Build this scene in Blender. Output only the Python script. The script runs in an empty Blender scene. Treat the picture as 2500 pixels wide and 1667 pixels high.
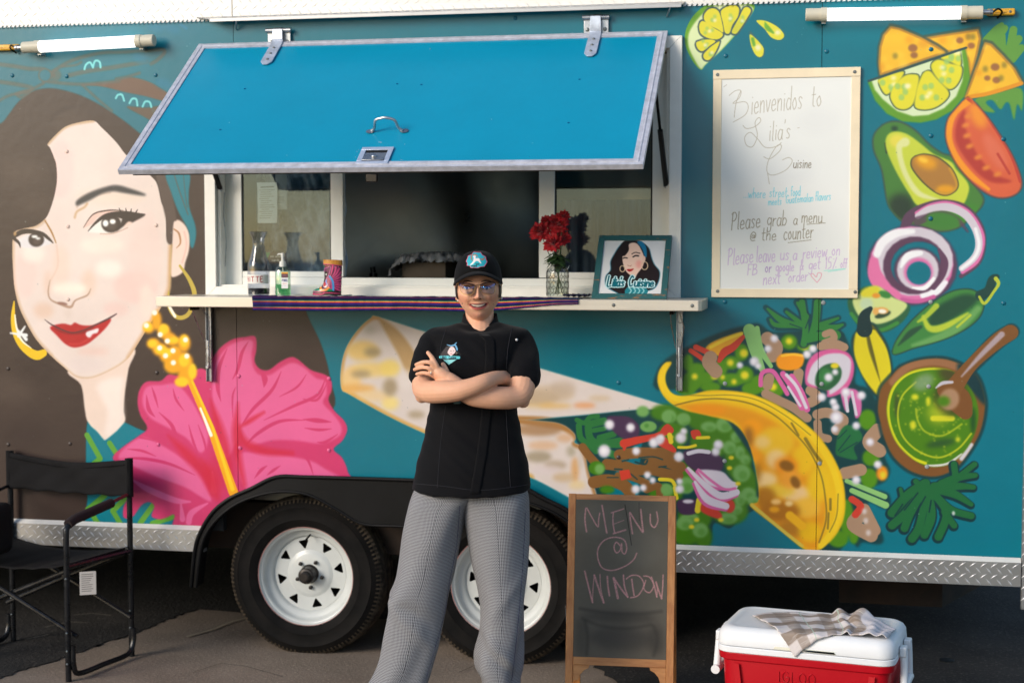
import bpy, bmesh, math, random
import numpy as np
from mathutils import Vector, Matrix
random.seed(7); np.random.seed(7)
R = math.radians
scene = bpy.context.scene
COL = scene.collection

# ------------------------------------------------------------------ camera
FPX = 3800.0                      # focal length in pixels of the 2500 px wide photograph
YAW, PITCH = R(11.8), R(3.51)
_c, _s, _cp, _sp = math.cos(YAW), math.sin(YAW), math.cos(PITCH), math.sin(PITCH)
FW = np.array((-_s*_cp, _c*_cp, -_sp)); RT = np.array((_c, _s, 0.0)); UP = np.cross(RT, FW)
D0 = 6.10
CAM = np.array((0, 0, 0.0)) - D0*FW; CAM[2] = 1.67
def ray(px, py):
    return FW + (px-1250.0)/FPX*RT - (py-833.5)/FPX*UP
def onY(px, py, Y=0.0):
    d = ray(px, py); t = (Y-CAM[1])/d[1]; return CAM+d*t
def onX(px, py, X):
    d = ray(px, py); t = (X-CAM[0])/d[0]; return CAM+d*t
def onZ(px, py, Z=0.0):
    d = ray(px, py); t = (Z-CAM[2])/d[2]; return CAM+d*t
def atD(px, py, D):
    return CAM+ray(px, py)*D
cam_d = bpy.data.cameras.new('camera'); cam = bpy.data.objects.new('camera', cam_d); COL.objects.link(cam)
cam_d.sensor_width = 36.0; cam_d.lens = 36.0*FPX/2500.0; cam_d.clip_start = 0.1; cam_d.clip_end = 500
cam.matrix_world = Matrix(((RT[0], UP[0], -FW[0], CAM[0]), (RT[1], UP[1], -FW[1], CAM[1]), (RT[2], UP[2], -FW[2], CAM[2]), (0, 0, 0, 1)))
cam_d.dof.use_dof = True; cam_d.dof.focus_distance = 5.1; cam_d.dof.aperture_fstop = 3.2
scene.camera = cam
scene.render.resolution_x = 1024; scene.render.resolution_y = 682

# ------------------------------------------------------------------ light
SUN_EL, SUN_AZ = R(22), R(-40)      # azimuth measured from -Y (towards the viewer), negative = to the left
world = bpy.data.worlds.new('World'); scene.world = world; world.use_nodes = True
wn = world.node_tree; wn.nodes.clear()
wo = wn.nodes.new('ShaderNodeOutputWorld'); wb = wn.nodes.new('ShaderNodeBackground'); ws = wn.nodes.new('ShaderNodeTexSky')
ws.sky_type = 'NISHITA'; ws.sun_disc = False; ws.sun_elevation = SUN_EL
sd = Vector((math.sin(SUN_AZ)*math.cos(SUN_EL), -math.cos(SUN_AZ)*math.cos(SUN_EL), math.sin(SUN_EL)))
ws.sun_rotation = math.atan2(sd.x, sd.y)
ws.air_density = 1.0; ws.dust_density = 0.8; ws.ozone_density = 1.5
wb.inputs['Strength'].default_value = 0.11
wn.links.new(ws.outputs[0], wb.inputs[0]); wn.links.new(wb.outputs[0], wo.inputs[0])
sun_d = bpy.data.lights.new('sun', 'SUN'); sun = bpy.data.objects.new('sun', sun_d); COL.objects.link(sun)
sun_d.energy = 1.5; sun_d.angle = R(24); sun_d.color = (1.0, 0.90, 0.79)
sun.rotation_euler = sd.to_track_quat('Z', 'Y').to_euler(); sun.location = (-4, -6, 6)
vs = scene.view_settings; vs.view_transform = 'Standard'; vs.look = 'None'; vs.exposure = 0.73; vs.gamma = 1.0; vs.use_curve_mapping = False

# ------------------------------------------------------------------ helpers: objects
def tag(o, label=None, cat=None, group=None, kind=None):
    if label: o['label'] = label
    if cat: o['category'] = cat
    if group: o['group'] = group
    if kind: o['kind'] = kind
    return o
def empty(name, loc=(0, 0, 0), rz=0.0, parent=None):
    o = bpy.data.objects.new(name, None); COL.objects.link(o); o.location = loc; o.rotation_euler = (0, 0, rz)
    if parent: o.parent = parent
    return o
class MB:
    """collects raw geometry for ONE mesh"""
    def __init__(s): s.v = []; s.f = []; s.m = []; s.uv = {}
    def add(s, vs, fs, mi=0):
        n = len(s.v); s.v += [tuple(map(float, v)) for v in vs]
        s.f += [tuple(n+i for i in f) for f in fs]; s.m += [mi]*len(fs); return s
    def box(s, a, b, mi=0):
        x0, y0, z0 = a; x1, y1, z1 = b
        return s.add([(x0, y0, z0), (x1, y0, z0), (x1, y1, z0), (x0, y1, z0), (x0, y0, z1), (x1, y0, z1), (x1, y1, z1), (x0, y1, z1)],
                     [(0, 3, 2, 1), (4, 5, 6, 7), (0, 1, 5, 4), (1, 2, 6, 5), (2, 3, 7, 6), (3, 0, 4, 7)], mi)
    def tube(s, pts, r, n=10, closed=False, cap=True, mi=0):
        pts = [Vector(p) for p in pts]; k = len(pts); rr = r if hasattr(r, '__len__') else [r]*k
        if closed:
            tang = [(pts[(i+1) % k]-pts[i-1]).normalized() for i in range(k)]
        else:
            tang = [(pts[min(i+1, k-1)]-pts[max(i-1, 0)]).normalized() for i in range(k)]
        u = tang[0].orthogonal().normalized(); base = len(s.v); vs = []; fs = []
        for i in range(k):
            t = tang[i]; u = (u-t*u.dot(t)); u = u.normalized() if u.length > 1e-6 else t.orthogonal().normalized(); w = t.cross(u)
            for j in range(n):
                a = 2*math.pi*j/n; vs.append(pts[i]+(u*math.cos(a)+w*math.sin(a))*rr[i])
        m = k if closed else k-1
        for i in range(m):
            for j in range(n):
                a = i*n+j; b = i*n+(j+1) % n; c = ((i+1) % k)*n+(j+1) % n; d = ((i+1) % k)*n+j; fs.append((a, b, c, d))
        if cap and not closed:
            fs.append(tuple(range(n-1, -1, -1))); fs.append(tuple((k-1)*n+j for j in range(n)))
        return s.add(vs, fs, mi)
    def lathe(s, prof, o=(0, 0, 0), ax='Z', n=32, mi=0, flip=False):
        vs = []; fs = []; k = len(prof)
        for r, h in prof:
            for j in range(n):
                a = 2*math.pi*j/n; c, q = r*math.cos(a), r*math.sin(a)
                vs.append({'Z': (o[0]+c, o[1]+q, o[2]+h), 'Y': (o[0]+c, o[1]+h, o[2]+q), 'X': (o[0]+h, o[1]+c, o[2]+q)}[ax])
        for i in range(k-1):
            for j in range(n):
                f = (i*n+j, i*n+(j+1) % n, (i+1)*n+(j+1) % n, (i+1)*n+j); fs.append(f[::-1] if flip else f)
        return s.add(vs, fs, mi)
    def disc(s, o, r, ax='Y', n=16, mi=0):
        vs = []
        for j in range(n):
            a = 2*math.pi*j/n; c, q = r*math.cos(a), r*math.sin(a)
            vs.append({'Z': (o[0]+c, o[1]+q, o[2]), 'Y': (o[0]+c, o[1], o[2]+q), 'X': (o[0], o[1]+c, o[2]+q)}[ax])
        return s.add(vs, [tuple(range(n))], mi)
    def prism(s, poly, y0, y1, mi=0):
        """polygon of (x, z) points extruded along Y"""
        n = len(poly); vs = [(p[0], y0, p[1]) for p in poly]+[(p[0], y1, p[1]) for p in poly]
        fs = [tuple(range(n)), tuple(range(2*n-1, n-1, -1))]+[(i, n+i, n+(i+1) % n, (i+1) % n) for i in range(n)]
        return s.add(vs, fs, mi)
    def slab(s, q, t, mi=0):
        """quad of four points thickened by t along its normal"""
        q = [Vector(p) for p in q]; nn = (q[1]-q[0]).cross(q[3]-q[0]).normalized()*t
        return s.add(q+[p+nn for p in q], [(0, 3, 2, 1), (4, 5, 6, 7), (0, 1, 5, 4), (1, 2, 6, 5), (2, 3, 7, 6), (3, 0, 4, 7)], mi)
    def ball(s, o, r, n=12, m=8, sc=(1, 1, 1), mi=0):
        vs = []; fs = []
        for i in range(m+1):
            t = math.pi*i/m
            for j in range(n):
                a = 2*math.pi*j/n; vs.append((o[0]+r*sc[0]*math.sin(t)*math.cos(a), o[1]+r*sc[1]*math.sin(t)*math.sin(a), o[2]+r*sc[2]*math.cos(t)))
        for i in range(m):
            for j in range(n): fs.append((i*n+j, (i+1)*n+j, (i+1)*n+(j+1) % n, i*n+(j+1) % n))
        return s.add(vs, fs, mi)
    def build(s, name, mats, parent=None, bevel=0.0, smooth=True, angle=35, sub=0, seg=2, world=False):
        me = bpy.data.meshes.new(name); me.from_pydata(s.v, [], s.f)
        mats = mats if isinstance(mats, (list, tuple)) else [mats]
        for m in mats: me.materials.append(m)
        if len(mats) > 1: me.polygons.foreach_set('material_index', s.m)
        bm = bmesh.new(); bm.from_mesh(me); bmesh.ops.remove_doubles(bm, verts=bm.verts, dist=1e-6)
        bmesh.ops.recalc_face_normals(bm, faces=bm.faces); bm.to_mesh(me); bm.free()
        o = bpy.data.objects.new(name, me); COL.objects.link(o)
        if parent: o.parent = parent
        if bevel:
            md = o.modifiers.new('bevel', 'BEVEL'); md.width = bevel; md.segments = seg; md.limit_method = 'ANGLE'; md.angle_limit = R(30)
        if sub:
            md = o.modifiers.new('sub', 'SUBSURF'); md.levels = sub; md.render_levels = sub
        if smooth:
            me.shade_smooth()
            try: me.set_sharp_from_angle(angle=R(angle))
            except Exception: pass
        return o
def uvmap(o, fn):
    """fn(x, y, z) -> (u, v) on the object's own coordinates"""
    me = o.data; uv = me.uv_layers.new(name='UVMap') if not me.uv_layers else me.uv_layers[0]
    n = len(me.loops); idx = np.zeros(n, 'i'); me.loops.foreach_get('vertex_index', idx)
    co = np.zeros(len(me.vertices)*3); me.vertices.foreach_get('co', co); co = co.reshape(-1, 3)
    u, v = fn(co[:, 0], co[:, 1], co[:, 2]); a = np.stack([u[idx], v[idx]], 1).astype('f'); uv.data.foreach_set('uv', a.ravel())
def grid_mesh(name, P, mat, parent=None, closed_u=False, thick=0.0, sub=0, uv=True):
    """P: (rows, cols, 3)"""
    r, c = P.shape[:2]; vs = P.reshape(-1, 3); fs = []
    cc = c if closed_u else c-1
    for i in range(r-1):
        for j in range(cc): fs.append((i*c+j, i*c+(j+1) % c, (i+1)*c+(j+1) % c, (i+1)*c+j))
    me = bpy.data.meshes.new(name); me.from_pydata(vs.tolist(), [], fs); me.materials.append(mat); me.shade_smooth()
    if uv:
        l = me.uv_layers.new(name='UVMap'); n = len(me.loops); idx = np.zeros(n, 'i'); me.loops.foreach_get('vertex_index', idx)
        uu = np.stack([(idx % c)/(c-1), idx//c/(r-1)], 1).astype('f'); l.data.foreach_set('uv', uu.ravel())
    o = bpy.data.objects.new(name, me); COL.objects.link(o)
    if parent: o.parent = parent
    if thick:
        md = o.modifiers.new('thick', 'SOLIDIFY'); md.thickness = thick; md.offset = 0
    if sub:
        md = o.modifiers.new('sub', 'SUBSURF'); md.levels = sub; md.render_levels = sub
    return o
def copy_obj(o, parent=None, loc=None):
    c = o.copy(); COL.objects.link(c)
    if parent: c.parent = parent
    if loc is not None: c.location = loc
    return c

# ------------------------------------------------------------------ helpers: materials
def srgb(c):
    c = np.array(c[:3], float)/255.0
    l = np.where(c <= 0.04045, c/12.92, ((c+0.055)/1.055)**2.4); return (float(l[0]), float(l[1]), float(l[2]), 1.0)
def mat(name, col, rough=0.5, metal=0.0, spec=0.5, bump=0.0, bscale=40.0, var=0.0, vscale=6.0, coat=0.0, vcol=None, aniso=None, stretch=None,
        rvar=0.0, trans=0.0, ior=1.45, emis=0.0, thin=False, detail=6.0, sheen=0.0, spots=None, sss=0.0, bdist=0.002):
    m = bpy.data.materials.new(name); m.use_nodes = True; nt = m.node_tree; N = nt.nodes; L = nt.links; b = N['Principled BSDF']
    c = srgb(col); b.inputs['Base Color'].default_value = c; b.inputs['Roughness'].default_value = rough; b.inputs['Metallic'].default_value = metal
    b.inputs['Specular IOR Level'].default_value = spec; b.inputs['IOR'].default_value = ior
    if coat: b.inputs['Coat Weight'].default_value = coat; b.inputs['Coat Roughness'].default_value = 0.1
    if trans: b.inputs['Transmission Weight'].default_value = trans
    if sheen: b.inputs['Sheen Weight'].default_value = sheen
    if sss: b.inputs['Subsurface Weight'].default_value = sss; b.inputs['Subsurface Radius'].default_value = (0.012, 0.005, 0.003); b.inputs['Subsurface Scale'].default_value = 1.0
    if emis: b.inputs['Emission Color'].default_value = c; b.inputs['Emission Strength'].default_value = emis
    tc = N.new('ShaderNodeTexCoord'); src = tc.outputs['Object']
    if stretch:
        mp = N.new('ShaderNodeMapping'); mp.inputs['Scale'].default_value = stretch; L.new(src, mp.inputs[0]); src = mp.outputs[0]
    if var or vcol or rvar:
        n = N.new('ShaderNodeTexNoise'); n.inputs['Scale'].default_value = vscale; n.inputs['Detail'].default_value = detail; n.inputs['Roughness'].default_value = 0.6
        L.new(src, n.inputs['Vector'])
        if var or vcol:
            mx = N.new('ShaderNodeMix'); mx.data_type = 'RGBA'
            mx.inputs[6].default_value = tuple(max(0, x*(1-var)) for x in c[:3])+(1,)
            mx.inputs[7].default_value = srgb(vcol) if vcol else tuple(min(1, x*(1+var)) for x in c[:3])+(1,)
            rp = N.new('ShaderNodeMapRange'); rp.inputs[1].default_value = 0.32; rp.inputs[2].default_value = 0.68
            L.new(n.outputs[0], rp.inputs[0]); L.new(rp.outputs[0], mx.inputs[0]); L.new(mx.outputs[2], b.inputs['Base Color'])
        if rvar:
            rr = N.new('ShaderNodeMapRange'); rr.inputs[1].default_value = 0.3; rr.inputs[2].default_value = 0.7
            rr.inputs[3].default_value = max(0.02, rough-rvar); rr.inputs[4].default_value = min(1, rough+rvar)
            L.new(n.outputs[0], rr.inputs[0]); L.new(rr.outputs[0], b.inputs['Roughness'])
    if bump:
        n2 = N.new('ShaderNodeTexNoise'); n2.inputs['Scale'].default_value = bscale; n2.inputs['Detail'].default_value = 5
        L.new(src, n2.inputs['Vector']); bp = N.new('ShaderNodeBump'); bp.inputs['Strength'].default_value = bump; bp.inputs['Distance'].default_value = bdist
        L.new(n2.outputs[0], bp.inputs['Height']); L.new(bp.outputs[0], b.inputs['Normal'])
    return m
def img_mat(name, img, rough=0.5, spec=0.5, bump=0.0, bscale=300, var=0.06, vscale=3.0, metal=0.0, coat=0.0, uvscale=None, sss=0.0, wear=None, bdist=0.001):
    m = mat(name, (128, 128, 128), rough, metal, spec, bump, bscale, coat=coat, sss=sss, bdist=bdist)
    nt = m.node_tree; N = nt.nodes; L = nt.links; b = N['Principled BSDF']
    tx = N.new('ShaderNodeTexImage'); tx.image = img; tx.extension = 'EXTEND' if uvscale is None else 'REPEAT'
    uv = N.new('ShaderNodeUVMap'); uv.uv_map = 'UVMap'; s = uv.outputs[0]
    if uvscale:
        mp = N.new('ShaderNodeMapping'); mp.inputs['Scale'].default_value = uvscale; L.new(s, mp.inputs[0]); s = mp.outputs[0]
    L.new(s, tx.inputs[0]); out = tx.outputs[0]
    if var:
        tc = N.new('ShaderNodeTexCoord'); n = N.new('ShaderNodeTexNoise'); n.inputs['Scale'].default_value = vscale; n.inputs['Detail'].default_value = 7; n.inputs['Roughness'].default_value = 0.65
        L.new(tc.outputs['Object'], n.inputs['Vector']); rp = N.new('ShaderNodeMapRange'); rp.inputs[1].default_value = 0.3; rp.inputs[2].default_value = 0.7
        rp.inputs[3].default_value = 1-var; rp.inputs[4].default_value = 1+var; L.new(n.outputs[0], rp.inputs[0])
        mx = N.new('ShaderNodeMix'); mx.data_type = 'RGBA'; mx.blend_type = 'MULTIPLY'; mx.inputs[0].default_value = 1.0
        L.new(out, mx.inputs[6]); L.new(rp.outputs[0], mx.inputs[7]); out = mx.outputs[2]
    L.new(out, b.inputs['Base Color'])
    return m

# ------------------------------------------------------------------ helpers: painting flat print in memory
def catmull(p, closed, n=6):
    p = np.asarray(p, float)
    if len(p) < 3: return p
    k = len(p); out = []
    rng = range(k) if closed else range(k-1)
    t = np.linspace(0, 1, n, endpoint=False)[:, None]
    for i in rng:
        if closed: a, b, c, d = p[i-1], p[i], p[(i+1) % k], p[(i+2) % k]
        else: a, b, c, d = p[max(i-1, 0)], p[i], p[i+1], p[min(i+2, k-1)]
        out.append(0.5*((2*b)+(-a+c)*t+(2*a-5*b+4*c-d)*t**2+(-a+3*b-3*c+d)*t**3))
    if not closed: out.append(p[-1:])
    return np.concatenate(out)
def blur1(a, r, ax):
    r = int(round(r))
    if r < 1: return a
    pad = [(0, 0), (0, 0)]; pad[ax] = (r+1, r); c = np.cumsum(np.pad(a, pad), axis=ax)
    n = a.shape[ax]; w = 2*r+1
    return (c[w:w+n]-c[:n])/w if ax == 0 else (c[:, w:w+n]-c[:, :n])/w
class Paint:
    def __init__(s, w, h, bg, T=None):
        s.w, s.h = w, h; s.T = T or (lambda p: p); s.view = (0, 0, 1.0)
        s.a = np.empty((h, w, 3), np.float32); s.a[:] = np.array(bg, np.float32)/255; s.A = None; s.clipm = None; s.rec = None
    def V(s, ox, oy, k): s.view = (ox, oy, k)
    def tr(s, p):
        p = np.asarray(p, float).reshape(-1, 2); ox, oy, k = s.view
        return s.T(p/k+np.array((ox, oy)))
    def scl(s, p):
        p = np.asarray(p[0], float)[:2]; q = s.tr([p, p+np.array((0, 10.0))]); return np.linalg.norm(q[1]-q[0])/10
    def mask(s, q, soft):
        pad = int(soft*2)+3
        x0 = max(0, int(q[:, 0].min())-pad); x1 = min(s.w, int(q[:, 0].max())+pad+1); y0 = max(0, int(q[:, 1].min())-pad); y1 = min(s.h, int(q[:, 1].max())+pad+1)
        if x1 <= x0 or y1 <= y0: return None
        m = np.zeros((y1-y0, x1-x0+2), np.float64); SS = 3
        a = q; b = np.roll(q, -1, 0); W = x1-x0
        for r in range(y1-y0):
            for k in range(SS):
                y = y0+r+(k+.5)/SS
                c = (a[:, 1] <= y) != (b[:, 1] <= y)
                if not c.any(): continue
                xs = a[c, 0]+(y-a[c, 1])/(b[c, 1]-a[c, 1])*(b[c, 0]-a[c, 0]); xs = np.clip(np.sort(xs)-x0, 0, W)
                for i in range(0, len(xs)-1, 2):
                    # coverage as a difference array
                    for e, sg in ((xs[i], 1.0), (xs[i+1], -1.0)):
                        ie = int(e); fr = e-ie; m[r, ie] += sg*(1-fr); m[r, ie+1] += sg*fr
        m = np.cumsum(m, 1)[:, :W]/SS
        if soft >= 0.8:
            for _ in range(2): m = blur1(blur1(m, soft*.6, 0), soft*.6, 1)
        return x0, y0, np.clip(m, 0, 1)
    def comp(s, x0, y0, m, col, alpha):
        h, w = m.shape; m = (m*alpha)
        if s.clipm is not None: m = m*s.clipm[y0:y0+h, x0:x0+w]
        if s.A is not None: s.A[y0:y0+h, x0:x0+w] = 1-(1-s.A[y0:y0+h, x0:x0+w])*(1-m)
        m = m[..., None].astype(np.float32); c = np.array(col[:3], np.float32)/255
        s.a[y0:y0+h, x0:x0+w] = s.a[y0:y0+h, x0:x0+w]*(1-m)+c*m
    def poly(s, pts, col, soft=1.0, smooth=True, alpha=1.0, n=5):
        p = catmull(pts, True, n) if smooth else np.asarray(pts, float)
        k = s.scl(p); q = s.tr(p); r = s.mask(q, soft*k)
        if r: s.comp(*r, col, alpha)
        return s
    def clip(s, pts=None, soft=1.0, smooth=True):
        s.clipm = None
        if pts is None: return
        p = catmull(pts, True, 5) if smooth else np.asarray(pts, float); q = s.tr(p); r = s.mask(q, soft*s.scl(p))
        s.clipm = np.zeros((s.h, s.w), np.float32)
        if r: h, w = r[2].shape; s.clipm[r[1]:r[1]+h, r[0]:r[0]+w] = r[2]
    def ell(s, cx, cy, rx, ry, col, soft=1.0, rot=0, alpha=1.0):
        t = np.linspace(0, 2*np.pi, 20, endpoint=False); c, q = math.cos(R(rot)), math.sin(R(rot)); x = rx*np.cos(t); y = ry*np.sin(t)
        return s.poly(np.stack([cx+x*c-y*q, cy+x*q+y*c], 1), col, soft, False, alpha)
    def line(s, pts, w, col, soft=1.0, smooth=True, alpha=1.0, n=6):
        """w: a width or one width per point"""
        pts = [tuple(p) for p in pts]; k = s.scl(pts); ww = np.array(w if hasattr(w, '__len__') else [w]*len(pts), float); ww = ww if len(ww) == len(pts) else np.interp(np.linspace(0, 1, len(pts)), np.linspace(0, 1, len(ww)), ww)
        if smooth and len(pts) > 2:
            full = catmull(np.column_stack([np.array(pts, float), ww]), False, n)
        else: full = np.column_stack([np.array(pts, float), ww])
        q = s.tr(full[:, :2]); hw = np.maximum(full[:, 2], 0)*k/2; so = max(soft*k, 0.7); pad = hw.max()+so+2
        x0 = max(0, int(q[:, 0].min()-pad)); x1 = min(s.w, int(q[:, 0].max()+pad)+1); y0 = max(0, int(q[:, 1].min()-pad)); y1 = min(s.h, int(q[:, 1].max()+pad)+1)
        if x1 <= x0 or y1 <= y0: return s
        m = np.zeros((y1-y0, x1-x0), np.float32)
        if len(q) == 1: q = np.vstack([q, q+.01]); hw = np.array([hw[0]]*2)
        for i in range(len(q)-1):
            a, b = q[i], q[i+1]; ha, hb = hw[i], hw[i+1]; pd = max(ha, hb)+so+1
            u0 = max(x0, int(min(a[0], b[0])-pd)); u1 = min(x1, int(max(a[0], b[0])+pd)+1); v0 = max(y0, int(min(a[1], b[1])-pd)); v1 = min(y1, int(max(a[1], b[1])+pd)+1)
            if u1 <= u0 or v1 <= v0: continue
            X = np.arange(u0, u1)+.5; Y = (np.arange(v0, v1)+.5)[:, None]; d = b-a; L = d@d+1e-9
            t = np.clip(((X-a[0])*d[0]+(Y-a[1])*d[1])/L, 0, 1); dist = np.sqrt((X-a[0]-t*d[0])**2+(Y-a[1]-t*d[1])**2)
            al = np.clip((ha+(hb-ha)*t-dist)/so+.5, 0, 1)
            sub = m[v0-y0:v1-y0, u0-x0:u1-x0]; np.maximum(sub, al, out=sub)
        s.comp(x0, y0, m, col, alpha); return s
    def image(s, name):
        img = bpy.data.images.new(name, s.w, s.h, alpha=s.A is not None)
        px = np.ones((s.h, s.w, 4), np.float32); px[..., :3] = np.clip(s.a, 0, 1)
        if s.A is not None: px[..., 3] = s.A
        img.pixels.foreach_set(px[::-1].ravel()); img.update(); img.pack(); return img
# a small single-stroke hand: box 0..1 wide unit, baseline 0, x-height 0.5, ascender 1, descender -0.4
GL = {
 'a': (.5, ['.45,.45 .2,.52 .03,.25 .15,0 .35,.05 .45,.4', '.46,.5 .44,.1 .5,0']), 'b': (.5, ['.05,1 .05,0', '.05,.35 .25,.5 .45,.3 .3,.02 .05,.05']),
 'c': (.45, ['.42,.42 .2,.5 .03,.25 .18,0 .42,.08']), 'd': (.5, ['.45,.4 .2,.5 .03,.22 .2,0 .45,.15', '.47,1 .45,0']), 'e': (.48, ['.06,.25 .4,.28 .3,.5 .08,.4 .05,.12 .2,0 .44,.08']),
 'f': (.35, ['.38,.9 .22,.98 .15,.8 .15,0', '.02,.5 .32,.52']), 'g': (.5, ['.45,.42 .2,.52 .04,.28 .2,.05 .43,.2', '.46,.5 .44,-.25 .25,-.42 .05,-.3']),
 'h': (.5, ['.06,1 .06,0', '.06,.3 .25,.5 .4,.42 .42,0']), 'i': (.2, ['.1,.5 .1,0', '.1,.72 .11,.7']), 'k': (.45, ['.06,1 .06,0', '.4,.5 .08,.2 .42,0']), 'l': (.2, ['.1,1 .09,.1 .16,0']),
 'm': (.75, ['.05,.5 .05,0', '.06,.3 .2,.5 .34,.4 .35,0', '.36,.3 .5,.5 .66,.4 .68,0']), 'n': (.5, ['.06,.5 .06,0', '.07,.3 .25,.5 .4,.42 .42,0']), 'o': (.48, ['.24,.5 .04,.28 .2,0 .42,.2 .26,.5']),
 'p': (.5, ['.06,.5 .05,-.4', '.06,.38 .25,.5 .45,.28 .28,.02 .06,.08']), 'q': (.5, ['.45,.4 .2,.5 .04,.25 .2,0 .45,.15', '.46,.5 .46,-.4']), 'r': (.38, ['.06,.5 .06,0', '.07,.28 .2,.46 .36,.48']),
 's': (.42, ['.38,.44 .2,.52 .07,.4 .32,.18 .25,.02 .04,.05']), 't': (.38, ['.18,.95 .16,.1 .32,0', '.02,.55 .36,.58']), 'u': (.5, ['.05,.5 .06,.1 .22,0 .42,.15', '.43,.5 .45,0']), 'v': (.45, ['.03,.5 .2,0 .42,.5']),
 'w': (.7, ['.03,.5 .16,0 .33,.4 .48,0 .66,.5']), 'x': (.45, ['.04,.5 .42,0', '.4,.5 .04,0']), 'y': (.45, ['.04,.5 .22,.05', '.42,.5 .1,-.4']), 'z': (.45, ['.05,.48 .4,.48 .05,.02 .42,.02']),
 'B': (.6, ['.1,1 .06,0', '.0,.95 .4,1 .45,.7 .12,.52', '.12,.52 .5,.5 .55,.15 .08,0']), 'P': (.55, ['.1,1 .06,0', '.0,.9 .3,1 .52,.8 .35,.55 .1,.5']), 'F': (.5, ['.08,1 .06,0', '.05,1 .5,1', '.06,.52 .4,.54']),
 'G': (.6, ['.52,.85 .3,1 .05,.6 .15,.1 .45,.05 .54,.4 .32,.4']), 'C': (.55, ['.5,.85 .3,1 .05,.55 .2,.03 .5,.12']), 'L': (.5, ['.1,1 .06,.02 .5,.02']), 'M': (.8, ['.02,0 .08,1 .4,.15 .7,1 .76,0']),
 'E': (.5, ['.45,1 .06,.98 .06,0 .48,0', '.08,.52 .4,.54']), 'N': (.6, ['.04,0 .07,1 .5,.02 .53,1']), 'U': (.55, ['.05,1 .08,.2 .26,0 .46,.2 .5,1']), 'W': (.85, ['.02,1 .2,0 .42,.85 .6,0 .82,1']), 'I': (.2, ['.1,1 .1,0']),
 'D': (.6, ['.08,1 .06,0 .4,.1 .55,.5 .4,.9 .0,1']), 'O': (.6, ['.3,1 .05,.6 .2,.02 .5,.2 .52,.75 .3,1']), 'T': (.55, ['.02,1 .54,1', '.28,1 .28,0']), 'H': (.6, ['.06,1 .06,0', '.52,1 .52,0', '.06,.5 .52,.5']), 'R': (.55, ['.08,1 .06,0', '.02,.95 .3,1 .5,.78 .35,.55 .08,.5 .5,0']),
 'S': (.5, ['.45,.88 .25,1 .07,.8 .4,.35 .3,.02 .03,.1']), 'A': (.6, ['.02,0 .3,1 .56,0', '.12,.38 .48,.38']), '1': (.25, ['.04,.8 .14,1 .14,0']), '5': (.5, ['.42,1 .1,1 .08,.6 .35,.58 .4,.2 .05,.02']), '%': (.6, ['.5,1 .08,0', '.1,.85 .14,.86', '.46,.15 .5,.16']),
 '&': (.55, ['.5,.0 .15,.75 .3,.95 .35,.7 .05,.25 .2,.0 .5,.4']), '@': (.7, ['.48,.55 .28,.6 .22,.35 .38,.28 .5,.6 .5,.3 .62,.4 .6,.75 .3,.9 .05,.5 .2,.05 .6,.05']), "'": (.15, ['.08,1 .05,.82']), '.': (.18, ['.08,.03 .09,.02']), ' ': (.32, []),
}
def write(P, txt, x, y, size, w, col, slope=0.0, sx=1.0, gap=.1, soft=1.0, slant=.12, alpha=1.0, jit=.02, caps=None):
    """handwritten words; (x, y) is the baseline start in the painter's view, y down"""
    rnd = random.Random(len(txt)*7+int(x)); cx = x
    for ch in txt:
        wd, st = GL.get(ch, GL['o']); dy = rnd.uniform(-jit, jit)*size
        for sg in st:
            pts = [tuple(map(float, q.split(','))) for q in sg.split()]
            pp = [(cx+(a+slant*b)*size*sx, y+(cx-x)*slope-b*size+dy+(a*size*sx)*slope) for a, b in pts]
            P.line(pp, w, col, soft, True, alpha, n=4)
        cx += (wd+gap)*size*sx
    return cx
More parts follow.
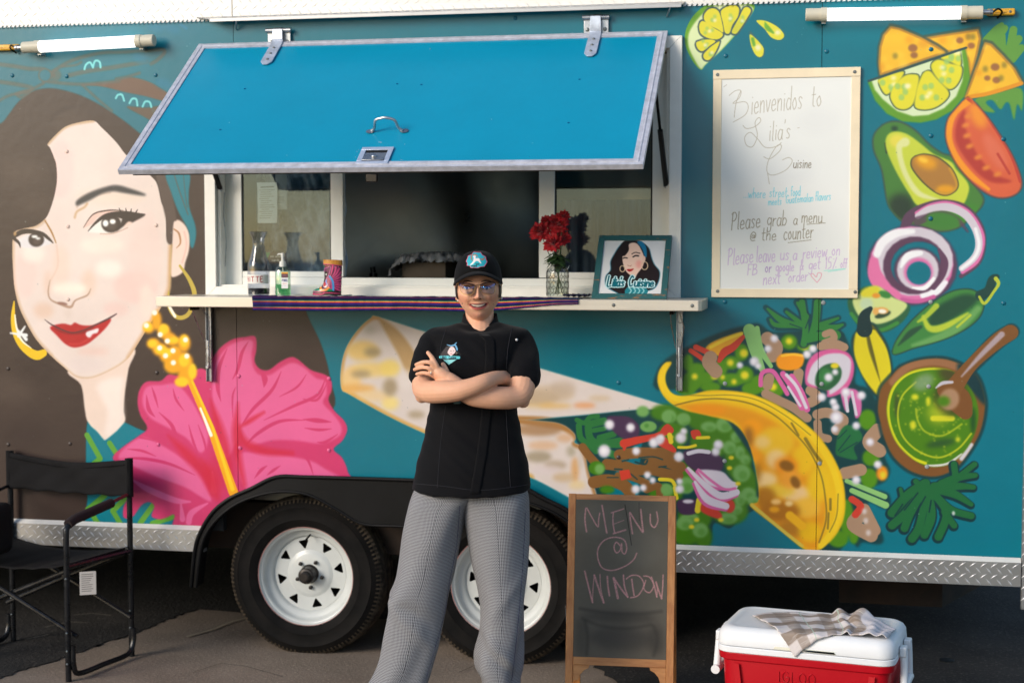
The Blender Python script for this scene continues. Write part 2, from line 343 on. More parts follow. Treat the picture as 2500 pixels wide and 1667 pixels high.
# ================================================================== the mural (flat paint on the trailer's side)
WX0, WX1, WZ0, WZ1, WPX = -2.40, 1.95, 0.48, 2.62, 500
def wall_T(p):
    d = FW[None]+((p[:, 0]-1250)/FPX)[:, None]*RT-((p[:, 1]-833.5)/FPX)[:, None]*UP
    q = CAM+d*((0-CAM[1])/d[:, 1])[:, None]
    return np.stack([(q[:, 0]-WX0)*WPX, (WZ1-q[:, 2])*WPX], 1)
TEAL = (0, 110, 127); BROWN = (64, 51, 46); SKIN = (236, 218, 208); DK = (16, 62, 66)
def paint_mural():
    P = Paint(int((WX1-WX0)*WPX), int((WZ1-WZ0)*WPX), TEAL, wall_T)
    poly, ell = P.poly, P.ell; K_ = [1.0]
    def line(pts, w, *a, **k): return P.line(pts, np.array(w)*K_[0] if hasattr(w, '__len__') else w*K_[0], *a, **k)
    A = (0, 0, 2.8208); B = (0, 400, 2.8208); C = (300, 700, 2.6133); D = (0, 1050, 2.542); F = (800, 700, 2.8208); M = (1280, 940, 4.355)
    H = (1600, 700, 2.375); I = (2050, 700, 2.149); J = (2050, 0, 3.1356); K = (2050, 460, 3.1356); L = (1550, 0, 4.704)
    for x, y, rx, ry in ((300, 60, 300, 60), (1400, 60, 400, 50), (2300, 420, 160, 260), (1000, 1100, 200, 70), (1500, 830, 160, 60), (2420, 1100, 120, 200)):
        P.V(0, 0, 1); ell(x, y, rx, ry, (8, 116, 138), 60, alpha=.3)
    # ---- hair
    P.V(0, 0, 1)
    poly([(-60, 330), (0, 303), (21, 280), (46, 248), (81, 223), (117, 216), (152, 220), (198, 234), (248, 259), (301, 294), (347, 330), (420, 380), (520, 400), (620, 500), (700, 650), (735, 715), (752, 772),
          (780, 830), (797, 880), (806, 925), (812, 1000), (700, 1040), (420, 1060), (346, 1050), (300, 1030), (220, 1020), (212, 1100), (214, 1215), (208, 1285), (-60, 1300)], BROWN, 2)
    for x, y, r in ((60, 420, 60), (90, 500, 50), (30, 950, 60), (120, 1150, 60), (640, 820, 60), (170, 300, 50)): ell(x, y, r, r*.5, (98, 84, 74), 30, alpha=.35)
    for x, y, r in ((90, 900, 60), (700, 900, 50), (60, 1060, 60), (20, 640, 40)): ell(x, y, r, r*.6, (50, 38, 36), 30, alpha=.45)
    line([(120, 300), (150, 270), (200, 258)], [2, 14, 2], (52, 40, 38), 8, alpha=.5); line([(118, 400), (140, 470), (122, 540), (80, 560)], [2, 10, 12, 2], (52, 40, 38), 8, alpha=.5)
    # ---- headscarf
    P.V(*A); G1 = (88, 92, 84); K_[0] = 2.5
    poly([(560, 588), (650, 575), (780, 562), (900, 533), (1050, 575), (1180, 665), (1140, 700), (1000, 665), (850, 635), (700, 598)], (106, 82, 68), 6)
    poly([(870, 735), (1000, 742), (1120, 735), (1060, 830), (980, 800)], (92, 80, 68), 6)
    poly([(700, 690), (790, 740), (900, 800), (1040, 890), (1120, 960), (1010, 960), (930, 860), (820, 800)], TEAL, 4)
    for pts, w in (([(-40, 440), (100, 458), (200, 475), (300, 480), (370, 520)], 12), ([(370, 490), (450, 440), (550, 400), (700, 365), (850, 360), (1000, 350), (1110, 342), (1132, 365), (1080, 418), (1040, 440)], 11),
                   ([(480, 520), (600, 492), (750, 470), (900, 445), (1010, 428)], 13), ([(-40, 560), (100, 580), (200, 600), (215, 615), (130, 645)], 12), ([(300, 560), (420, 574), (560, 582), (700, 572), (820, 560)], 10),
                   ([(-40, 720), (60, 660), (200, 632)], 9), ([(570, 590), (680, 690), (770, 765)], 8), ([(800, 545), (880, 530), (960, 505)], 9), ([(110, 650), (150, 670), (220, 620), (300, 575)], 9), ([(430, 460), (520, 450), (560, 430)], 7),
                   ([(1050, 760), (1100, 850), (1140, 950)], 8)):
        line(pts, w, G1, 14, alpha=.8)
    ell(380, 520, 44, 42, G1, 14, alpha=.75); ell(310, 520, 48, 46, G1, 5); ell(310, 520, 38, 38, TEAL, 5)
    K_[0] = 1.15; LC = (112, 206, 208)
    for pts in ([(582, 478), (592, 448), (620, 432), (640, 466)], [(640, 466), (655, 422), (685, 428), (692, 466)], [(798, 678), (812, 655), (840, 655), (855, 695)], [(892, 712), (910, 683), (938, 685), (946, 728)], [(982, 735), (1000, 702), (1030, 705), (1042, 738)]):
        line(pts, 13, LC, 3)
    # ---- face
    face = [(330, 990), (400, 915), (450, 875), (520, 850), (640, 832), (700, 880), (800, 980), (880, 1080), (1040, 1215), (1085, 1278), (1110, 1390), (1140, 1470), (1147, 1640), (1178, 1700), (1172, 1900), (1163, 2000), (1110, 2115),
            (1040, 2220), (960, 2350), (890, 2458), (820, 2518), (700, 2580), (610, 2606), (520, 2593), (440, 2528), (350, 2448), (250, 2338), (180, 2218), (130, 2108), (100, 1978), (90, 1848), (85, 1728), (95, 1610), (150, 1578), (240, 1558),
            (300, 1518), (335, 1468), (372, 1358), (392, 1248), (388, 1140), (370, 1080), (345, 1020)]
    P.V(0, 0, 1)
    poly([(170, 900), (198, 940), (207, 1000), (216, 1032), (255, 1075), (303, 1032), (302, 1000), (306, 950), (314, 900), (322, 850)], (238, 214, 198), 2)
    poly([(235, 940), (262, 1000), (255, 1068), (300, 1030), (298, 960), (300, 920)], (247, 231, 221), 10, alpha=.8)
    P.V(*A); poly(face, SKIN, 2); P.clip(face, 2)
    line(face[25:36], 26, (205, 168, 128), 26, alpha=.8); line(face[13:20], 34, (214, 174, 134), 26, alpha=.9); line(face[19:26], 18, (214, 178, 140), 18, alpha=.8)
    line(face[:5], 22, (196, 158, 112), 16, alpha=.7)
    P.V(*B)
    for x, y, rx, ry, c, al in ((420, 40, 90, 200, (238, 204, 198), .6), (760, 230, 240, 60, (238, 216, 196), .55), (930, 850, 150, 110, (242, 204, 194), .8), (1000, 620, 110, 300, (244, 214, 204), .55), (170, 760, 80, 160, (242, 208, 198), .75),
                                (300, 1010, 70, 55, (232, 196, 172), .7), (420, 720, 60, 160, (236, 208, 190), .6), (610, 820, 50, 90, (234, 204, 184), .8), (330, 820, 26, 90, (232, 200, 180), .8), (480, 860, 120, 42, (249, 238, 222), .95), (640, 1290, 110, 30, (236, 200, 186), .7),
                                (750, 720, 90, 60, (250, 242, 230), .8), (700, 560, 150, 60, (249, 234, 220), .7), (600, 1380, 130, 50, (232, 214, 208), .6), (230, 620, 80, 60, (248, 236, 224), .8), (1010, 950, 50, 120, (248, 226, 212), .8), (470, 1030, 26, 36, (224, 204, 190), .7), (800, 1000, 90, 50, (238, 200, 190), .6)):
        ell(x, y, rx, ry, c, 34, alpha=al)
    line([(530, 300), (560, 250), (640, 215), (760, 200)], [10, 26, 20, 6], (196, 168, 146), 16, alpha=.6); line([(515, 370), (530, 330), (580, 300), (600, 275)], 14, (198, 158, 110), 12, alpha=.7)
    line([(345, 800), (332, 880), (350, 935), (420, 968), (487, 985), (520, 940), (600, 905), (625, 860)], [4, 9, 10, 14, 16, 10, 10, 4], (176, 140, 116), 8, alpha=.85)
    line([(390, 560), (398, 700), (350, 800)], 10, (226, 192, 170), 14, alpha=.6); ell(430, 962, 36, 10, (150, 110, 96), 8, 10)
    P.clip()
    poly([(525, 287), (528, 255), (600, 207), (700, 168), (800, 148), (900, 173), (997, 208), (985, 220), (850, 200), (780, 190), (700, 207), (620, 250), (550, 282)], (62, 62, 64), 9)
    # right eye
    poly([(575, 440), (600, 400), (650, 345), (760, 322), (860, 330), (900, 350), (700, 360), (640, 410)], (236, 198, 184), 8); line([(575, 440), (640, 350), (740, 322), (850, 322)], [3, 7, 8, 3], (84, 66, 58), 4)
    poly([(607, 466), (660, 415), (720, 378), (860, 385), (885, 410), (820, 450), (740, 476), (660, 476)], (240, 236, 228), 4)
    ell(765, 412, 68, 62, (60, 48, 44), 5); ell(765, 425, 40, 34, (92, 80, 74), 14, alpha=.7)
    line([(607, 464), (655, 410), (720, 362), (800, 348), (880, 358), (950, 352), (1000, 349)], [4, 14, 24, 34, 52, 24, 3], (58, 48, 45), 5)
    poly([(860, 360), (1000, 349), (920, 400), (850, 432), (800, 465), (835, 400)], (58, 48, 45), 5)
    for a, b in (((830, 330), (820, 305)), ((870, 330), (866, 306)), ((900, 335), (905, 310)), ((935, 338), (948, 315))): line([a, b], [10, 3], (58, 48, 45), 3)
    poly([(880, 400), (910, 404), (900, 420), (850, 440)], (240, 210, 195), 5); line([(690, 482), (780, 480), (880, 440)], 5, (190, 150, 130), 6, alpha=.8)
    ell(727, 410, 20, 23, (250, 250, 245), 5); ell(776, 398, 21, 17, (250, 250, 245), 5)
    # left eye
    poly([(135, 565), (130, 520), (200, 488), (300, 498), (356, 542), (300, 568), (200, 582)], (232, 226, 226), 5); ell(250, 522, 54, 50, (62, 50, 46), 5); ell(255, 532, 30, 26, (96, 82, 76), 10, alpha=.7)
    line([(95, 500), (150, 470), (215, 466), (290, 482), (335, 515), (366, 546)], [26, 30, 26, 22, 18, 5], (60, 50, 46), 5); line([(97, 515), (130, 545), (140, 577)], [20, 16, 4], (60, 50, 46), 5)
    ell(238, 501, 22, 10, (250, 250, 246), 4); ell(262, 514, 17, 8, (240, 240, 236), 4); line([(310, 392), (355, 470), (386, 545)], [9, 11, 6], (176, 130, 74), 4); ell(103, 482, 10, 14, (190, 150, 100), 6)
    # mouth
    poly([(345, 1125), (430, 1100), (488, 1110), (515, 1093), (560, 1110), (640, 1110), (762, 1066), (728, 1130), (640, 1212), (580, 1250), (510, 1264), (450, 1240), (390, 1180)], (186, 32, 36), 3)
    poly([(370, 1130), (480, 1165), (560, 1155), (650, 1120), (600, 1160), (500, 1175), (420, 1160)], (120, 20, 26), 8, alpha=.7); line([(480, 1240), (560, 1235), (640, 1180)], 14, (210, 60, 58), 14, alpha=.6)
    line([(308, 1072), (365, 1112), (480, 1160), (560, 1150), (650, 1112), (740, 1070), (802, 1033)], [3, 9, 7, 7, 8, 12, 7], (74, 48, 52), 5, alpha=.85)
    poly([(590, 1172), (600, 1155), (640, 1142), (678, 1132), (672, 1162), (640, 1172), (620, 1196), (600, 1190)], (246, 236, 236), 5)
    # ear and hair lock
    poly([(1185, 545), (1183, 460), (1196, 400), (1232, 388), (1280, 430), (1306, 500), (1300, 600), (1276, 680), (1262, 742), (1212, 776), (1176, 770), (1176, 680)], (242, 216, 202), 3)
    line([(1198, 450), (1232, 480), (1242, 545), (1215, 580)], [8, 12, 10, 4], (182, 132, 92), 6); line([(1270, 470), (1285, 560), (1255, 680)], 10, (232, 186, 172), 12, alpha=.8); line([(1180, 560), (1172, 700), (1168, 860), (1130, 960)], 16, (206, 170, 120), 12, alpha=.8)
    poly([(1075, 60), (1150, 60), (1180, 180), (1215, 380), (1195, 400), (1182, 545), (1148, 530), (1145, 400), (1112, 250)], (88, 74, 68), 4)
    poly([(1145, 60), (1300, 60), (1300, 200), (1304, 300), (1344, 420), (1350, 500), (1330, 578), (1310, 560), (1298, 460), (1228, 330), (1180, 200)], (20, 122, 138), 3); line([(1195, 60), (1240, 200), (1295, 350)], 9, (80, 92, 90), 6, alpha=.8); line([(1262, 60), (1275, 200), (1290, 300)], 7, (80, 92, 90), 6, alpha=.7)
    # earrings
    line([(97, 948), (90, 1050), (100, 1150), (140, 1235), (200, 1293), (255, 1318), (300, 1302)], [8, 28, 34, 42, 52, 56, 44], (240, 195, 30), 3); line([(103, 1040), (115, 1130), (150, 1215), (215, 1268)], [8, 13, 13, 4], (252, 246, 220), 4)
    for a, b in (((72, 1165), (180, 1180)), ((172, 1120), (128, 1185)), ((120, 1140), (180, 1208))): line([a, b], [10, 22], (240, 240, 236), 8)
    line([(1238, 702), (1300, 790), (1337, 880), (1332, 960), (1290, 1042), (1220, 1056), (1165, 985), (1162, 880)], [14, 24, 30, 28, 26, 26, 22, 8], (196, 172, 72), 3); line([(1168, 985), (1205, 1050)], 18, (250, 246, 228), 4)
    # ---- shirt
    P.V(0, 0, 1)
    poly([(214, 1034), (236, 1052), (256, 1076), (285, 1052), (304, 1032), (350, 1052), (420, 1060), (420, 1290), (205, 1290), (214, 1215), (210, 1137), (210, 1080)], (0, 122, 138), 1.5, smooth=False)
    P.V(*D)
    for pts in ([(540, 30), (622, 175), (560, 225)], [(680, 80), (722, 145)], [(650, 405), (545, 490)], [(700, 500), (745, 575)], [(870, 575), (962, 448)], [(945, 578), (1080, 535)], [(580, 535), (610, 580)], [(800, 400), (700, 500)]): line(pts, 30, (96, 160, 56), 3, smooth=False)
    # ---- hibiscus
    P.V(*C); PK = (206, 56, 108); LP = (226, 98, 150); RD = (206, 34, 62)
    fl = [(845, 318), (852, 400), (840, 470), (870, 520), (930, 530), (1000, 480), (1070, 448), (1120, 465), (1200, 530), (1290, 560), (1330, 600), (1332, 660), (1312, 720), (1350, 790), (1410, 850), (1432, 910), (1402, 980), (1345, 1035),
          (1400, 1090), (1436, 1180), (1430, 1260), (900, 1300), (600, 1560), (330, 1560), (330, 1455), (280, 1470), (232, 1482), (182, 1462), (200, 1400), (170, 1372), (120, 1392), (60, 1470), (5, 1470), (5, 1400), (40, 1320), (10, 1210), (-30, 1140), (-65, 1085),
          (0, 1020), (100, 950), (155, 900), (112, 820), (94, 740), (105, 660), (150, 605), (240, 600), (290, 560), (350, 565), (420, 545), (500, 520), (558, 545), (566, 470), (620, 390), (700, 335), (780, 320)]
    poly(fl, PK, 3); P.clip(fl, 3)
    poly([(590, 500), (660, 390), (740, 348), (828, 345), (822, 430), (832, 510), (870, 560), (940, 560), (1010, 515), (1080, 485), (1150, 510), (1230, 580), (1290, 600), (1300, 680), (1278, 740), (1340, 810), (1390, 880), (1390, 940), (1330, 980), (1250, 1000), (1100, 980), (950, 980),
          (800, 1010), (740, 900), (720, 1000), (650, 1100), (620, 900), (570, 700)], LP, 8)
    poly([(150, 640), (250, 625), (340, 620), (420, 700), (480, 800), (545, 950), (500, 1060), (400, 960), (250, 880), (170, 830), (125, 740)], LP, 8)
    poly([(-30, 1085), (100, 965), (200, 985), (330, 1060), (450, 1150), (520, 1250), (560, 1370), (400, 1280), (250, 1225), (100, 1160)], LP, 8)
    poly([(725, 1110), (760, 1055), (900, 1065), (1050, 1080), (1200, 1110), (1290, 1160), (1410, 1240), (1200, 1290), (850, 1290), (770, 1270)], LP, 8)
    for pts in ([(60, 1230), (160, 1290), (330, 1360), (430, 1370)], [(370, 1380), (380, 1480)], [(570, 1180), (580, 1300)], [(540, 1380), (440, 1440), (420, 1500)]): line(pts, [10, 34, 34, 10][:len(pts)], LP, 8)
    for pts, w in (([(665, 395), (612, 520), (605, 640), (625, 730)], 24), ([(800, 350), (760, 420), (735, 520), (700, 590)], 18), ([(880, 540), (905, 585), (900, 640)], 34), ([(1010, 540), (950, 660), (830, 780), (760, 880)], 18), ([(1170, 560), (1110, 640), (1000, 700)], 12),
                   ([(1290, 590), (1240, 690), (1090, 760), (900, 850)], 16), ([(1300, 620), (1240, 720), (1150, 715)], 14), ([(1150, 845), (1240, 852), (1330, 862)], 26), ([(1160, 900), (1250, 912), (1330, 905)], 16), ([(1370, 940), (1290, 990), (1240, 990)], 16), ([(1160, 850), (1000, 858), (860, 935), (780, 1015)], 18),
                   ([(1050, 1005), (1170, 1090), (1215, 1200)], 16), ([(1260, 1120), (1340, 1150), (1385, 1190)], 14), ([(920, 1140), (880, 1170), (840, 1220)], 18), ([(1005, 1140), (960, 1170), (920, 1200)], 16), ([(150, 690), (165, 780), (205, 830)], 24), ([(185, 640), (205, 700), (225, 770)], 14),
                   ([(320, 650), (340, 720), (390, 790)], 14), ([(230, 800), (310, 880), (350, 970), (450, 1080)], 20), ([(420, 880), (450, 990), (480, 1060)], 14), ([(480, 880), (520, 990), (530, 1060)], 12), ([(30, 1035), (120, 1045), (210, 1080)], 14), ([(-20, 1095), (130, 1095), (300, 1130), (460, 1200)], 16),
                   ([(60, 1180), (250, 1240), (400, 1300), (540, 1375)], 18), ([(110, 960), (200, 980)], 12), ([(760, 1000), (900, 1050), (1050, 1050), (1180, 1090)], 18), ([(700, 830), (700, 700), (720, 640)], 10)):
        k = len(pts); line(pts, [3]+[w]*(k-2)+[3] if k > 2 else [w, 4], PK, 5)
    for pts, w in (([(290, 950), (400, 1060), (510, 1180), (570, 1310)], 54), ([(735, 740), (722, 900), (735, 1080), (775, 1260)], 44), ([(560, 720), (600, 860), (650, 1010), (690, 1200)], 50), ([(740, 880), (780, 990), (900, 1045), (1080, 1060)], 44), ([(500, 1100), (560, 1200), (600, 1340)], 60), ([(740, 900), (800, 860), (900, 800)], 26)):
        k = len(pts); line(pts, [2]+[w]*(k-2)+[w*.5], RD, w*.8, alpha=.75)
    ell(620, 1180, 70, 140, RD, 60, alpha=.5); P.clip()
    YO = (244, 168, 28); YY = (250, 204, 36)
    line([(425, 590), (560, 900), (705, 1310)], [36, 44, 56], YO, 3, smooth=False); line([(440, 600), (570, 890), (700, 1290)], [10, 12, 24], YY, 6, smooth=False); line([(495, 775), (562, 945)], [12, 20], (252, 248, 236), 5, smooth=False)
    for x, y, rx, ry in ((215, 215, 32, 62), (165, 262, 38, 36), (262, 285, 42, 46), (195, 362, 44, 36), (320, 345, 44, 30), (390, 360, 42, 56), (238, 400, 50, 42), (280, 445, 46, 40), (322, 500, 62, 55), (385, 480, 62, 66), (400, 560, 50, 50), (330, 415, 46, 42), (300, 330, 40, 40)): ell(x, y, rx, ry, YO, 14)
    for x, y, rx, ry in ((260, 270, 32, 34), (160, 256, 28, 26), (190, 362, 30, 24), (325, 340, 32, 20), (392, 345, 28, 40), (445, 540, 28, 52), (375, 607, 46, 32), (390, 470, 34, 40), (280, 420, 30, 30), (240, 400, 34, 30)): ell(x, y, rx, ry, YY, 8)
    for x, y in ((203, 166), (150, 247), (238, 305), (284, 346), (235, 390), (400, 338), (320, 408), (272, 440), (408, 442), (322, 484)): ell(x, y, 17, 17, (254, 250, 236), 7)
    # ---- burrito
    P.V(0, 0, 1); BU = (214, 202, 196); OC = (196, 154, 96)
    bu = [(835, 950), (832, 913), (839, 867), (857, 828), (882, 796), (906, 776), (922, 773), (1027, 806), (1160, 850), (1300, 893), (1425, 930), (1520, 958), (1600, 982), (1641, 999), (1554, 1000), (1432, 1012), (1340, 1020), (1280, 1024), (1200, 1020), (1326, 1028), (1372, 1036), (1399, 1055), (1405, 1069), (1402, 1080), (1418, 1089), (1429, 1114),
          (1434, 1142), (1441, 1165), (1455, 1202), (1470, 1260), (1400, 1220), (1294, 1164), (1160, 1108), (1034, 1056), (942, 1012), (853, 962)]
    P.V(*M); poly([(-300, 380), (300, 350), (800, 300), (1280, 250), (1600, 260), (1500, 500), (1100, 700), (900, 1100), (800, 1250), (700, 1250), (560, 600), (300, 400)], DK, 6)
    P.V(0, 0, 1); poly(bu, BU, 2, n=4); P.clip(bu, 2)
    line([(835, 950), (832, 913), (839, 867), (857, 828), (882, 796), (906, 776), (922, 773)], 12, OC, 8); line([(1294, 1166), (1160, 1110), (1034, 1058), (942, 1014), (835, 952)], 16, (206, 160, 80), 10)
    line([(1260, 1024), (1326, 1030), (1372, 1038), (1401, 1058), (1405, 1075), (1402, 1084), (1420, 1092), (1432, 1120), (1440, 1165), (1460, 1230)], [16, 22, 20, 16, 8, 10, 14, 12, 8, 6], (166, 118, 64), 8)
    line([(925, 776), (960, 815), (990, 860), (1010, 905)], [6, 26, 34, 34], (186, 152, 104), 10)
    P.V(*F)
    for x, y, rx, ry, c, al in ((240, 440, 110, 70, (226, 190, 110), .9), (300, 570, 150, 50, (230, 196, 110), .8), (430, 560, 70, 60, (232, 204, 110), .9), (160, 640, 70, 90, (232, 192, 120), .8), (200, 700, 130, 30, (222, 168, 90), .9), (430, 800, 60, 50, (236, 212, 130), .9), (320, 750, 120, 40, (232, 196, 130), .6),
                                (290, 300, 40, 30, (186, 180, 166), .7), (310, 450, 60, 34, (158, 140, 104), .9), (230, 600, 70, 26, (156, 138, 106), .85), (430, 690, 50, 62, (160, 142, 112), .9), (610, 880, 60, 26, (160, 142, 112), .8), (540, 640, 50, 70, (222, 212, 206), .8),
                                (1500, 740, 200, 60, (196, 172, 140), .7), (1440, 800, 120, 34, (214, 182, 124), .8), (1620, 700, 90, 50, (190, 170, 150), .7)): ell(x, y, rx, ry, c, 30, alpha=al)
    P.V(*M)
    for x, y, rx, ry, c, al in ((150, 130, 220, 70, (188, 166, 140), .8), (330, 220, 180, 30, (216, 176, 110), .8), (640, 215, 120, 30, (222, 152, 98), .85), (800, 140, 120, 30, (200, 172, 130), .6), (150, 470, 260, 70, (160, 120, 80), .8), (430, 560, 90, 50, (206, 166, 130), .8), (200, 640, 160, 50, (214, 170, 130), .7), (150, 760, 140, 60, (156, 142, 116), .8),
                                (330, 850, 120, 50, (166, 146, 120), .7), (540, 900, 40, 140, (210, 156, 96), .85), (500, 700, 50, 60, (160, 150, 124), .7), (240, 900, 160, 50, (214, 200, 200), .7), (560, 1060, 90, 50, (222, 196, 140), .7), (420, 980, 120, 50, (196, 166, 124), .7), (600, 780, 30, 120, (190, 180, 170), .6)): ell(x, y, rx, ry, c, 40, alpha=al)
    P.clip()
    K_[0] = 1.3
    # ---- filling of the burrito
    GR = (66, 122, 22); LG = (112, 164, 88); BR = (128, 88, 46); WH = (208, 202, 212); W2 = (238, 236, 240); RE = (200, 62, 46); PU = (70, 48, 76); YE = (222, 200, 44); HG = (44, 112, 58)
    P.V(*H)
    poly([(0, 715), (100, 722), (300, 750), (460, 756), (520, 840), (560, 1000), (605, 1250), (500, 1330), (430, 1400), (340, 1370), (305, 1500), (110, 1510), (-60, 1500), (-100, 1200), (-60, 800)], DK, 4)
    for x, y, rx, ry in ((60, 730, 90, 50), (180, 750, 110, 40), (300, 790, 110, 50), (430, 860, 90, 100), (480, 1000, 80, 120), (520, 1150, 70, 120), (430, 1300, 110, 80), (230, 1330, 100, 90), (180, 1430, 90, 70), (280, 1450, 50, 70), (320, 900, 120, 100), (100, 860, 90, 80), (60, 1200, 100, 60), (170, 1080, 60, 70)): ell(x, y, rx, ry, GR, 14)
    for x, y, rx, ry in ((80, 750, 44, 40), (165, 770, 38, 36), (310, 810, 48, 30), (400, 800, 50, 44), (470, 870, 34, 34), (430, 930, 40, 40), (490, 960, 30, 40), (500, 1080, 52, 52), (520, 1000, 30, 30), (540, 1200, 44, 40), (490, 1230, 34, 40), (420, 1340, 56, 34), (200, 1340, 54, 30), (170, 1370, 50, 40), (260, 1410, 46, 44), (60, 1180, 44, 40), (180, 1150, 50, 50), (570, 1240, 36, 30), (470, 1290, 36, 30)):
        ell(x, y, rx, ry, LG, 10); ell(x+8, y+12, rx*.5, ry*.5, (84, 142, 52), 12, alpha=.7)
    P.V(*M)
    for pts, w in (([(560, 370), (640, 400), (700, 340), (780, 330)], 40), ([(580, 430), (600, 560), (700, 640), (760, 700)], 50), ([(680, 420), (760, 400), (850, 380)], 60), ([(680, 450), (700, 560), (800, 620), (1040, 590)], 60), ([(740, 480), (850, 460)], 40), ([(800, 560), (950, 520)], 50), ([(780, 640), (1040, 640)], 40), ([(850, 700), (960, 740)], 60)): line(pts, w, HG, 6)
    for pts, w in (([(1010, 740), (1180, 720), (1380, 720), (1560, 720)], 90), ([(880, 840), (1050, 860), (1200, 900), (1330, 880)], 90), ([(1330, 840), (1450, 800), (1560, 830), (1660, 870)], 90), ([(740, 1030), (900, 1010), (1050, 1060), (1120, 1130)], 100), ([(1350, 900), (1520, 940), (1640, 960)], 80), ([(620, 660), (680, 740), (760, 830)], 70), ([(1300, 1110), (1420, 1070), (1440, 1150)], 60), ([(1000, 960), (1150, 980), (1300, 1040)], 60)): line(pts, w, BR, 5)
    for pts, w in (([(1180, 815), (1280, 840), (1310, 800)], 14), ([(1040, 810), (1110, 790)], 10), ([(960, 890), (1040, 895)], 12), ([(1430, 870), (1510, 860)], 10), ([(1220, 770), (1370, 760), (1470, 790)], 10), ([(880, 980), (1000, 980)], 8), ([(1130, 940), (1200, 1000)], 10)): line(pts, w, DK, 5)
    ell(770, 880, 88, 74, GR, 10); ell(800, 890, 52, 56, LG, 14); ell(880, 1110, 80, 44, GR, 20)
    poly([(880, 340), (1000, 325), (1120, 340), (1215, 420), (1215, 540), (1120, 590), (1020, 550), (930, 470)], PU, 8)
    line([(1060, 620), (1200, 585), (1400, 545), (1500, 500)], [70, 60, 50, 50], RE, 5, smooth=False); poly([(1040, 580), (1110, 590), (1070, 690), (1050, 680)], RE, 4); line([(1470, 600), (1590, 690)], [90, 40], RE, 5); poly([(1450, 480), (1520, 410), (1590, 470), (1560, 520), (1480, 525)], RE, 4); poly([(1010, 910), (1115, 895), (1140, 980), (1030, 1015)], RE, 4, smooth=False); poly([(1770, 490), (1850, 475), (1880, 540), (1800, 575)], RE, 4)
    for pts, w in (([(1640, 660), (1740, 660), (1820, 640)], 24), ([(1440, 1000), (1560, 1010), (1600, 1060)], 30), ([(1840, 560), (1960, 555)], 26), ([(1545, 530), (1560, 600)], 40), ([(1600, 1090), (1620, 1200)], 30)): line(pts, w, YE, 5)
    ell(1510, 1110, 60, 60, LG, 10); ell(1320, 440, 90, 60, LG, 12); ell(1300, 430, 24, 24, (80, 140, 60), 8); ell(1260, 280, 70, 60, LG, 14); ell(1520, 340, 50, 60, LG, 12); ell(1690, 350, 70, 50, LG, 14)
    poly([(1700, 700), (1900, 680), (2090, 760), (2100, 900), (1950, 960), (1800, 900), (1710, 820)], PU, 8); line([(1745, 725), (1850, 700), (1960, 710)], 34, WH, 8)
    P.V(*H)
    poly([(135, 1235), (240, 1235), (235, 1310), (160, 1320), (130, 1290)], PU, 6); ell(190, 1243, 32, 12, WH, 5); line([(255, 1235), (245, 1295)], 26, YE, 4); poly([(290, 1240), (380, 1310), (370, 1345), (265, 1300)], RE, 3); ell(430, 1270, 32, 40, RE, 4)
    for pts in ([(250, 1060), (330, 1130), (460, 1150)], [(190, 1050), (290, 1150), (380, 1210), (470, 1190)], [(230, 1130), (300, 1230), (410, 1270)]):
        line([(x-6, y+12) for x, y in pts], [18, 44, 30], (206, 96, 152), 4); line(pts, [12, 34, 30], (212, 202, 212), 4)
    poly([(255, 1062), (380, 1068), (430, 1110), (465, 1150), (400, 1160), (320, 1120)], (212, 202, 212), 4); line([(250, 1060), (320, 1120), (400, 1172), (462, 1168)], 12, (214, 110, 162), 4)
    for x, y in ((440, 990), (480, 1140), (430, 1050), (240, 1350), (210, 1390), (380, 1350), (90, 870)): ell(x, y, 16, 12, YE, 5)
    K_[0] = 1.18
    # ---- taco
    poly([(10, 600), (5, 500), (60, 420), (200, 340), (380, 262), (520, 225), (600, 212), (680, 262), (840, 250), (950, 240), (1070, 250), (1130, 350), (1165, 450), (1160, 560), (1240, 590), (1290, 680), (1320, 800), (1352, 890), (1330, 980), (1362, 1060), (1330, 1130), (1250, 1165), (1356, 1200), (1350, 1295), (1230, 1250),
          (1320, 1440), (1300, 1492), (1200, 1480), (1170, 1510), (1110, 1440), (1060, 1540), (880, 1530), (700, 1200), (300, 640)], DK, 10, n=3)
    for x, y, rx, ry in ((190, 440, 30, 50), (220, 540, 60, 60), (180, 590, 60, 40), (290, 530, 50, 40), (320, 580, 60, 30), (440, 440, 50, 40), (500, 380, 40, 50), (520, 510, 50, 50), (440, 540, 80, 40), (560, 590, 60, 40), (240, 480, 50, 40), (680, 590, 70, 60), (775, 320, 48, 44), (870, 350, 50, 24), (600, 560, 50, 50), (1230, 770, 50, 60), (1250, 990, 50, 50), (1240, 1110, 50, 60), (1110, 1340, 40, 110), (1060, 1460, 60, 50), (1150, 1440, 30, 50), (380, 470, 40, 50)): ell(x, y, rx, ry, (80, 138, 22), 8)
    for x, y, r in ((228, 520, 18), (435, 440, 20), (513, 385, 24), (456, 550, 16), (518, 512, 24), (683, 580, 22), (775, 315, 20), (865, 348, 18), (1040, 460, 24), (345, 518, 22), (390, 524, 14)): ell(x, y, r, r, (222, 208, 40), 8)
    poly([(290, 360), (330, 320), (430, 280), (510, 262), (470, 330), (400, 400), (330, 390)], (226, 160, 40), 6); line([(320, 350), (420, 300), (500, 272)], 16, (238, 200, 50), 5)
    line([(510, 290), (450, 350), (400, 380), (370, 430)], [20, 36, 40, 20], RE, 3); line([(235, 350), (300, 380), (320, 400)], 28, RE, 4); line([(205, 370), (250, 400), (275, 420)], 24, RE, 4)
    TN = (166, 134, 108)
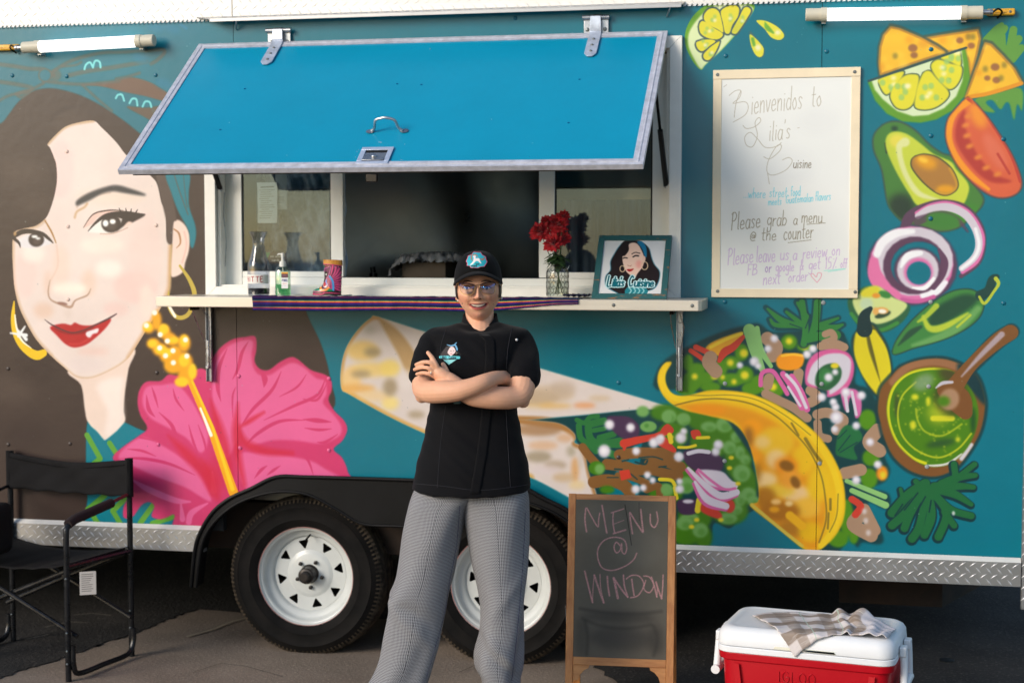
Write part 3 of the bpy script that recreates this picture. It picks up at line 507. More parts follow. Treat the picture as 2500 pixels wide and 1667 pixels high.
    for pts, w in (([(320, 410), (310, 440), (350, 490)], 66), ([(650, 300), (700, 350), (680, 400)], 66), ([(830, 500), (820, 560)], 50), ([(640, 620), (720, 660), (800, 700), (880, 760)], 44), ([(900, 600), (940, 640), (900, 670)], 50), ([(940, 740), (1000, 730), (1090, 770), (1050, 830)], 50), ([(940, 790), (950, 860), (1000, 880)], 40), ([(1000, 290), (1040, 270), (1030, 320)], 50),
                   ([(960, 340), (1080, 350)], 40), ([(660, 530), (650, 570)], 50), ([(1290, 830), (1240, 900), (1300, 950)], 66), ([(1100, 1080), (1190, 1060)], 60), ([(1180, 1330), (1150, 1380), (1250, 1440)], 66), ([(1210, 1290), (1270, 1410)], 60)): line(pts, w, TN, 4)
    poly([(700, 430), (730, 390), (790, 385), (860, 395), (850, 460), (790, 485), (720, 475)], (238, 148, 26), 5); line([(735, 400), (800, 392), (850, 400)], 12, (246, 186, 50), 6)
    line([(545, 250), (580, 380), (620, 480)], [60, 50, 30], (136, 188, 112), 3); line([(590, 240), (610, 360), (670, 460)], [24, 30, 20], (136, 188, 112), 3)
    for pts, w in (([(610, 570), (620, 500), (680, 490), (730, 560), (765, 620)], 22), ([(740, 505), (790, 580), (850, 700)], 30), ([(790, 520), (850, 620), (880, 710)], 30)): line(pts, w, (212, 96, 156), 4)
    for pts, w in (([(770, 580), (840, 690)], 12), ([(760, 510), (820, 580), (875, 700)], 16)): line(pts, w, (214, 206, 216), 4)
    poly([(870, 560), (870, 480), (900, 410), (960, 370), (1050, 362), (1120, 385), (1152, 450), (1140, 540), (1090, 610), (1000, 640), (990, 600), (900, 580)], (210, 92, 148), 4)
    poly([(890, 560), (890, 500), (920, 440), (980, 395), (1060, 385), (1110, 400), (1135, 440), (1120, 530), (1070, 590), (1010, 625), (1000, 595)], (206, 200, 210), 3)
    poly([(930, 570), (935, 500), (980, 455), (1040, 445), (1078, 480), (1070, 540), (1020, 590), (980, 600)], (40, 92, 56), 5); ell(985, 520, 40, 50, (52, 120, 62), 10); ell(1040, 458, 24, 16, YE, 5)
    poly([(1075, 600), (1120, 590), (1170, 600), (1195, 660), (1190, 740), (1160, 760), (1150, 690), (1130, 640), (1110, 720), (1090, 690)], (206, 104, 160), 5); line([(1100, 620), (1115, 720)], 16, (208, 200, 212), 4); line([(1140, 610), (1165, 740)], 14, (208, 200, 212), 4)
    poly([(1045, 960), (1060, 860), (1110, 800), (1180, 830), (1200, 880), (1150, 930), (1170, 1000), (1080, 985)], (34, 108, 62), 6)
    for pts in ([(1060, 950), (1130, 860)], [(1070, 960), (1170, 900)], [(1060, 880), (1110, 830)]): line(pts, 5, DK, 4)
    line([(1110, 1125), (1330, 1215)], [22, 26], (136, 188, 112), 3); line([(1140, 1180), (1335, 1265)], [26, 34], (136, 188, 112), 3); line([(1140, 1230), (1190, 1270), (1160, 1320)], 34, RE, 4); ell(1315, 1080, 34, 44, (230, 140, 30), 10); ell(1320, 1090, 18, 22, YE, 8)
    for x, y, r in ((690, 300, 27), (653, 360, 26), (880, 392, 29), (914, 360, 28), (490, 455, 22), (573, 433, 33), (596, 460, 22), (965, 640, 30), (1105, 612, 32), (1195, 630, 30), (1045, 698, 28), (1032, 668, 26), (1050, 758, 44), (1040, 825, 25), (1165, 805, 27), (1245, 900, 27), (1290, 1030, 28), (1165, 1120, 30), (1043, 495, 21), (1005, 525, 29), (22, 888, 32), (148, 875, 38), (165, 838, 24), (365, 915, 34), (350, 955, 30), (135, 985, 30), (140, 1172, 30), (140, 1128, 22)):
        ell(x, y, r*.86, r*.86, WH, 8); ell(x-2, y-3, r*.42, r*.42, W2, 10)
    for x, y in ((1212, 1300), (1220, 1355), (1235, 1425)): ell(x, y, 14, 18, (214, 206, 206), 12, alpha=.8)
    P.V(*M)
    for x, y, r in ((905, 420, 58), (1130, 450, 52), (850, 700, 74), (1190, 700, 48), (1375, 612, 58), (1455, 560, 42), (1310, 955, 42), (1365, 1010, 38), (1185, 1105, 52), (1265, 1090, 40), (1645, 760, 52)): ell(x, y, r*.9, r*.95, WH, 18); ell(x-2, y-3, r*.5, r*.5, W2, 20)
    P.V(*H)
    sh = [(95, 440), (62, 500), (62, 560), (100, 618), (180, 630), (300, 602), (420, 600), (560, 622), (700, 680), (850, 775), (960, 880), (1040, 1000), (1090, 1130), (1102, 1270), (1080, 1380), (1020, 1470), (935, 1532), (860, 1520), (700, 1390), (550, 1270), (600, 1240), (590, 1100), (540, 900), (450, 790), (300, 745), (150, 708), (60, 650), (15, 565), (20, 490), (60, 440)]
    poly(sh, (238, 190, 26), 5); P.clip(sh, 4)
    poly([(120, 690), (300, 680), (450, 690), (620, 740), (780, 850), (900, 990), (970, 1150), (990, 1300), (950, 1500), (850, 1500), (560, 1260), (600, 1150), (560, 950), (470, 790), (300, 740)], (232, 152, 24), 18)
    for x, y, rx, ry, c in ((300, 715, 110, 34, (246, 150, 20)), (560, 830, 60, 60, (250, 160, 20)), (570, 960, 50, 70, (250, 160, 30)), (700, 900, 110, 90, (240, 192, 40)), (620, 900, 50, 40, (240, 200, 120)), (700, 1000, 60, 60, (242, 204, 140)), (860, 1000, 70, 90, (244, 196, 30)), (640, 1120, 70, 50, (244, 210, 150)), (820, 1200, 90, 50, (244, 206, 150)), (720, 1180, 90, 40, (238, 196, 60)),
                            (940, 1150, 60, 110, (240, 196, 30)), (880, 1280, 80, 60, (244, 190, 60)), (640, 1220, 60, 60, (176, 112, 22)), (720, 1300, 120, 60, (170, 104, 20)), (800, 1400, 90, 50, (178, 116, 26)), (900, 1420, 70, 60, (240, 190, 20)), (540, 870, 26, 60, (150, 100, 40)), (590, 1080, 20, 60, (160, 110, 40)), (760, 1035, 70, 50, (238, 140, 20)), (780, 1110, 60, 60, (240, 160, 50))): ell(x, y, rx, ry, c, 26, alpha=.9)
    ell(762, 1037, 44, 30, (142, 92, 26), 10, 20); ell(812, 1132, 26, 38, (140, 92, 28), 10, -30); ell(700, 1245, 30, 18, (240, 190, 110), 10); ell(775, 1255, 24, 18, (238, 200, 130), 10); line([(780, 1325), (850, 1385)], 42, (240, 178, 26), 12); ell(690, 1290, 30, 18, (232, 160, 26), 10)
    line([(60, 450), (40, 520), (60, 600), (130, 650), (260, 640), (420, 630), (560, 650), (700, 710), (850, 810), (960, 930), (1040, 1080), (1070, 1250), (1040, 1390), (960, 1500)], 30, (244, 206, 36), 10, alpha=.9)
    for pts, w in (([(100, 690), (250, 655), (400, 650), (560, 680), (700, 750), (820, 860), (900, 960), (960, 1090), (985, 1220), (990, 1350), (950, 1480)], 7), ([(130, 628), (300, 630), (450, 628), (600, 660), (760, 750), (900, 860)], 4), ([(870, 880), (920, 960), (960, 1010)], 16), ([(1015, 1230), (1015, 1290)], 12), ([(790, 790), (830, 860)], 10), ([(550, 1280), (700, 1400), (860, 1530)], 8), ([(1060, 1200), (1050, 1330), (1010, 1420)], 5), ([(1005, 1310), (1000, 1400)], 9)): line(pts, w, (112, 96, 44), 6, alpha=.75)
    P.clip(); line([(560, 1262), (700, 1380), (850, 1500)], 16, (214, 186, 70), 6)
    # ---- cilantro above
    for pts, w in (([(860, 330), (870, 240), (850, 90)], 36), ([(900, 300), (930, 200), (940, 90)], 40), ([(850, 230), (740, 200), (640, 120)], [30, 36, 14]), ([(840, 210), (760, 140)], [30, 18]), ([(820, 230), (700, 230), (660, 190)], [26, 26, 16]), ([(930, 230), (1030, 240), (1090, 220)], [40, 34, 16]), ([(960, 220), (1060, 180)], [30, 16]), ([(880, 300), (960, 290), (1060, 290)], 50), ([(880, 180), (820, 90)], [30, 20])):
        line(pts, (np.array(w)+14).tolist() if hasattr(w, '__len__') else w+14, DK, 8, alpha=.8)
    for pts, w in (([(860, 330), (870, 240), (850, 90)], 30), ([(900, 300), (930, 200), (940, 90)], 34), ([(850, 230), (740, 200), (650, 128)], [26, 32, 10]), ([(840, 210), (760, 146)], [26, 14]), ([(820, 226), (700, 222), (668, 190)], [22, 22, 12]), ([(930, 230), (1030, 238), (1085, 220)], [36, 30, 12]), ([(960, 220), (1060, 182)], [26, 12]), ([(880, 300), (960, 285), (1050, 280)], 44), ([(880, 180), (825, 95)], [26, 16])):
        line(pts, w, (48, 122, 58), 4)
    line([(870, 240), (900, 160)], 5, DK, 4); line([(780, 215), (850, 240)], 5, DK, 4)
    for pts, w in (([(985, 275), (1020, 265), (1035, 300), (980, 325)], 34), ([(960, 345), (1040, 330), (1095, 350)], 40)): line(pts, w, TN, 4)
    # ---- lime slice above
    P.V(*L)
    poly([(1380, 82), (1220, 30), (1050, 8), (900, 25), (780, 85), (680, 175), (610, 285), (575, 400), (582, 530), (640, 665), (700, 755), (765, 805), (812, 745), (1000, 575), (1210, 340)], (104, 160, 38), 4)
    poly([(1362, 108), (1180, 48), (1000, 44), (860, 100), (740, 200), (650, 320), (612, 420), (618, 540), (680, 680), (758, 796), (816, 740), (1000, 570), (1200, 340)], (216, 230, 174), 6)
    segs = ([(800, 240), (798, 170), (850, 110), (920, 104), (970, 150), (1000, 260), (1015, 375), (950, 340), (870, 300)], [(738, 310), (760, 252), (810, 255), (900, 320), (1010, 392), (960, 452), (850, 444), (760, 392)], [(995, 120), (1080, 70), (1160, 68), (1197, 110), (1180, 200), (1120, 290), (1085, 385), (1035, 375), (1010, 260), (990, 180)],
            [(1250, 100), (1300, 88), (1332, 130), (1290, 210), (1220, 320), (1160, 392), (1112, 372), (1150, 290), (1200, 200)], [(715, 485), (800, 460), (880, 458), (925, 480), (860, 530), (780, 590), (730, 572), (705, 520)], [(972, 480), (945, 560), (900, 640), (850, 692), (800, 682), (788, 632), (840, 570), (900, 520)])
    for sg in segs: line(sg+sg[:1], 34, (72, 94, 92), 10)
    rnd = random.Random(3)
    for sg in segs:
        poly(sg, (224, 214, 56), 5); cx = sum(p[0] for p in sg)/len(sg); cy = sum(p[1] for p in sg)/len(sg)
        for _ in range(3): ell(cx+rnd.uniform(-40, 40), cy+rnd.uniform(-40, 40), 20, 22, (160, 196, 100), 10, alpha=.8)
        ell(cx+10, cy+10, 22, 20, (240, 236, 190), 12, alpha=.8)
    poly([(1395, 245), (1460, 232), (1560, 260), (1660, 320), (1722, 400), (1700, 452), (1640, 467), (1560, 432), (1490, 340)], (92, 104, 96), 16, alpha=.8); poly([(1395, 247), (1460, 236), (1550, 262), (1650, 322), (1712, 400), (1695, 448), (1640, 462), (1560, 428), (1490, 338)], (222, 216, 60), 4)
    line([(1495, 262), (1520, 320), (1590, 380)], [10, 44, 20], (112, 172, 56), 14); ell(1640, 378, 34, 28, (238, 236, 190), 16)
    poly([(1318, 360), (1380, 420), (1440, 490), (1490, 560), (1480, 650), (1420, 665), (1365, 610), (1325, 510)], (92, 104, 96), 14, alpha=.8); poly([(1318, 400), (1370, 430), (1430, 490), (1478, 560), (1468, 640), (1420, 658), (1370, 610), (1330, 510)], (222, 216, 60), 4); line([(1352, 450), (1370, 520)], 30, (112, 172, 56), 16); ell(1415, 550, 34, 36, (238, 236, 190), 16)
    # ---- chips, lime, tomato, avocado
    P.V(*J)
    CG = (96, 150, 62)
    for pts in ([(1130, 310), (1200, 230), (1240, 190)], [(1200, 300), (1260, 220)], [(1240, 380), (1240, 280)], [(1300, 420), (1330, 230)], [(1290, 400), (1370, 300)], [(1320, 450), (1390, 370)], [(1200, 330), (1260, 380), (1340, 440)]): line(pts, [60, 50, 30][:len(pts)], CG, 5)
    poly([(1040, 760), (1200, 700), (1390, 680), (1395, 850), (1360, 800), (1335, 920), (1300, 800), (1270, 790), (1230, 840), (1170, 770), (1120, 790), (1190, 860), (1100, 850), (1060, 800)], CG, 5)
    chips = ([(390, 205), (460, 220), (620, 290), (750, 360), (812, 405), (560, 490), (310, 578), (300, 480), (308, 360), (335, 270)], [(655, 292), (850, 260), (1060, 228), (1078, 300), (1050, 430), (1000, 610), (985, 480), (962, 380), (820, 402)], [(1112, 328), (1160, 340), (1250, 430), (1340, 530), (1402, 642), (1250, 690), (1000, 752), (958, 748), (1000, 640), (1060, 480)])
    for k in (1, 0, 2):
        c = chips[k]; line([(x, y-6) for x, y in c]+[c[0]], 30, (72, 84, 70), 12, smooth=False, alpha=.85); poly(c, (236, 184, 46), 4, smooth=False); P.clip(c, 4, False); line(c+c[:1], 22, (172, 118, 52), 10, smooth=False, alpha=.9)
        rnd = random.Random(k+1); xs = [p[0] for p in c]; ys = [p[1] for p in c]
        for _ in range(20): ell(rnd.uniform(min(xs), max(xs)), rnd.uniform(min(ys), max(ys)), rnd.uniform(20, 50), rnd.uniform(16, 34), rnd.choice([(226, 150, 32), (240, 206, 90), (216, 150, 40), (244, 200, 60)]), 18, alpha=.6)
        P.clip()
    for x, y, r in ((560, 370, 36), (570, 425, 28), (920, 312, 28), (1008, 352, 28), (1190, 515, 34), (1130, 600, 24), (1200, 615, 30)): ell(x, y, r, r*.85, (156, 104, 60), 8)
    for x, y in ((425, 430), (985, 285), (1020, 285), (1115, 530), (1260, 500), (1235, 600)): ell(x, y, 20, 24, (120, 110, 50), 14, alpha=.7)
    line([(980, 745), (1150, 715), (1390, 640)], 26, (222, 146, 34), 8)
    poly([(215, 632), (250, 612), (960, 368), (986, 480), (997, 600), (955, 740), (862, 850), (740, 917), (620, 942), (480, 932), (360, 872), (270, 770)], (96, 152, 42), 4, smooth=False)
    poly([(243, 620), (600, 500), (930, 390), (947, 500), (940, 620), (892, 740), (800, 830), (680, 882), (560, 892), (440, 852), (330, 762), (270, 690)], (212, 228, 184), 6, smooth=False)
    lseg = ([(305, 605), (480, 548), (472, 600), (380, 716), (340, 716), (304, 650)], [(500, 580), (560, 570), (606, 590), (590, 700), (560, 800), (500, 840), (430, 822), (388, 750), (400, 690), (440, 630)], [(640, 560), (690, 545), (740, 600), (832, 700), (820, 760), (740, 822), (650, 842), (578, 822), (580, 740), (600, 650)],
            [(700, 520), (710, 482), (760, 458), (850, 488), (932, 512), (930, 590), (890, 662), (840, 686), (790, 650), (730, 580)], [(772, 442), (900, 390), (926, 440), (922, 508), (850, 478)])
    for sg in lseg: line(sg+sg[:1], 15, (60, 88, 84), 5)
    rnd = random.Random(5)
    for sg in lseg:
        poly(sg, (222, 214, 52), 4); cx = sum(p[0] for p in sg)/len(sg); cy = sum(p[1] for p in sg)/len(sg)
        for _ in range(4): ell(cx+rnd.uniform(-55, 55), cy+rnd.uniform(-60, 60), 22, 24, (150, 196, 110), 8, alpha=.8)
        for _ in range(2): ell(cx+rnd.uniform(-40, 40), cy+rnd.uniform(-50, 40), 22, 18, (244, 240, 190), 14, alpha=.8)
    line([(222, 622), (968, 368)], 15, (52, 78, 78), 4, smooth=False)
    av = [(330, 965), (400, 938), (480, 948), (580, 1010), (680, 1110), (780, 1180), (880, 1220), (990, 1380), (1085, 1500), (1085, 1570), (1000, 1660), (900, 1740), (760, 1765), (600, 1720), (500, 1700), (420, 1630), (370, 1540), (328, 1300), (268, 1150), (268, 1040)]
    line(av+av[:1], 24, (62, 88, 74), 14); poly(av, (72, 126, 56), 6); P.clip(av, 6); ell(470, 1590, 110, 110, (44, 62, 48), 50); ell(420, 985, 26, 20, (40, 70, 50), 12); line([(350, 1100), (360, 1170)], 14, (44, 70, 50), 8); ell(960, 1640, 140, 80, (66, 134, 50), 30); P.clip()
    poly([(430, 1008), (520, 1030), (620, 1100), (720, 1180), (850, 1238), (895, 1300), (980, 1400), (985, 1480), (930, 1575), (800, 1550), (610, 1578), (530, 1480), (440, 1330), (370, 1180), (350, 1090), (372, 1030)], (196, 208, 66), 5)
    ell(440, 1080, 60, 50, (226, 214, 80), 20); line([(500, 1090), (455, 1130), (480, 1270), (540, 1400), (620, 1490), (760, 1530)], [60, 40, 34, 34, 34, 10], (222, 226, 160), 18, alpha=.9)
    pit = [(580, 1200), (650, 1185), (750, 1210), (850, 1290), (900, 1390), (890, 1452), (820, 1492), (740, 1472), (640, 1392), (560, 1290), (553, 1230)]
    line(pit+pit[:1], 16, (70, 78, 52), 8); poly(pit, (172, 122, 58), 6); P.clip(pit, 6); ell(660, 1240, 90, 50, (226, 158, 36), 34, 20); ell(640, 1225, 40, 20, (246, 196, 60), 16, 20); ell(810, 1450, 70, 34, (226, 158, 36), 24); line(pit[3:8], 26, (206, 156, 50), 16, alpha=.8); P.clip()
    tm = [(980, 752), (1050, 810), (1150, 930), (1250, 1080), (1330, 1220), (1387, 1380), (1372, 1462), (1290, 1507), (1180, 1502), (1060, 1432), (950, 1322), (868, 1200), (818, 1060), (828, 930), (880, 850)]
    line(tm+tm[:1], 22, (110, 62, 60), 12, alpha=.8); poly(tm, (212, 96, 62), 5); P.clip(tm, 5); line([(985, 760), (880, 850), (835, 950), (835, 1080), (890, 1210), (1000, 1340), (1140, 1450)], [70, 60, 56, 50, 50, 40, 20], (238, 150, 40), 16)
    line([(980, 755), (1100, 860), (1210, 1010), (1320, 1200), (1385, 1390)], 22, (184, 60, 50), 10); poly([(960, 840), (900, 930), (885, 1060), (940, 1180), (1060, 1330), (1180, 1400), (1320, 1390), (1200, 1340), (1080, 1220), (1000, 1080), (960, 960)], (176, 60, 50), 14)
    ell(1060, 880, 60, 110, (236, 150, 46), 40, -25, .9); ell(1190, 1160, 60, 160, (218, 112, 84), 30, -30, .8); line([(1210, 1180), (1300, 1330)], 16, (186, 66, 54), 10)
    for x, y in ((985, 890), (965, 960), (975, 1040), (995, 1120), (1060, 1205), (1122, 1285), (1208, 1335)): ell(x, y, 32, 18, (222, 130, 56), 12, -20)
    P.clip()
    # ---- onion rings, tomatillo, chillies
    P.V(*K); ON = (206, 198, 208); OP = (214, 112, 166)
    arc = [(600, 212), (690, 160), (830, 145), (960, 200), (1040, 310), (1066, 430), (1030, 530), (935, 612)]
    line([(500, 290), (540, 215), (640, 140), (790, 100), (960, 140), (1080, 280), (1105, 430), (1060, 570), (930, 670)], [60, 70, 40, 26, 26, 26, 26, 30, 30], (92, 66, 88), 12); line([(590, 190), (700, 130), (840, 115), (990, 185), (1080, 320), (1095, 430), (1050, 560), (940, 640)], 26, OP, 10); line(arc, [40, 46, 52, 50, 48, 46, 44, 40], ON, 8); line(arc[4:], 20, (236, 236, 238), 12)
    line([(600, 250), (780, 190), (900, 240), (980, 330)], [60, 30, 30, 14], (92, 66, 88), 14, alpha=.8)
    ell(790, 245, 130, 62, (66, 128, 56), 12, 8)
    ell(555, 590, 350, 308, (90, 62, 88), 14); ell(548, 583, 322, 292, OP, 8); ell(570, 560, 300, 262, ON, 10, -10)
    line([(262, 560), (270, 660), (340, 760), (430, 815)], [60, 90, 100, 60], (222, 116, 164), 16); line([(285, 500), (330, 410), (430, 345), (560, 330)], [50, 60, 56, 30], (238, 238, 240), 20); line([(810, 720), (740, 790), (640, 820)], [30, 46, 40], (236, 236, 240), 16); line([(480, 850), (600, 865), (720, 830)], 26, (196, 92, 150), 14)
    ell(570, 590, 240, 222, (92, 62, 86), 10, -8); ell(600, 590, 208, 182, TEAL, 8, -8); line([(760, 470), (800, 560), (780, 660), (720, 760)], [20, 50, 50, 30], (98, 66, 92), 10)
    ell(598, 625, 185, 172, (92, 62, 86), 12); ell(598, 622, 160, 155, ON, 8); ell(603, 640, 112, 110, OP, 12); line([(470, 600), (520, 520), (620, 495)], [16, 44, 30], (240, 240, 242), 14); line([(560, 760), (650, 762), (720, 690)], [10, 30, 20], (240, 240, 242), 12); ell(606, 648, 92, 88, TEAL, 8)
    poly([(60, 860), (120, 800), (200, 750), (330, 770), (450, 860), (540, 900), (500, 1000), (400, 1080), (300, 1105), (180, 1080), (90, 980)], (46, 96, 62), 10); line([(90, 960), (180, 1060), (310, 1085), (440, 1030)], 24, (60, 134, 60), 12)
    poly([(100, 850), (180, 790), (250, 750), (320, 760), (400, 830), (515, 885), (470, 960), (380, 1015), (280, 1038), (190, 1010), (130, 950)], (204, 216, 140), 8); ell(235, 790, 80, 40, (216, 206, 50), 16, -15); ell(345, 812, 50, 26, (60, 130, 60), 10, 20); ell(280, 820, 32, 20, (226, 150, 50), 10)
    ell(205, 885, 50, 46, (190, 210, 170), 14); ell(330, 965, 64, 24, (52, 74, 54), 8, -18); ell(325, 935, 50, 26, (222, 160, 80), 8, 5); ell(325, 940, 34, 17, (240, 238, 220), 8, 5); ell(275, 940, 22, 30, (226, 170, 90), 8)
    chile = [(405, 1245), (445, 1150), (550, 1018), (680, 900), (800, 820), (900, 780), (1010, 778), (1085, 830), (1102, 890), (1070, 980), (980, 1062), (850, 1132), (700, 1184), (560, 1222), (430, 1268)]
    line(chile+chile[:1], 16, (36, 70, 66), 8); poly(chile, (62, 128, 62), 5); P.clip(chile, 5)
    poly([(700, 950), (800, 870), (950, 810), (1050, 830), (1040, 880), (900, 980), (760, 1050), (680, 1040)], (34, 76, 54), 22); line([(450, 1200), (540, 1110), (620, 1060)], [8, 40, 20], (40, 78, 56), 16); line([(740, 900), (660, 980), (600, 1020)], [36, 30, 14], (168, 190, 60), 14); line([(640, 980), (690, 1070), (800, 1060), (980, 960)], [20, 40, 44, 20], (178, 196, 60), 18)
    line([(560, 1200), (760, 1140), (930, 1050), (1060, 920)], [20, 50, 50, 40], (112, 166, 96), 26, alpha=.8); line([(900, 1060), (1000, 970)], 16, (178, 196, 60), 10); P.clip()
    line([(1080, 820), (1140, 780), (1170, 700), (1200, 680)], [70, 60, 56, 40], (30, 66, 60), 8); line([(1070, 830), (1110, 880), (1180, 790), (1216, 730), (1195, 690)], [16, 20, 18, 22, 26], (178, 190, 60), 4)
    lob = [(150, 1080), (240, 1040), (300, 1110), (360, 1220), (390, 1380), (382, 1540), (330, 1590), (260, 1560), (190, 1440), (120, 1280), (105, 1160)]
    line(lob+lob[:1], 30, (30, 64, 62), 16, alpha=.9); poly(lob, (96, 92, 34), 8); line([(160, 1130), (170, 1260), (230, 1420), (310, 1560)], [70, 96, 90, 50], (216, 200, 34), 16); line([(255, 1110), (310, 1240), (345, 1400), (350, 1550)], [50, 84, 80, 40], (216, 200, 34), 12)
    line([(235, 920), (190, 980), (190, 1080)], [30, 70, 100], (26, 52, 54), 8)
    # ---- bowl of green sauce
    P.V(*I)
    bl = [(320, 420), (420, 385), (540, 378), (640, 410), (720, 470), (755, 560), (762, 640), (740, 750), (690, 850), (610, 950), (500, 995), (380, 970), (290, 900), (240, 810), (215, 720), (200, 640), (215, 540), (260, 480)]
    line(bl+bl[:1], 26, (20, 56, 60), 12, alpha=.85); poly(bl, (124, 80, 40), 6); P.clip(bl, 6); line([(280, 500), (360, 420), (500, 392), (620, 420)], 34, (150, 104, 70), 14); poly([(620, 400), (700, 420), (780, 520), (770, 620), (700, 560), (640, 500)], (18, 54, 60), 14); line([(690, 830), (640, 900)], 20, (200, 196, 200), 10); P.clip()
    sa = [(280, 520), (360, 450), (470, 425), (580, 438), (660, 500), (712, 580), (728, 680), (700, 790), (640, 880), (560, 935), (460, 940), (380, 900), (300, 820), (258, 720), (248, 620)]
    poly(sa, (72, 124, 20), 5); P.clip(sa, 5)
    line([(600, 432), (470, 428), (360, 455), (285, 525), (255, 620), (262, 720), (305, 820), (380, 895), (450, 925)], 14, (206, 206, 34), 6); line([(460, 940), (560, 930), (640, 880)], 12, (214, 214, 210), 6)
    ell(600, 470, 90, 44, (70, 72, 36), 30, 20); ell(700, 700, 14, 70, (30, 76, 36), 14); ell(530, 820, 80, 20, (44, 84, 40), 20, -10); ell(300, 620, 10, 70, (60, 70, 40), 12)
    line([(400, 500), (330, 570), (305, 670), (330, 780), (410, 860), (520, 895), (620, 850), (690, 770)], 8, (190, 196, 40), 6, alpha=.85); line([(400, 640), (410, 700), (450, 760), (540, 780), (640, 720)], 8, (176, 190, 40), 8, alpha=.8)
    rnd = random.Random(9)
    for _ in range(90):
        a = rnd.uniform(0, 6.28); r = rnd.uniform(60, 215); ell(485+r*math.cos(a), 690+r*1.05*math.sin(a), rnd.uniform(2, 6), rnd.uniform(2, 6), (196, 202, 50), 3, alpha=.8)
    ell(440, 500, 60, 40, (130, 156, 124), 24, -30, .8); ell(520, 660, 60, 60, (178, 190, 36), 40, alpha=.8); ell(395, 578, 20, 16, (206, 206, 40), 10); ell(385, 725, 16, 24, (206, 206, 40), 10); line([(490, 690), (590, 690)], 24, (206, 206, 40), 10); line([(640, 680), (675, 630)], 16, (206, 206, 40), 8); ell(465, 600, 12, 24, (206, 206, 40), 8); ell(620, 800, 12, 14, (196, 200, 40), 8)
    P.clip()
    ell(590, 585, 100, 90, (56, 50, 32), 24, 30, .7); line([(660, 660), (620, 590), (560, 540)], [60, 110, 80], (118, 76, 40), 5); line([(600, 520), (700, 410), (820, 290), (900, 235)], [66, 64, 76, 72], (26, 56, 60), 10, alpha=.8); line([(590, 540), (690, 410), (820, 290), (895, 240)], [80, 56, 66, 68], (122, 80, 42), 4)
    line([(640, 470), (740, 360), (850, 250)], [6, 20, 26], (176, 160, 168), 10, alpha=.9); line([(505, 530), (540, 505), (590, 500)], [6, 16, 12], (190, 186, 196), 6); ell(575, 590, 52, 58, (164, 128, 98), 8, 20); ell(545, 600, 34, 28, (72, 124, 20), 12)
    # ---- cilantro below
    cil = (([(450, 1030), (360, 1090), (275, 1185)], 40), ([(450, 1050), (350, 1180), (275, 1250)], 36), ([(440, 1060), (370, 1190), (340, 1265)], 34), ([(460, 1060), (420, 1250), (380, 1320)], [30, 34, 36]), ([(470, 1080), (480, 1200), (445, 1300)], [24, 40, 34]), ([(470, 1060), (560, 1180), (518, 1310)], [34, 34, 34]), ([(480, 1070), (580, 1165), (690, 1200)], [34, 32, 30]),
           ([(550, 1180), (600, 1250)], 28), ([(520, 1060), (610, 1090), (690, 1140)], [44, 34, 20]), ([(500, 1050), (640, 1045), (702, 1050)], [44, 30, 22]), ([(540, 1040), (620, 1000), (712, 988)], [50, 34, 22]), ([(620, 1000), (708, 930)], 24), ([(610, 1010), (600, 930)], 28), ([(440, 1060), (400, 1020)], 24), ([(330, 1110), (320, 1060)], 16))
    for pts, w in cil: line([(x-3, y+6) for x, y in pts], (np.array(w)+16).tolist() if hasattr(w, '__len__') else w+16, (12, 52, 58), 5)
    for pts, w in cil: line(pts, w, (30, 100, 56), 4)
    for pts in ([(410, 1080), (340, 1170)], [(450, 1100), (400, 1190)], [(480, 1120), (470, 1180)], [(330, 1140), (290, 1200)]): line(pts, 6, (12, 52, 58), 4)
    ell(597, 1187, 8, 12, (190, 200, 196), 3)
    # ---- overspray, runs and worn specks
    P.V(0, 0, 1); rnd = random.Random(21)
    for _ in range(260):
        x, y = rnd.uniform(0, 2480), rnd.uniform(60, 1340); r = rnd.uniform(.5, 1.3); ell(x, y, r, r, rnd.choice([(180, 196, 196), (150, 170, 170), (20, 60, 70)]), .8, alpha=rnd.uniform(.3, .8))
    for _ in range(40):
        x, y = rnd.uniform(1250, 1950), rnd.uniform(90, 880); r = rnd.uniform(20, 50); ell(x, y, r, r*.6, rnd.choice([(0, 126, 150), (0, 92, 112)]), 25, rnd.uniform(0, 90), rnd.uniform(.05, .12))
    for x, y in ((420, 70), (380, 66), (345, 145), (400, 205)): ell(x, y, 22, 12, (0, 118, 150), 8, 20, .6)
    line([(440, 60), (455, 70)], 6, (0, 118, 150), 3)
    return P
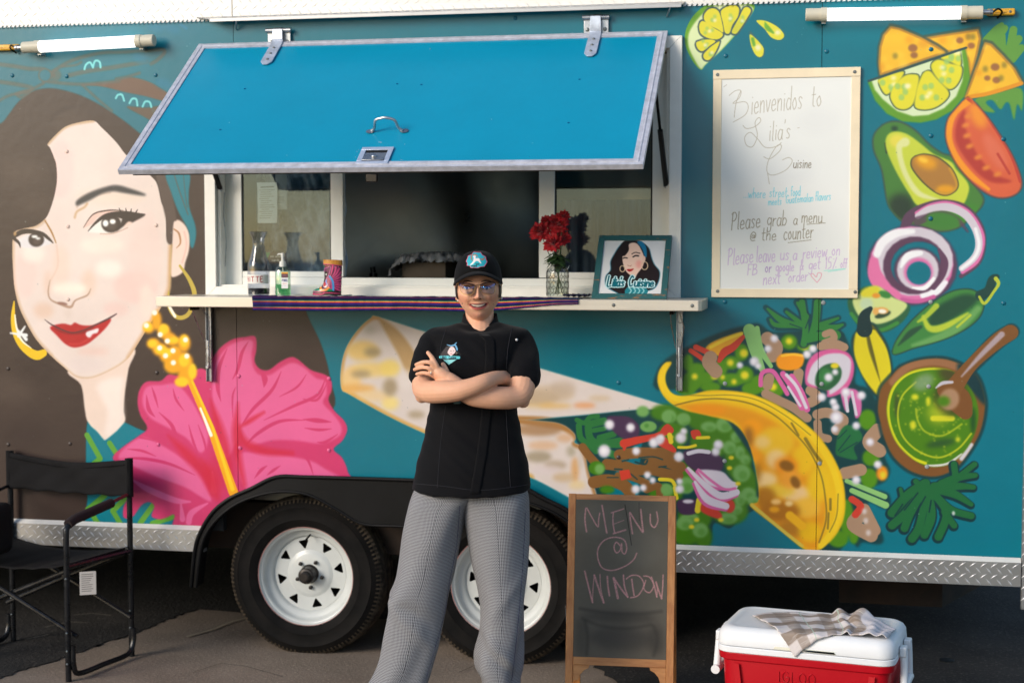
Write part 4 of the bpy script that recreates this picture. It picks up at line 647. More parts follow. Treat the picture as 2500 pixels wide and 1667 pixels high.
# ================================================================== ground
def noise_nodes(nt, src, scale, detail=8, rough=.6):
    n = nt.nodes.new('ShaderNodeTexNoise'); n.inputs['Scale'].default_value = scale; n.inputs['Detail'].default_value = detail; n.inputs['Roughness'].default_value = rough
    nt.links.new(src, n.inputs['Vector']); return n.outputs[0]
def ground_mat(name, c0, c1, speck, sp_amt, rough, bs, smat=None):
    m = bpy.data.materials.new(name); m.use_nodes = True; nt = m.node_tree; N, L = nt.nodes, nt.links; b = N['Principled BSDF']; b.inputs['Roughness'].default_value = rough; b.inputs['Specular IOR Level'].default_value = .12
    tc = N.new('ShaderNodeTexCoord').outputs['Object']; a = noise_nodes(nt, tc, 2.2); f = noise_nodes(nt, tc, 75, 3); g = noise_nodes(nt, tc, 190, 2)
    mx = N.new('ShaderNodeMix'); mx.data_type = 'RGBA'; mx.inputs[6].default_value = srgb(c0); mx.inputs[7].default_value = srgb(c1)
    r1 = N.new('ShaderNodeMapRange'); r1.inputs[1].default_value = .3; r1.inputs[2].default_value = .7; L.new(a, r1.inputs[0]); L.new(r1.outputs[0], mx.inputs[0])
    m2 = N.new('ShaderNodeMix'); m2.data_type = 'RGBA'; m2.inputs[7].default_value = srgb(speck); r2 = N.new('ShaderNodeMapRange'); r2.inputs[1].default_value = .56; r2.inputs[2].default_value = .68; r2.inputs[4].default_value = sp_amt
    L.new(f, r2.inputs[0]); L.new(r2.outputs[0], m2.inputs[0]); L.new(mx.outputs[2], m2.inputs[6])
    m3 = N.new('ShaderNodeMix'); m3.data_type = 'RGBA'; m3.blend_type = 'MULTIPLY'; m3.inputs[0].default_value = 1; r3 = N.new('ShaderNodeMapRange'); r3.inputs[1].default_value = .3; r3.inputs[2].default_value = .7; r3.inputs[3].default_value = .82; r3.inputs[4].default_value = 1.16
    L.new(g, r3.inputs[0]); L.new(m2.outputs[2], m3.inputs[6]); L.new(r3.outputs[0], m3.inputs[7]); L.new(m3.outputs[2], b.inputs['Base Color'])
    bp = N.new('ShaderNodeBump'); bp.inputs['Strength'].default_value = .7; bp.inputs['Distance'].default_value = bs; L.new(f, bp.inputs['Height']); L.new(bp.outputs[0], b.inputs['Normal'])
    return m
m_conc = ground_mat('pavement', (118, 106, 94), (146, 132, 118), (176, 162, 146), .5, .9, .004)
m_asph = ground_mat('asphalt', (42, 41, 40), (62, 60, 58), (104, 99, 92), .5, .85, .008)
mb = MB(); mb.add([(-150, -150, 0), (150, -150, 0), (150, 150, 0), (-150, 150, 0)], [(0, 1, 2, 3)])
tag(mb.build('ground', m_conc, smooth=False), kind='structure')
# the darker asphalt sheet: its ragged edge runs under the trailer on the left and on the right
edge = [onZ(*p, .004)[:2] for p in ((0, 1655), (60, 1632), (130, 1612), (200, 1588), (260, 1566), (330, 1545), (400, 1515), (440, 1500), (480, 1484))]
rr = random.Random(4); poly_e = []
for i in range(len(edge)-1):
    for t in np.linspace(0, 1, 9, endpoint=False): poly_e.append((edge[i][0]*(1-t)+edge[i+1][0]*t+rr.uniform(-.012, .012), edge[i][1]*(1-t)+edge[i+1][1]*t+rr.uniform(-.012, .012)))
poly_e = [(-9, -1.75), (-4.5, -1.25)]+poly_e+[(-1.05, .60), (-.3, .75)]
edge2 = [(.0, .55), (.25, .2), (.42, -.1), (.52, -.45), (.70, -.9), (1.0, -1.6), (1.5, -2.6), (3.5, -3.6), (9, -4)]
for i in range(len(edge2)-1):
    for t in np.linspace(0, 1, 9, endpoint=False): poly_e.append((edge2[i][0]*(1-t)+edge2[i+1][0]*t+rr.uniform(-.012, .012), edge2[i][1]*(1-t)+edge2[i+1][1]*t+rr.uniform(-.012, .012)))
poly_e += [(12, 14), (-12, 14)]
bm = bmesh.new(); vs_ = [bm.verts.new((x, y, .004)) for x, y in poly_e]; bm.faces.new(vs_); bmesh.ops.triangulate(bm, faces=bm.faces); bmesh.ops.recalc_face_normals(bm, faces=bm.faces)
me = bpy.data.meshes.new('asphalt_patch'); bm.to_mesh(me); bm.free(); me.materials.append(m_asph)
if me.polygons[0].normal.z < 0: me.flip_normals()
o = bpy.data.objects.new('asphalt_patch', me); COL.objects.link(o); tag(o, kind='structure')
# pale streak of reflected light painted on the pavement near the left wheel
m_streak = mat('streak_tint', (150, 140, 120), .9, var=.2)
def ground_ribbon(name, pts, w, m, z=.006):
    P = [onZ(x, y, z) for x, y in pts]; mb = MB()
    for i in range(len(P)-1):
        a, b = Vector(P[i]), Vector(P[i+1]); n = Vector((-(b-a).y, (b-a).x, 0)).normalized()*w/2
        mb.add([a-n, b-n, b+n, a+n], [(0, 1, 2, 3)])
    return tag(mb.build(name, m, smooth=False), kind='structure')
ground_ribbon('light_streak', [(455, 1553), (520, 1535), (570, 1515), (620, 1503)], .016, m_streak)

m_crk = mat('crack', (22, 21, 20), .95); m_hair_c = mat('old_paint', (120, 114, 104), .9, var=.4, vscale=60)
for pts in ([(470, 1640), (540, 1618), (600, 1625), (690, 1650)], [(1120, 1640), (1190, 1610), (1250, 1600), (1330, 1612)]): ground_ribbon('ground_crack', pts, .003, m_crk)
for pts in ([(110, 1530), (170, 1517), (215, 1519)], [(180, 1500), (225, 1496), (270, 1501)], [(60, 1560), (120, 1548)]): ground_ribbon('worn_line', pts, .006, m_hair_c)
# ================================================================== the food trailer
T = empty('food_trailer', (0, 0, 0)); tag(T, 'teal concession trailer painted with a woman\'s face, hibiscus and tacos, serving flap open', 'food trailer')
mural = paint_mural().image('mural_paint')
m_wall = img_mat('painted_panel', mural, rough=.28, spec=.5, bump=.12, bscale=26, var=.07, vscale=2.4, bdist=.004)
_b = m_wall.node_tree.nodes['Principled BSDF']; 
m_alu = mat('diamond_plate', (178, 178, 178), .36, .85, bump=.05, bscale=60, rvar=.04, var=.06, vscale=5)
m_alu2 = mat('glare_plate', (232, 229, 222), .5, .25, bump=.05, bscale=60, rvar=.04, var=.05, vscale=6)  # whitened metal: the glare of the sky is put into the colour
m_trd = mat('tread_metal', (208, 208, 208), .5, .5)
m_white_al = mat('cream_aluminium', (240, 238, 230), .42, .0, var=.05, vscale=8, rvar=.08, bump=.05)
m_sash = mat('window_sash', (240, 240, 234), .4, 0, var=.04, vscale=6)
m_steel = mat('brushed_steel', (214, 206, 192), .38, .55, var=.04, vscale=3, stretch=(1, 1, 40), bump=.02, bscale=60, rvar=.04)
m_steel2 = mat('hinge_steel', (176, 178, 182), .32, .9, var=.15, vscale=30, rvar=.12)
m_black = mat('black_paint', (14, 14, 15), .5, 0, spec=.18, var=.3, vscale=7, bump=.15, bscale=50, rvar=.1)
m_dark = mat('dark_interior', (14, 14, 15), .8)
m_rust = mat('rusty_steel', (26, 23, 21), .85, .1, vcol=(58, 42, 30), vscale=5, bump=.3)
m_flap = mat('flap_paint', (0, 144, 178), .38, 0, var=.04, vscale=3, bump=.05, bscale=30)
m_tape = mat('flap_trim', (196, 198, 208), .5, .25, var=.16, vscale=34, bump=.2, bscale=90, rvar=.12, stretch=(1, 1, 1))
m_screw = mat('screw_head', (120, 124, 124), .35, .8)
SX1, SX2 = onY(572, 300)[0], onY(2001, 600)[0]
HX0, HX1, HZ0, HZ1 = -1.215, .607, 1.505, 2.42        # serving hatch
FX0, FX1, FZ = -1.300, .366, .695                    # wheel cut-out
XR = 1.925
tipL = onY(468, 1432, -.05); topz = onY(850, 1168, -.05)[2]; XM = -.467; botz = onY(956, 1283, -.05)[2]
outer = [(tipL[0], tipL[2]), (-1.315, .42), (-1.29, .50), (-1.235, .585), (-1.16, .645), (-1.07, .687), (-.96, topz-.004), (-.84, topz), (-.65, topz+.001), (XM, topz+.001)]
inner = [(tipL[0]+.022, tipL[2]), (-1.29, .42), (-1.262, .50), (-1.205, .57), (-1.125, .628), (-1.03, .665), (-.93, .680), (-.80, .668), (-.64, .60), (XM, botz)]
oc = catmull(outer, False, 5); k_in = catmull([(tipL[0]+.022, tipL[2]), (-1.29, .42), (-1.262, .50), (-1.205, .57), (-1.125, .628), (-1.03, .665), (-.93, .682), (-.82, .672), (-.70, .615), (-.60, botz+.004), (XM, botz)], False, 5)
k_in = np.stack([np.interp(np.linspace(0, 1, len(oc)), np.linspace(0, 1, len(k_in)), k_in[:, i]) for i in (0, 1)], 1)
OUT = np.vstack([oc, (oc*[-1, 1]+[2*XM, 0])[::-1][1:]]); INN = np.vstack([k_in, (k_in*[-1, 1]+[2*XM, 0])[::-1][1:]])
k2c = (len(OUT)+1)//2
def panel(x0, x1):
    xs = sorted({x0, x1}|{x for x in (HX0, HX1, FX0, FX1) if x0 < x < x1}); zs = sorted({.5175, FZ, HZ0, HZ1, 2.585}); mb = MB()
    for i in range(len(xs)-1):
        for j in range(len(zs)-1):
            cx, cz = (xs[i]+xs[i+1])/2, (zs[j]+zs[j+1])/2
            if HX0 < cx < HX1 and HZ0 < cz < HZ1: continue
            if FX0 < cx < FX1 and cz < FZ: continue
            mb.add([(xs[i], 0, zs[j]), (xs[i+1], 0, zs[j]), (xs[i+1], 0, zs[j+1]), (xs[i], 0, zs[j+1])], [(0, 1, 2, 3)])
    # the edge over the wheels follows the fender
    k = 12
    for u in np.linspace(max(x0, -1.315), min(x1, XM*2+1.315), 90)[:-1] if x0 < FX1 and x1 > FX0-.07 else []:
        u2 = u+(min(x1, XM*2+1.315)-max(x0, -1.315))/89; za, zb_ = [max(.5175, float(np.interp(XM-abs(q-XM), (OUT[:k2c, 0]+0), OUT[:k2c, 1]))-.010) for q in (u, u2)]
        if (FX0 <= (u+u2)/2 <= FX1): mb.add([(u, 0, za), (u2, 0, zb_), (u2, 0, FZ), (u, 0, FZ)], [(0, 1, 2, 3)])
    o = mb.build('wall_panel', m_wall, T, smooth=False); uvmap(o, lambda x, y, z: ((x-WX0)/(WX1-WX0), (z-WZ0)/(WZ1-WZ0)))
    md = o.modifiers.new('thick', 'SOLIDIFY'); md.thickness = .012; md.offset = -1
    md.use_rim = True; return o
panel(-5.95, SX1-.0012); panel(SX1+.0012, SX2-.0012); panel(SX2+.0012, XR)
# body shell behind the panels
m_shell = mat('shell', (46, 48, 50), .55, .3, var=.2, vscale=3); m_inner = mat('galley_steel', (96, 96, 92), .34, .75, var=.25, vscale=1.6, rvar=.12, bump=.15, bscale=9)
mb = MB(); mb.box((-6, .0125, .50), (HX0-.002, .05, 2.58)); mb.box((HX1+.002, .0125, .50), (XR-.002, .05, 2.58)); mb.box((HX0-.002, .0125, 2.425), (HX1+.002, .05, 2.58)); mb.box((HX0-.002, .0125, .72), (HX1+.002, .05, 1.50))
mb.box((-6, .0125, .50), (-2.5, .05, 2.58)); mb.build('inner_wall', m_shell, T, smooth=False)
mb = MB(); mb.box((-6, 2.30, .03), (XR, 2.34, 2.62)); mb.box((XR-.03, .051, .50), (XR, 2.30, 2.58)); mb.box((-6, .051, .50), (-5.96, 2.30, 2.58)); mb.build('body_shell', m_shell, T, smooth=False)  # back wall carried to the ground, added to keep sky light from beneath
mb = MB(); mb.box((-6, .012, 2.585), (XR, 2.34, 2.70)); mb.build('roof', mat('roof_metal', (220, 220, 215), .5, .3), T)
mb = MB(); mb.box((-6, .10, .62), (XR-.04, 2.29, .66)); mb.build('floor', m_inner, T)
mb = MB(); mb.box((-6, .15, .40), (XR-.1, .25, .60)); mb.box((-6, 1.9, .40), (XR-.1, 2.0, .60)); mb.build('chassis_rail', m_rust, T, bevel=.004)
mb = MB(); mb.box((-1.3, .50, .36), (.4, .53, .95)); mb.box((-1.32, .02, .70), (.42, .53, .72)); mb.build('wheel_well', m_dark, T)
mb = MB(); mb.box((-1.3, .24, .39), (.36, .32, .47)); mb.build('suspension_beam', m_rust, T, bevel=.004)
for a in (-.876, -.057):
    mb = MB(); mb.tube([(a, .18, .32), (a, 2.1, .32)], .04, 12); mb.build('axle', m_rust, T)
    mb = MB()
    for q in range(4): mb.box((a-.3+.04*q, .26, .28-.012*q), (a+.3-.04*q, .32, .289-.012*q))
    mb.build('leaf_spring', m_rust, T)
# underbody box at the right
a0, a1 = onY(2048, 1470, .55), onY(2300, 1485, .55)
mb = MB(); mb.box((a0[0], .55, a0[2]), (a1[0], .60, .50)); mb.box((a0[0], .60, a0[2]+.01), (a0[0]+.03, 1.6, .50)); mb.add([(a1[0], .55, a0[2]), (a1[0]+.5, 1.5, a0[2]+.06), (a1[0]+.5, 1.5, .50), (a1[0], .55, .50)], [(0, 1, 2, 3)]); mb.build('underbody_tank', m_rust, T, smooth=False)

# diamond plate: raised treads are geometry
def treads(name, x0, x1, z0, z1, y, sp=.0375, rh=.021, ln=.0165, parent=T, m=None, h=.0018, fn=None):
    m = m or m_trd; mb = MB(); r = 0; z = z0+rh*.55
    while z < z1-rh*.2:
        x = x0+(sp*.25 if r % 2 else sp*.75); k = 0
        while x < x1-sp*.2:
            a = R(35 if r % 2 else -48); dx, dz = math.cos(a)*ln, math.sin(a)*ln; nx, nz = -math.sin(a)*.0032, math.cos(a)*.0032
            P = [(x-dx, y, z-dz), (x-nx, y, z-nz), (x+dx, y, z+dz), (x+nx, y, z+nz), (x-dx*.35, y-h, z-dz*.35), (x+dx*.35, y-h, z+dz*.35)]
            if fn: P = [fn(*p) for p in P]
            mb.add(P, [(0, 1, 4), (1, 5, 4), (1, 2, 5), (2, 3, 5), (3, 4, 5), (3, 0, 4)]); x += sp; k += 1
        z += rh; r += 1
    o = mb.build(name, m, parent, smooth=False); o['kind'] = 'stuff'; return o
def skirt(x0, x1):
    mb = MB(); prof = [(-.003, .520), (-.022, .505), (-.022, .416), (.01, .416)]
    for i in range(3): mb.add([(x0, prof[i][0], prof[i][1]), (x1, prof[i][0], prof[i][1]), (x1, prof[i+1][0], prof[i+1][1]), (x0, prof[i+1][0], prof[i+1][1])], [(0, 1, 2, 3)])
    mb.add([(x0, a, b) for a, b in prof], [(0, 1, 2, 3)]); mb.add([(x1, a, b) for a, b in prof], [(0, 1, 2, 3)])
    s = mb.build('side_trim', m_alu, T, smooth=False); treads('tread_pattern', x0, x1, .418, .503, -.0222, parent=s)
    mb = MB(); mb.add([(x0, -.0032, .5204), (x1, -.0032, .5204), (x1, -.0226, .5052), (x0, -.0226, .5052)], [(0, 1, 2, 3)]); mb.build('top_lip', m_alu2, s, smooth=False)  # lip in the whitened metal, its sky reflection painted in
skirt(-5.9, FX0+.012); skirt(FX1-.012, XR-.004)
for x0, x1 in ((-5.9, onY(568, 30)[0]-.0015), (onY(568, 30)[0]+.0015, XR)):
    mb = MB(); mb.box((x0, -.006, 2.578), (x1, -.0005, 2.690)); s = mb.build('top_trim', m_alu2, T, bevel=.001)
    treads('tread_pattern', max(x0, -2.4), x1, 2.582, 2.686, -.0062, parent=s, m=m_alu2, sp=.042, rh=.026, ln=.017, h=.0012)
    mb = MB(); x = max(x0, -2.4)
    while x < min(x1, 1.9): mb.add([(x, -.012, 2.572), (x+.008, -.007, 2.582), (x+.018, -.007, 2.5835), (x+.012, -.012, 2.572)], [(0, 1, 2, 3)]); x += .019
    o = mb.build('edge_treads', m_alu2, s, smooth=False); o['kind'] = 'stuff'
# corner plate
mb = MB(); mb.box((XR-.002, -.018, .33), (XR+.06, -.001, 2.69)); mb.box((XR+.045, -.001, .33), (XR+.06, .25, 2.69)); s = mb.build('corner_trim', m_alu, T, bevel=.003)
treads('tread_pattern', XR, XR+.058, .34, 2.66, -.0182, parent=s)
# rain ledge above the hatch
mb = MB(); q = [(-1.30, -.007, 2.590), (.67, -.007, 2.590), (.66, -.060, 2.572), (-1.22, -.060, 2.572)]; mb.slab(q, .003); mb.box((-1.22, -.0625, 2.562), (.66, -.0605, 2.5735))
s = mb.build('rain_ledge', m_alu, T, smooth=False)
treads('tread_pattern', -1.20, .65, .006, .05, 0, parent=s, fn=lambda x, y, z: (x, -.007-z*.94, 2.590-z*.32-y+.0004), sp=.042, rh=.022, ln=.012)
for x in (-1.13, .60):
    mb = MB(); mb.tube([(x, -.004, 2.535), (x+.02, -.055, 2.568)], .003, 6); mb.build('ledge_brace', m_steel2, s)

# ---- screws and rivets in the panels
mb = MB(); mb.lathe([(.0002, -.0045), (.0045, -.0045), (.0075, -.0028), (.0085, -.0002)], ax='Y', n=12)
scr = mb.build('screw', m_screw, T); _first = [scr]
m_scrp = {'t': mat('screw_teal', (0, 96, 118), .35, 0), 's': mat('screw_skin', (226, 200, 186), .4, 0), 'b': mat('screw_brown', (60, 50, 46), .4, 0), 'p': mat('screw_pink', (214, 84, 136), .4, 0), 'w': mat('screw_worn', (150, 156, 156), .6, .2)}
for px, py, c in ((163, 187, 't'), (380, 184, 't'), (163, 370, 's'), (166, 553, 's'), (381, 550, 's'), (166, 731, 's'), (383, 910, 'b'), (171, 1083, 'b'), (583, 918, 'p'), (803, 924, 'p'), (386, 1085, 'p'), (586, 1093, 'p'), (803, 1099, 'p'),
                  (1510, 934, 't'), (1770, 936, 'w'), (1770, 737, 't'), (1769, 1125, 'w'), (1510, 1116, 'b'), (2006, 937, 'w'), (2010, 739, 'w'), (2001, 1131, 'w'), (2272, 737, 'w'), (2267, 943, 'w'), (2263, 1139, 'w'), (2273, 121, 't'), (2273, 332, 't'), (2272, 534, 't'),
                  (1772, 137, 't'), (2018, 126, 't'), (1266, 925, 't'), (1030, 930, 't'), (2450, 340, 't'), (2450, 740, 't'), (20, 900, 'b'), (20, 1085, 'b'), (1258, 45, 't'), (30, 185, 't')):
    p = onY(px, py, 0); s = _first.pop() if _first else copy_obj(scr, T)
    if s is not scr: s.data = s.data
    s.location = (p[0], 0, p[2])
    s.material_slots[0].link = 'OBJECT'; s.material_slots[0].material = m_scrp[c]

# ---- hatch: outer frame, reveal, sliding window
Wf = empty('serving_window', parent=T)
mb = MB(); a, b, c, d = -1.268, .660, 1.460, 2.462
def ring(mb, x0, x1, z0, z1, w, ya, yb, wb=None):
    wb = wb or w
    mb.prism([(x0, z0), (x0+w, z0+wb), (x0+w, z1-w), (x0, z1)], ya, yb); mb.prism([(x1, z0), (x1-w, z0+wb), (x1-w, z1-w), (x1, z1)], ya, yb)
    mb.prism([(x0+.0006, z0), (x1-.0006, z0), (x1-w-.0006, z0+wb), (x0+w+.0006, z0+wb)], ya, yb); mb.prism([(x0+.0006, z1), (x1-.0006, z1), (x1-w-.0006, z1-w), (x0+w+.0006, z1-w)], ya, yb)
ring(mb, a, b, c, d, .046, -.022, -.0005); mb.build('outer_frame', m_white_al, Wf, bevel=.0015)
mb = MB(); e = .004; ring(mb, HX0-.006, HX1+.006, HZ0-.004, HZ1+.006, .012, -.0004, .10); mb.build('reveal', m_white_al, Wf, smooth=False)
YS = .055
wx = lambda px, Y=YS: onY(px, 560, Y)[0]
wz = lambda py, Y=YS, px=1100: onY(px, py, Y)[2]
Xa, Xb, Xc, Xd, Xe, Xf = wx(566), wx(808), wx(838), wx(1316), wx(1354), wx(1592); Xr = HX1-.010; Xl = wx(590)
zb, zt = wz(690), 2.405; zo = wz(677)
sash = empty('sliding_sash', parent=Wf)
mb = MB(); mb.box((wx(548), YS, HZ0), (Xl, YS+.03, zt)); mb.box((Xb, YS-.003, zo), (Xc, YS+.028, zt)); mb.box((Xd, YS-.003, zo), (Xe, YS+.028, zt)); mb.box((Xf, YS, HZ0), (Xr, YS+.03, zt))
mb.box((Xl+.0005, YS+.001, HZ0), (Xf-.0005, YS+.034, wz(679))); mb.box((Xl+.0005, YS+.002, wz(679)+.0005), (Xb-.0005, YS+.022, wz(664))); mb.box((Xe+.0005, YS+.002, wz(679)+.0005), (Xf-.0005, YS+.022, wz(664)))
mb.box((Xl+.0005, YS+.001, zt-.03), (Xf-.0005, YS+.03, zt)); mb.build('window_frame', m_sash, Wf, bevel=.002); bpy.data.objects.remove(sash)
m_seal_b = mat('rubber_seal', (30, 30, 30), .6)
mb = MB()
for x in (Xl, Xb-.006, Xe, Xf-.006): mb = MB(); mb.box((x+.0004, YS+.006, wz(664)+.001), (x+.006, YS+.012, zt-.031)); mb.build('window_seal', m_seal_b, Wf, smooth=False)
def glass_mat():
    m = bpy.data.materials.new('window_glass'); m.use_nodes = True; nt = m.node_tree; N, L = nt.nodes, nt.links; N.remove(N['Principled BSDF'])
    t = N.new('ShaderNodeBsdfTransparent'); t.inputs[0].default_value = (.86, .89, .87, 1); g = N.new('ShaderNodeBsdfGlossy'); g.inputs[0].default_value = (.7, .86, 1, 1); g.inputs['Roughness'].default_value = .02; f = N.new('ShaderNodeFresnel'); f.inputs[0].default_value = 1.5
    mx = N.new('ShaderNodeMixShader'); L.new(f.outputs[0], mx.inputs[0]); L.new(t.outputs[0], mx.inputs[1]); L.new(g.outputs[0], mx.inputs[2]); L.new(mx.outputs[0], N['Material Output'].inputs[0]); return m
m_glass = glass_mat()
for x0, x1 in ((Xl, Xb), (Xe, Xf)):
    mb = MB(); mb.box((x0+.007, YS+.007, wz(664)+.002), (x1-.007, YS+.010, zt-.032)); mb.build('window_pane', m_glass, Wf, smooth=False)
# ---- things inside the galley
mb = MB(); mb.box((-2.2, 1.35, .66), (1.8, 1.37, 2.5)); mb.build('galley_wall', m_inner, T)
mb = MB(); mb.box((-2.2, .11, 2.44), (XR-.04, 2.29, 2.46)); mb.build('galley_ceiling', mat('galley_ceiling_paint', (60, 60, 58), .7), T)
mb = MB(); mb.box((-.9, .16, 1.38), (.55, 1.34, 1.42)); mb.box((-.9, .19, .7), (.55, 1.34, 1.379)); mb.build('galley_bench', mat('bench_steel', (88, 88, 86), .4, .7, rvar=.1), T, bevel=.004)
m_card = mat('cardboard', (84, 74, 62), .85, var=.15, bump=.1)
def galley(px, py, Y): return onY(px, py, Y)
p0, p1 = galley(982, 690, .24), galley(1088, 640, .24)
mb = MB(); mb.box((p0[0], .24, 1.42), (p1[0], .44, p1[2]), 0); o = mb.build('cardboard_box', m_card, None, bevel=.003); tag(o, 'tan cardboard box inside the serving window, under crumpled foil', 'box')
m_foil = mat('foil', (214, 216, 220), .3, .75, bump=.6, bscale=50)
xs = np.linspace(galley(955, 640, .24)[0], galley(1160, 620, .24)[0], 46); ys = np.linspace(.19, .46, 26); X, Yg = np.meshgrid(xs, ys); rn = np.random.RandomState(2)
Zf = p1[2]+.012+rn.uniform(-.011, .014, X.shape)+.02*np.cos((X-xs.mean())*9)-.05*np.clip((xs[6]-X)/.05, 0, 1)**2-.03*np.clip((.23-Yg)/.05, 0, 1)
o = grid_mesh('foil_sheet', np.stack([X+rn.uniform(-.006, .006, X.shape), Yg, Zf], 2), m_foil, None); tag(o, 'crumpled aluminium foil sheet on the cardboard box in the galley', 'foil')
p = galley(1140, 618, .95); mb = MB(); mb.tube([(p[0]-.055, .9, 1.60), (p[0]-.05, .9, p[2]-.005), (p[0]-.02, .9, p[2]+.02), (p[0]+.02, .9, p[2]+.02), (p[0]+.05, .9, p[2]-.005), (p[0]+.055, .9, 1.60)], .011, 8)
mb.tube([(p[0]-.09, .9, 1.60), (p[0]+.16, .9, 1.60)], .02, 8); mb.box((p[0]-.1, .84, 1.42), (p[0]+.17, 1.0, 1.60)); o = mb.build('cooking_pot', mat('pot_iron', (22, 22, 24), .4, .4), None, bevel=.006); tag(o, 'dark pot with a looped handle behind the woman\'s cap', 'pot')
p = galley(918, 672, .5); mb = MB(); mb.tube([(p[0]-.012, .5, 1.42), (p[0]-.012, .5, p[2]+.01)], [.022, .018], 12); mb.tube([(p[0]-.012, .5, p[2]+.01), (p[0]-.016, .5, p[2]+.035)], .012, 10); o = mb.build('sauce_bottle', mat('black_plastic', (14, 14, 15), .3), None); tag(o, 'small black bottle inside the open serving window', 'bottle')
xs = np.linspace(-.92, .63, 60); zs_ = np.linspace(1.43, 2.43, 30); X, Z = np.meshgrid(xs, zs_); xk = .20+.06*np.sin(Z*4.5)+.03*np.sin(Z*9+1); q_ = X-xk; Yv = .98+.5*np.minimum(q_, 0)-.22*np.maximum(q_, 0)-.03*np.exp(-(q_/.06)**2)+.008*np.sin(X*14+2*np.sin(Z*3.2))+.01*np.sin(Z*7+X*3)
o = grid_mesh('steel_hood', np.stack([X, Yv, Z], 2), mat('hood_steel', (120, 120, 117), .34, .95, var=.12, vscale=4, rvar=.08, bump=.15, bscale=9, bdist=.01), T)
# notices behind the left pane, and a crinkled sheet added for its reflections
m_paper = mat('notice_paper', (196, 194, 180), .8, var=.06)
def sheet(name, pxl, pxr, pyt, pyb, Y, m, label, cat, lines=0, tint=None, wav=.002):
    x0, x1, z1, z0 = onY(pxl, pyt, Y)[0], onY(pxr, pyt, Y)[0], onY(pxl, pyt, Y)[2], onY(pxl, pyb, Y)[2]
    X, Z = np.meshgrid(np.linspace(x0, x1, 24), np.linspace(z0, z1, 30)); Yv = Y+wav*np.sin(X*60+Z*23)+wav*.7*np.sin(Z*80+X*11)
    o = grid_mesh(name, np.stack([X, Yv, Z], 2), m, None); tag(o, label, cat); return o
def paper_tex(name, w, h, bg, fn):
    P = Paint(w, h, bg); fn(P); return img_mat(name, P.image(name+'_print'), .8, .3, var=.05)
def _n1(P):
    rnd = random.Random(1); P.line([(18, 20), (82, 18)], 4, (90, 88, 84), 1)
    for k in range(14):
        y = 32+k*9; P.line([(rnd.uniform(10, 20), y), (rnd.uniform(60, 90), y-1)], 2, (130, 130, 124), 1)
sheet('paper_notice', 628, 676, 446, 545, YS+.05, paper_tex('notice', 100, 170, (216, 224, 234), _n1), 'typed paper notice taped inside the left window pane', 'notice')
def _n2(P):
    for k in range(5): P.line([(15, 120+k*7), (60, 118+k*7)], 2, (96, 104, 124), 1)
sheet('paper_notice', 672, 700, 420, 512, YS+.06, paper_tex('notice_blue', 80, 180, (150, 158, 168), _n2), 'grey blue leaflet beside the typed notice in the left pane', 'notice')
def _n3(P):
    P.poly([(0, 0), (100, 0), (100, 60), (0, 60)], (58, 48, 76), 1, False); P.poly([(0, 0), (24, 0), (12, 30), (0, 34)], (60, 150, 110), 2, False); write(P, 'we accept', 22, 26, 13, 2, (220, 220, 224)); write(P, 'cards', 30, 48, 13, 2, (220, 220, 224))
sheet('card_sign', 648, 700, 616, 643, YS+.04, paper_tex('card_print', 100, 60, (58, 48, 76), _n3), 'small dark purple sign in the left window corner', 'sign', wav=.0005)
m_refl = mat('reflection_tint', (160, 178, 206), .4, 0, vcol=(62, 72, 90), vscale=7, bump=.8, bscale=14, bdist=.02)  # light and dark patches painted in for the pane's reflections
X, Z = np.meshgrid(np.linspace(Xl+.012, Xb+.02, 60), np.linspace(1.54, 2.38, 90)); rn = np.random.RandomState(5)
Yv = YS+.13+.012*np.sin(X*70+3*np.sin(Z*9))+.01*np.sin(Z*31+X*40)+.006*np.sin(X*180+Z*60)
o = grid_mesh('reflection_sheet', np.stack([X, Yv, Z], 2), m_refl, None); tag(o, 'crinkled pale sheet added behind the left window pane for its reflections', 'reflection sheet')
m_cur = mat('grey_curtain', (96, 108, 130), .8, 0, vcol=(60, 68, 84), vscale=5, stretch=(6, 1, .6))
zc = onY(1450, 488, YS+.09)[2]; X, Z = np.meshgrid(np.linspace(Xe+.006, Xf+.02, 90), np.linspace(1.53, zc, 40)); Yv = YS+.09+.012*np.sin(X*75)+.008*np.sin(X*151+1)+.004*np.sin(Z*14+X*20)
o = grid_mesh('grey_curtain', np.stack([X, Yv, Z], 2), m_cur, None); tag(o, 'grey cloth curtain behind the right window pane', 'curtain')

# ---- flap
FO = Vector((0, -.022, 2.478)); Fd = Vector((0, -.75, -.545)).normalized(); Fn = Vector((0, -.545, .75)).normalized(); FL = .918; Fx0, Fx1 = -1.283, .606
def flap_pt(x, s, h=0.0): return Vector((x, 0, 0))+FO+Fd*s+Fn*h
def on_flap(px, py, h=0.0):
    d = Vector(ray(px, py)); o_ = Vector(CAM); t = (FO+Fn*h-o_).dot(Fn)/d.dot(Fn); p = o_+d*t; return p.x, (p-FO).dot(Fd)
FP = empty('serving_flap', parent=T)
def flap_box(mb, x0, x1, s0, s1, h0, h1):
    P = [flap_pt(x, s, h) for h in (h0, h1) for x, s in ((x0, s0), (x1, s0), (x1, s1), (x0, s1))]
    return mb.add(P, [(0, 3, 2, 1), (4, 5, 6, 7), (0, 1, 5, 4), (1, 2, 6, 5), (2, 3, 7, 6), (3, 0, 4, 7)])
mb = MB(); flap_box(mb, Fx0+.012, Fx1-.012, .012, FL-.012, -.012, 0); mb.build('flap_panel', m_flap, FP, smooth=False)
mb = MB(); w = .036
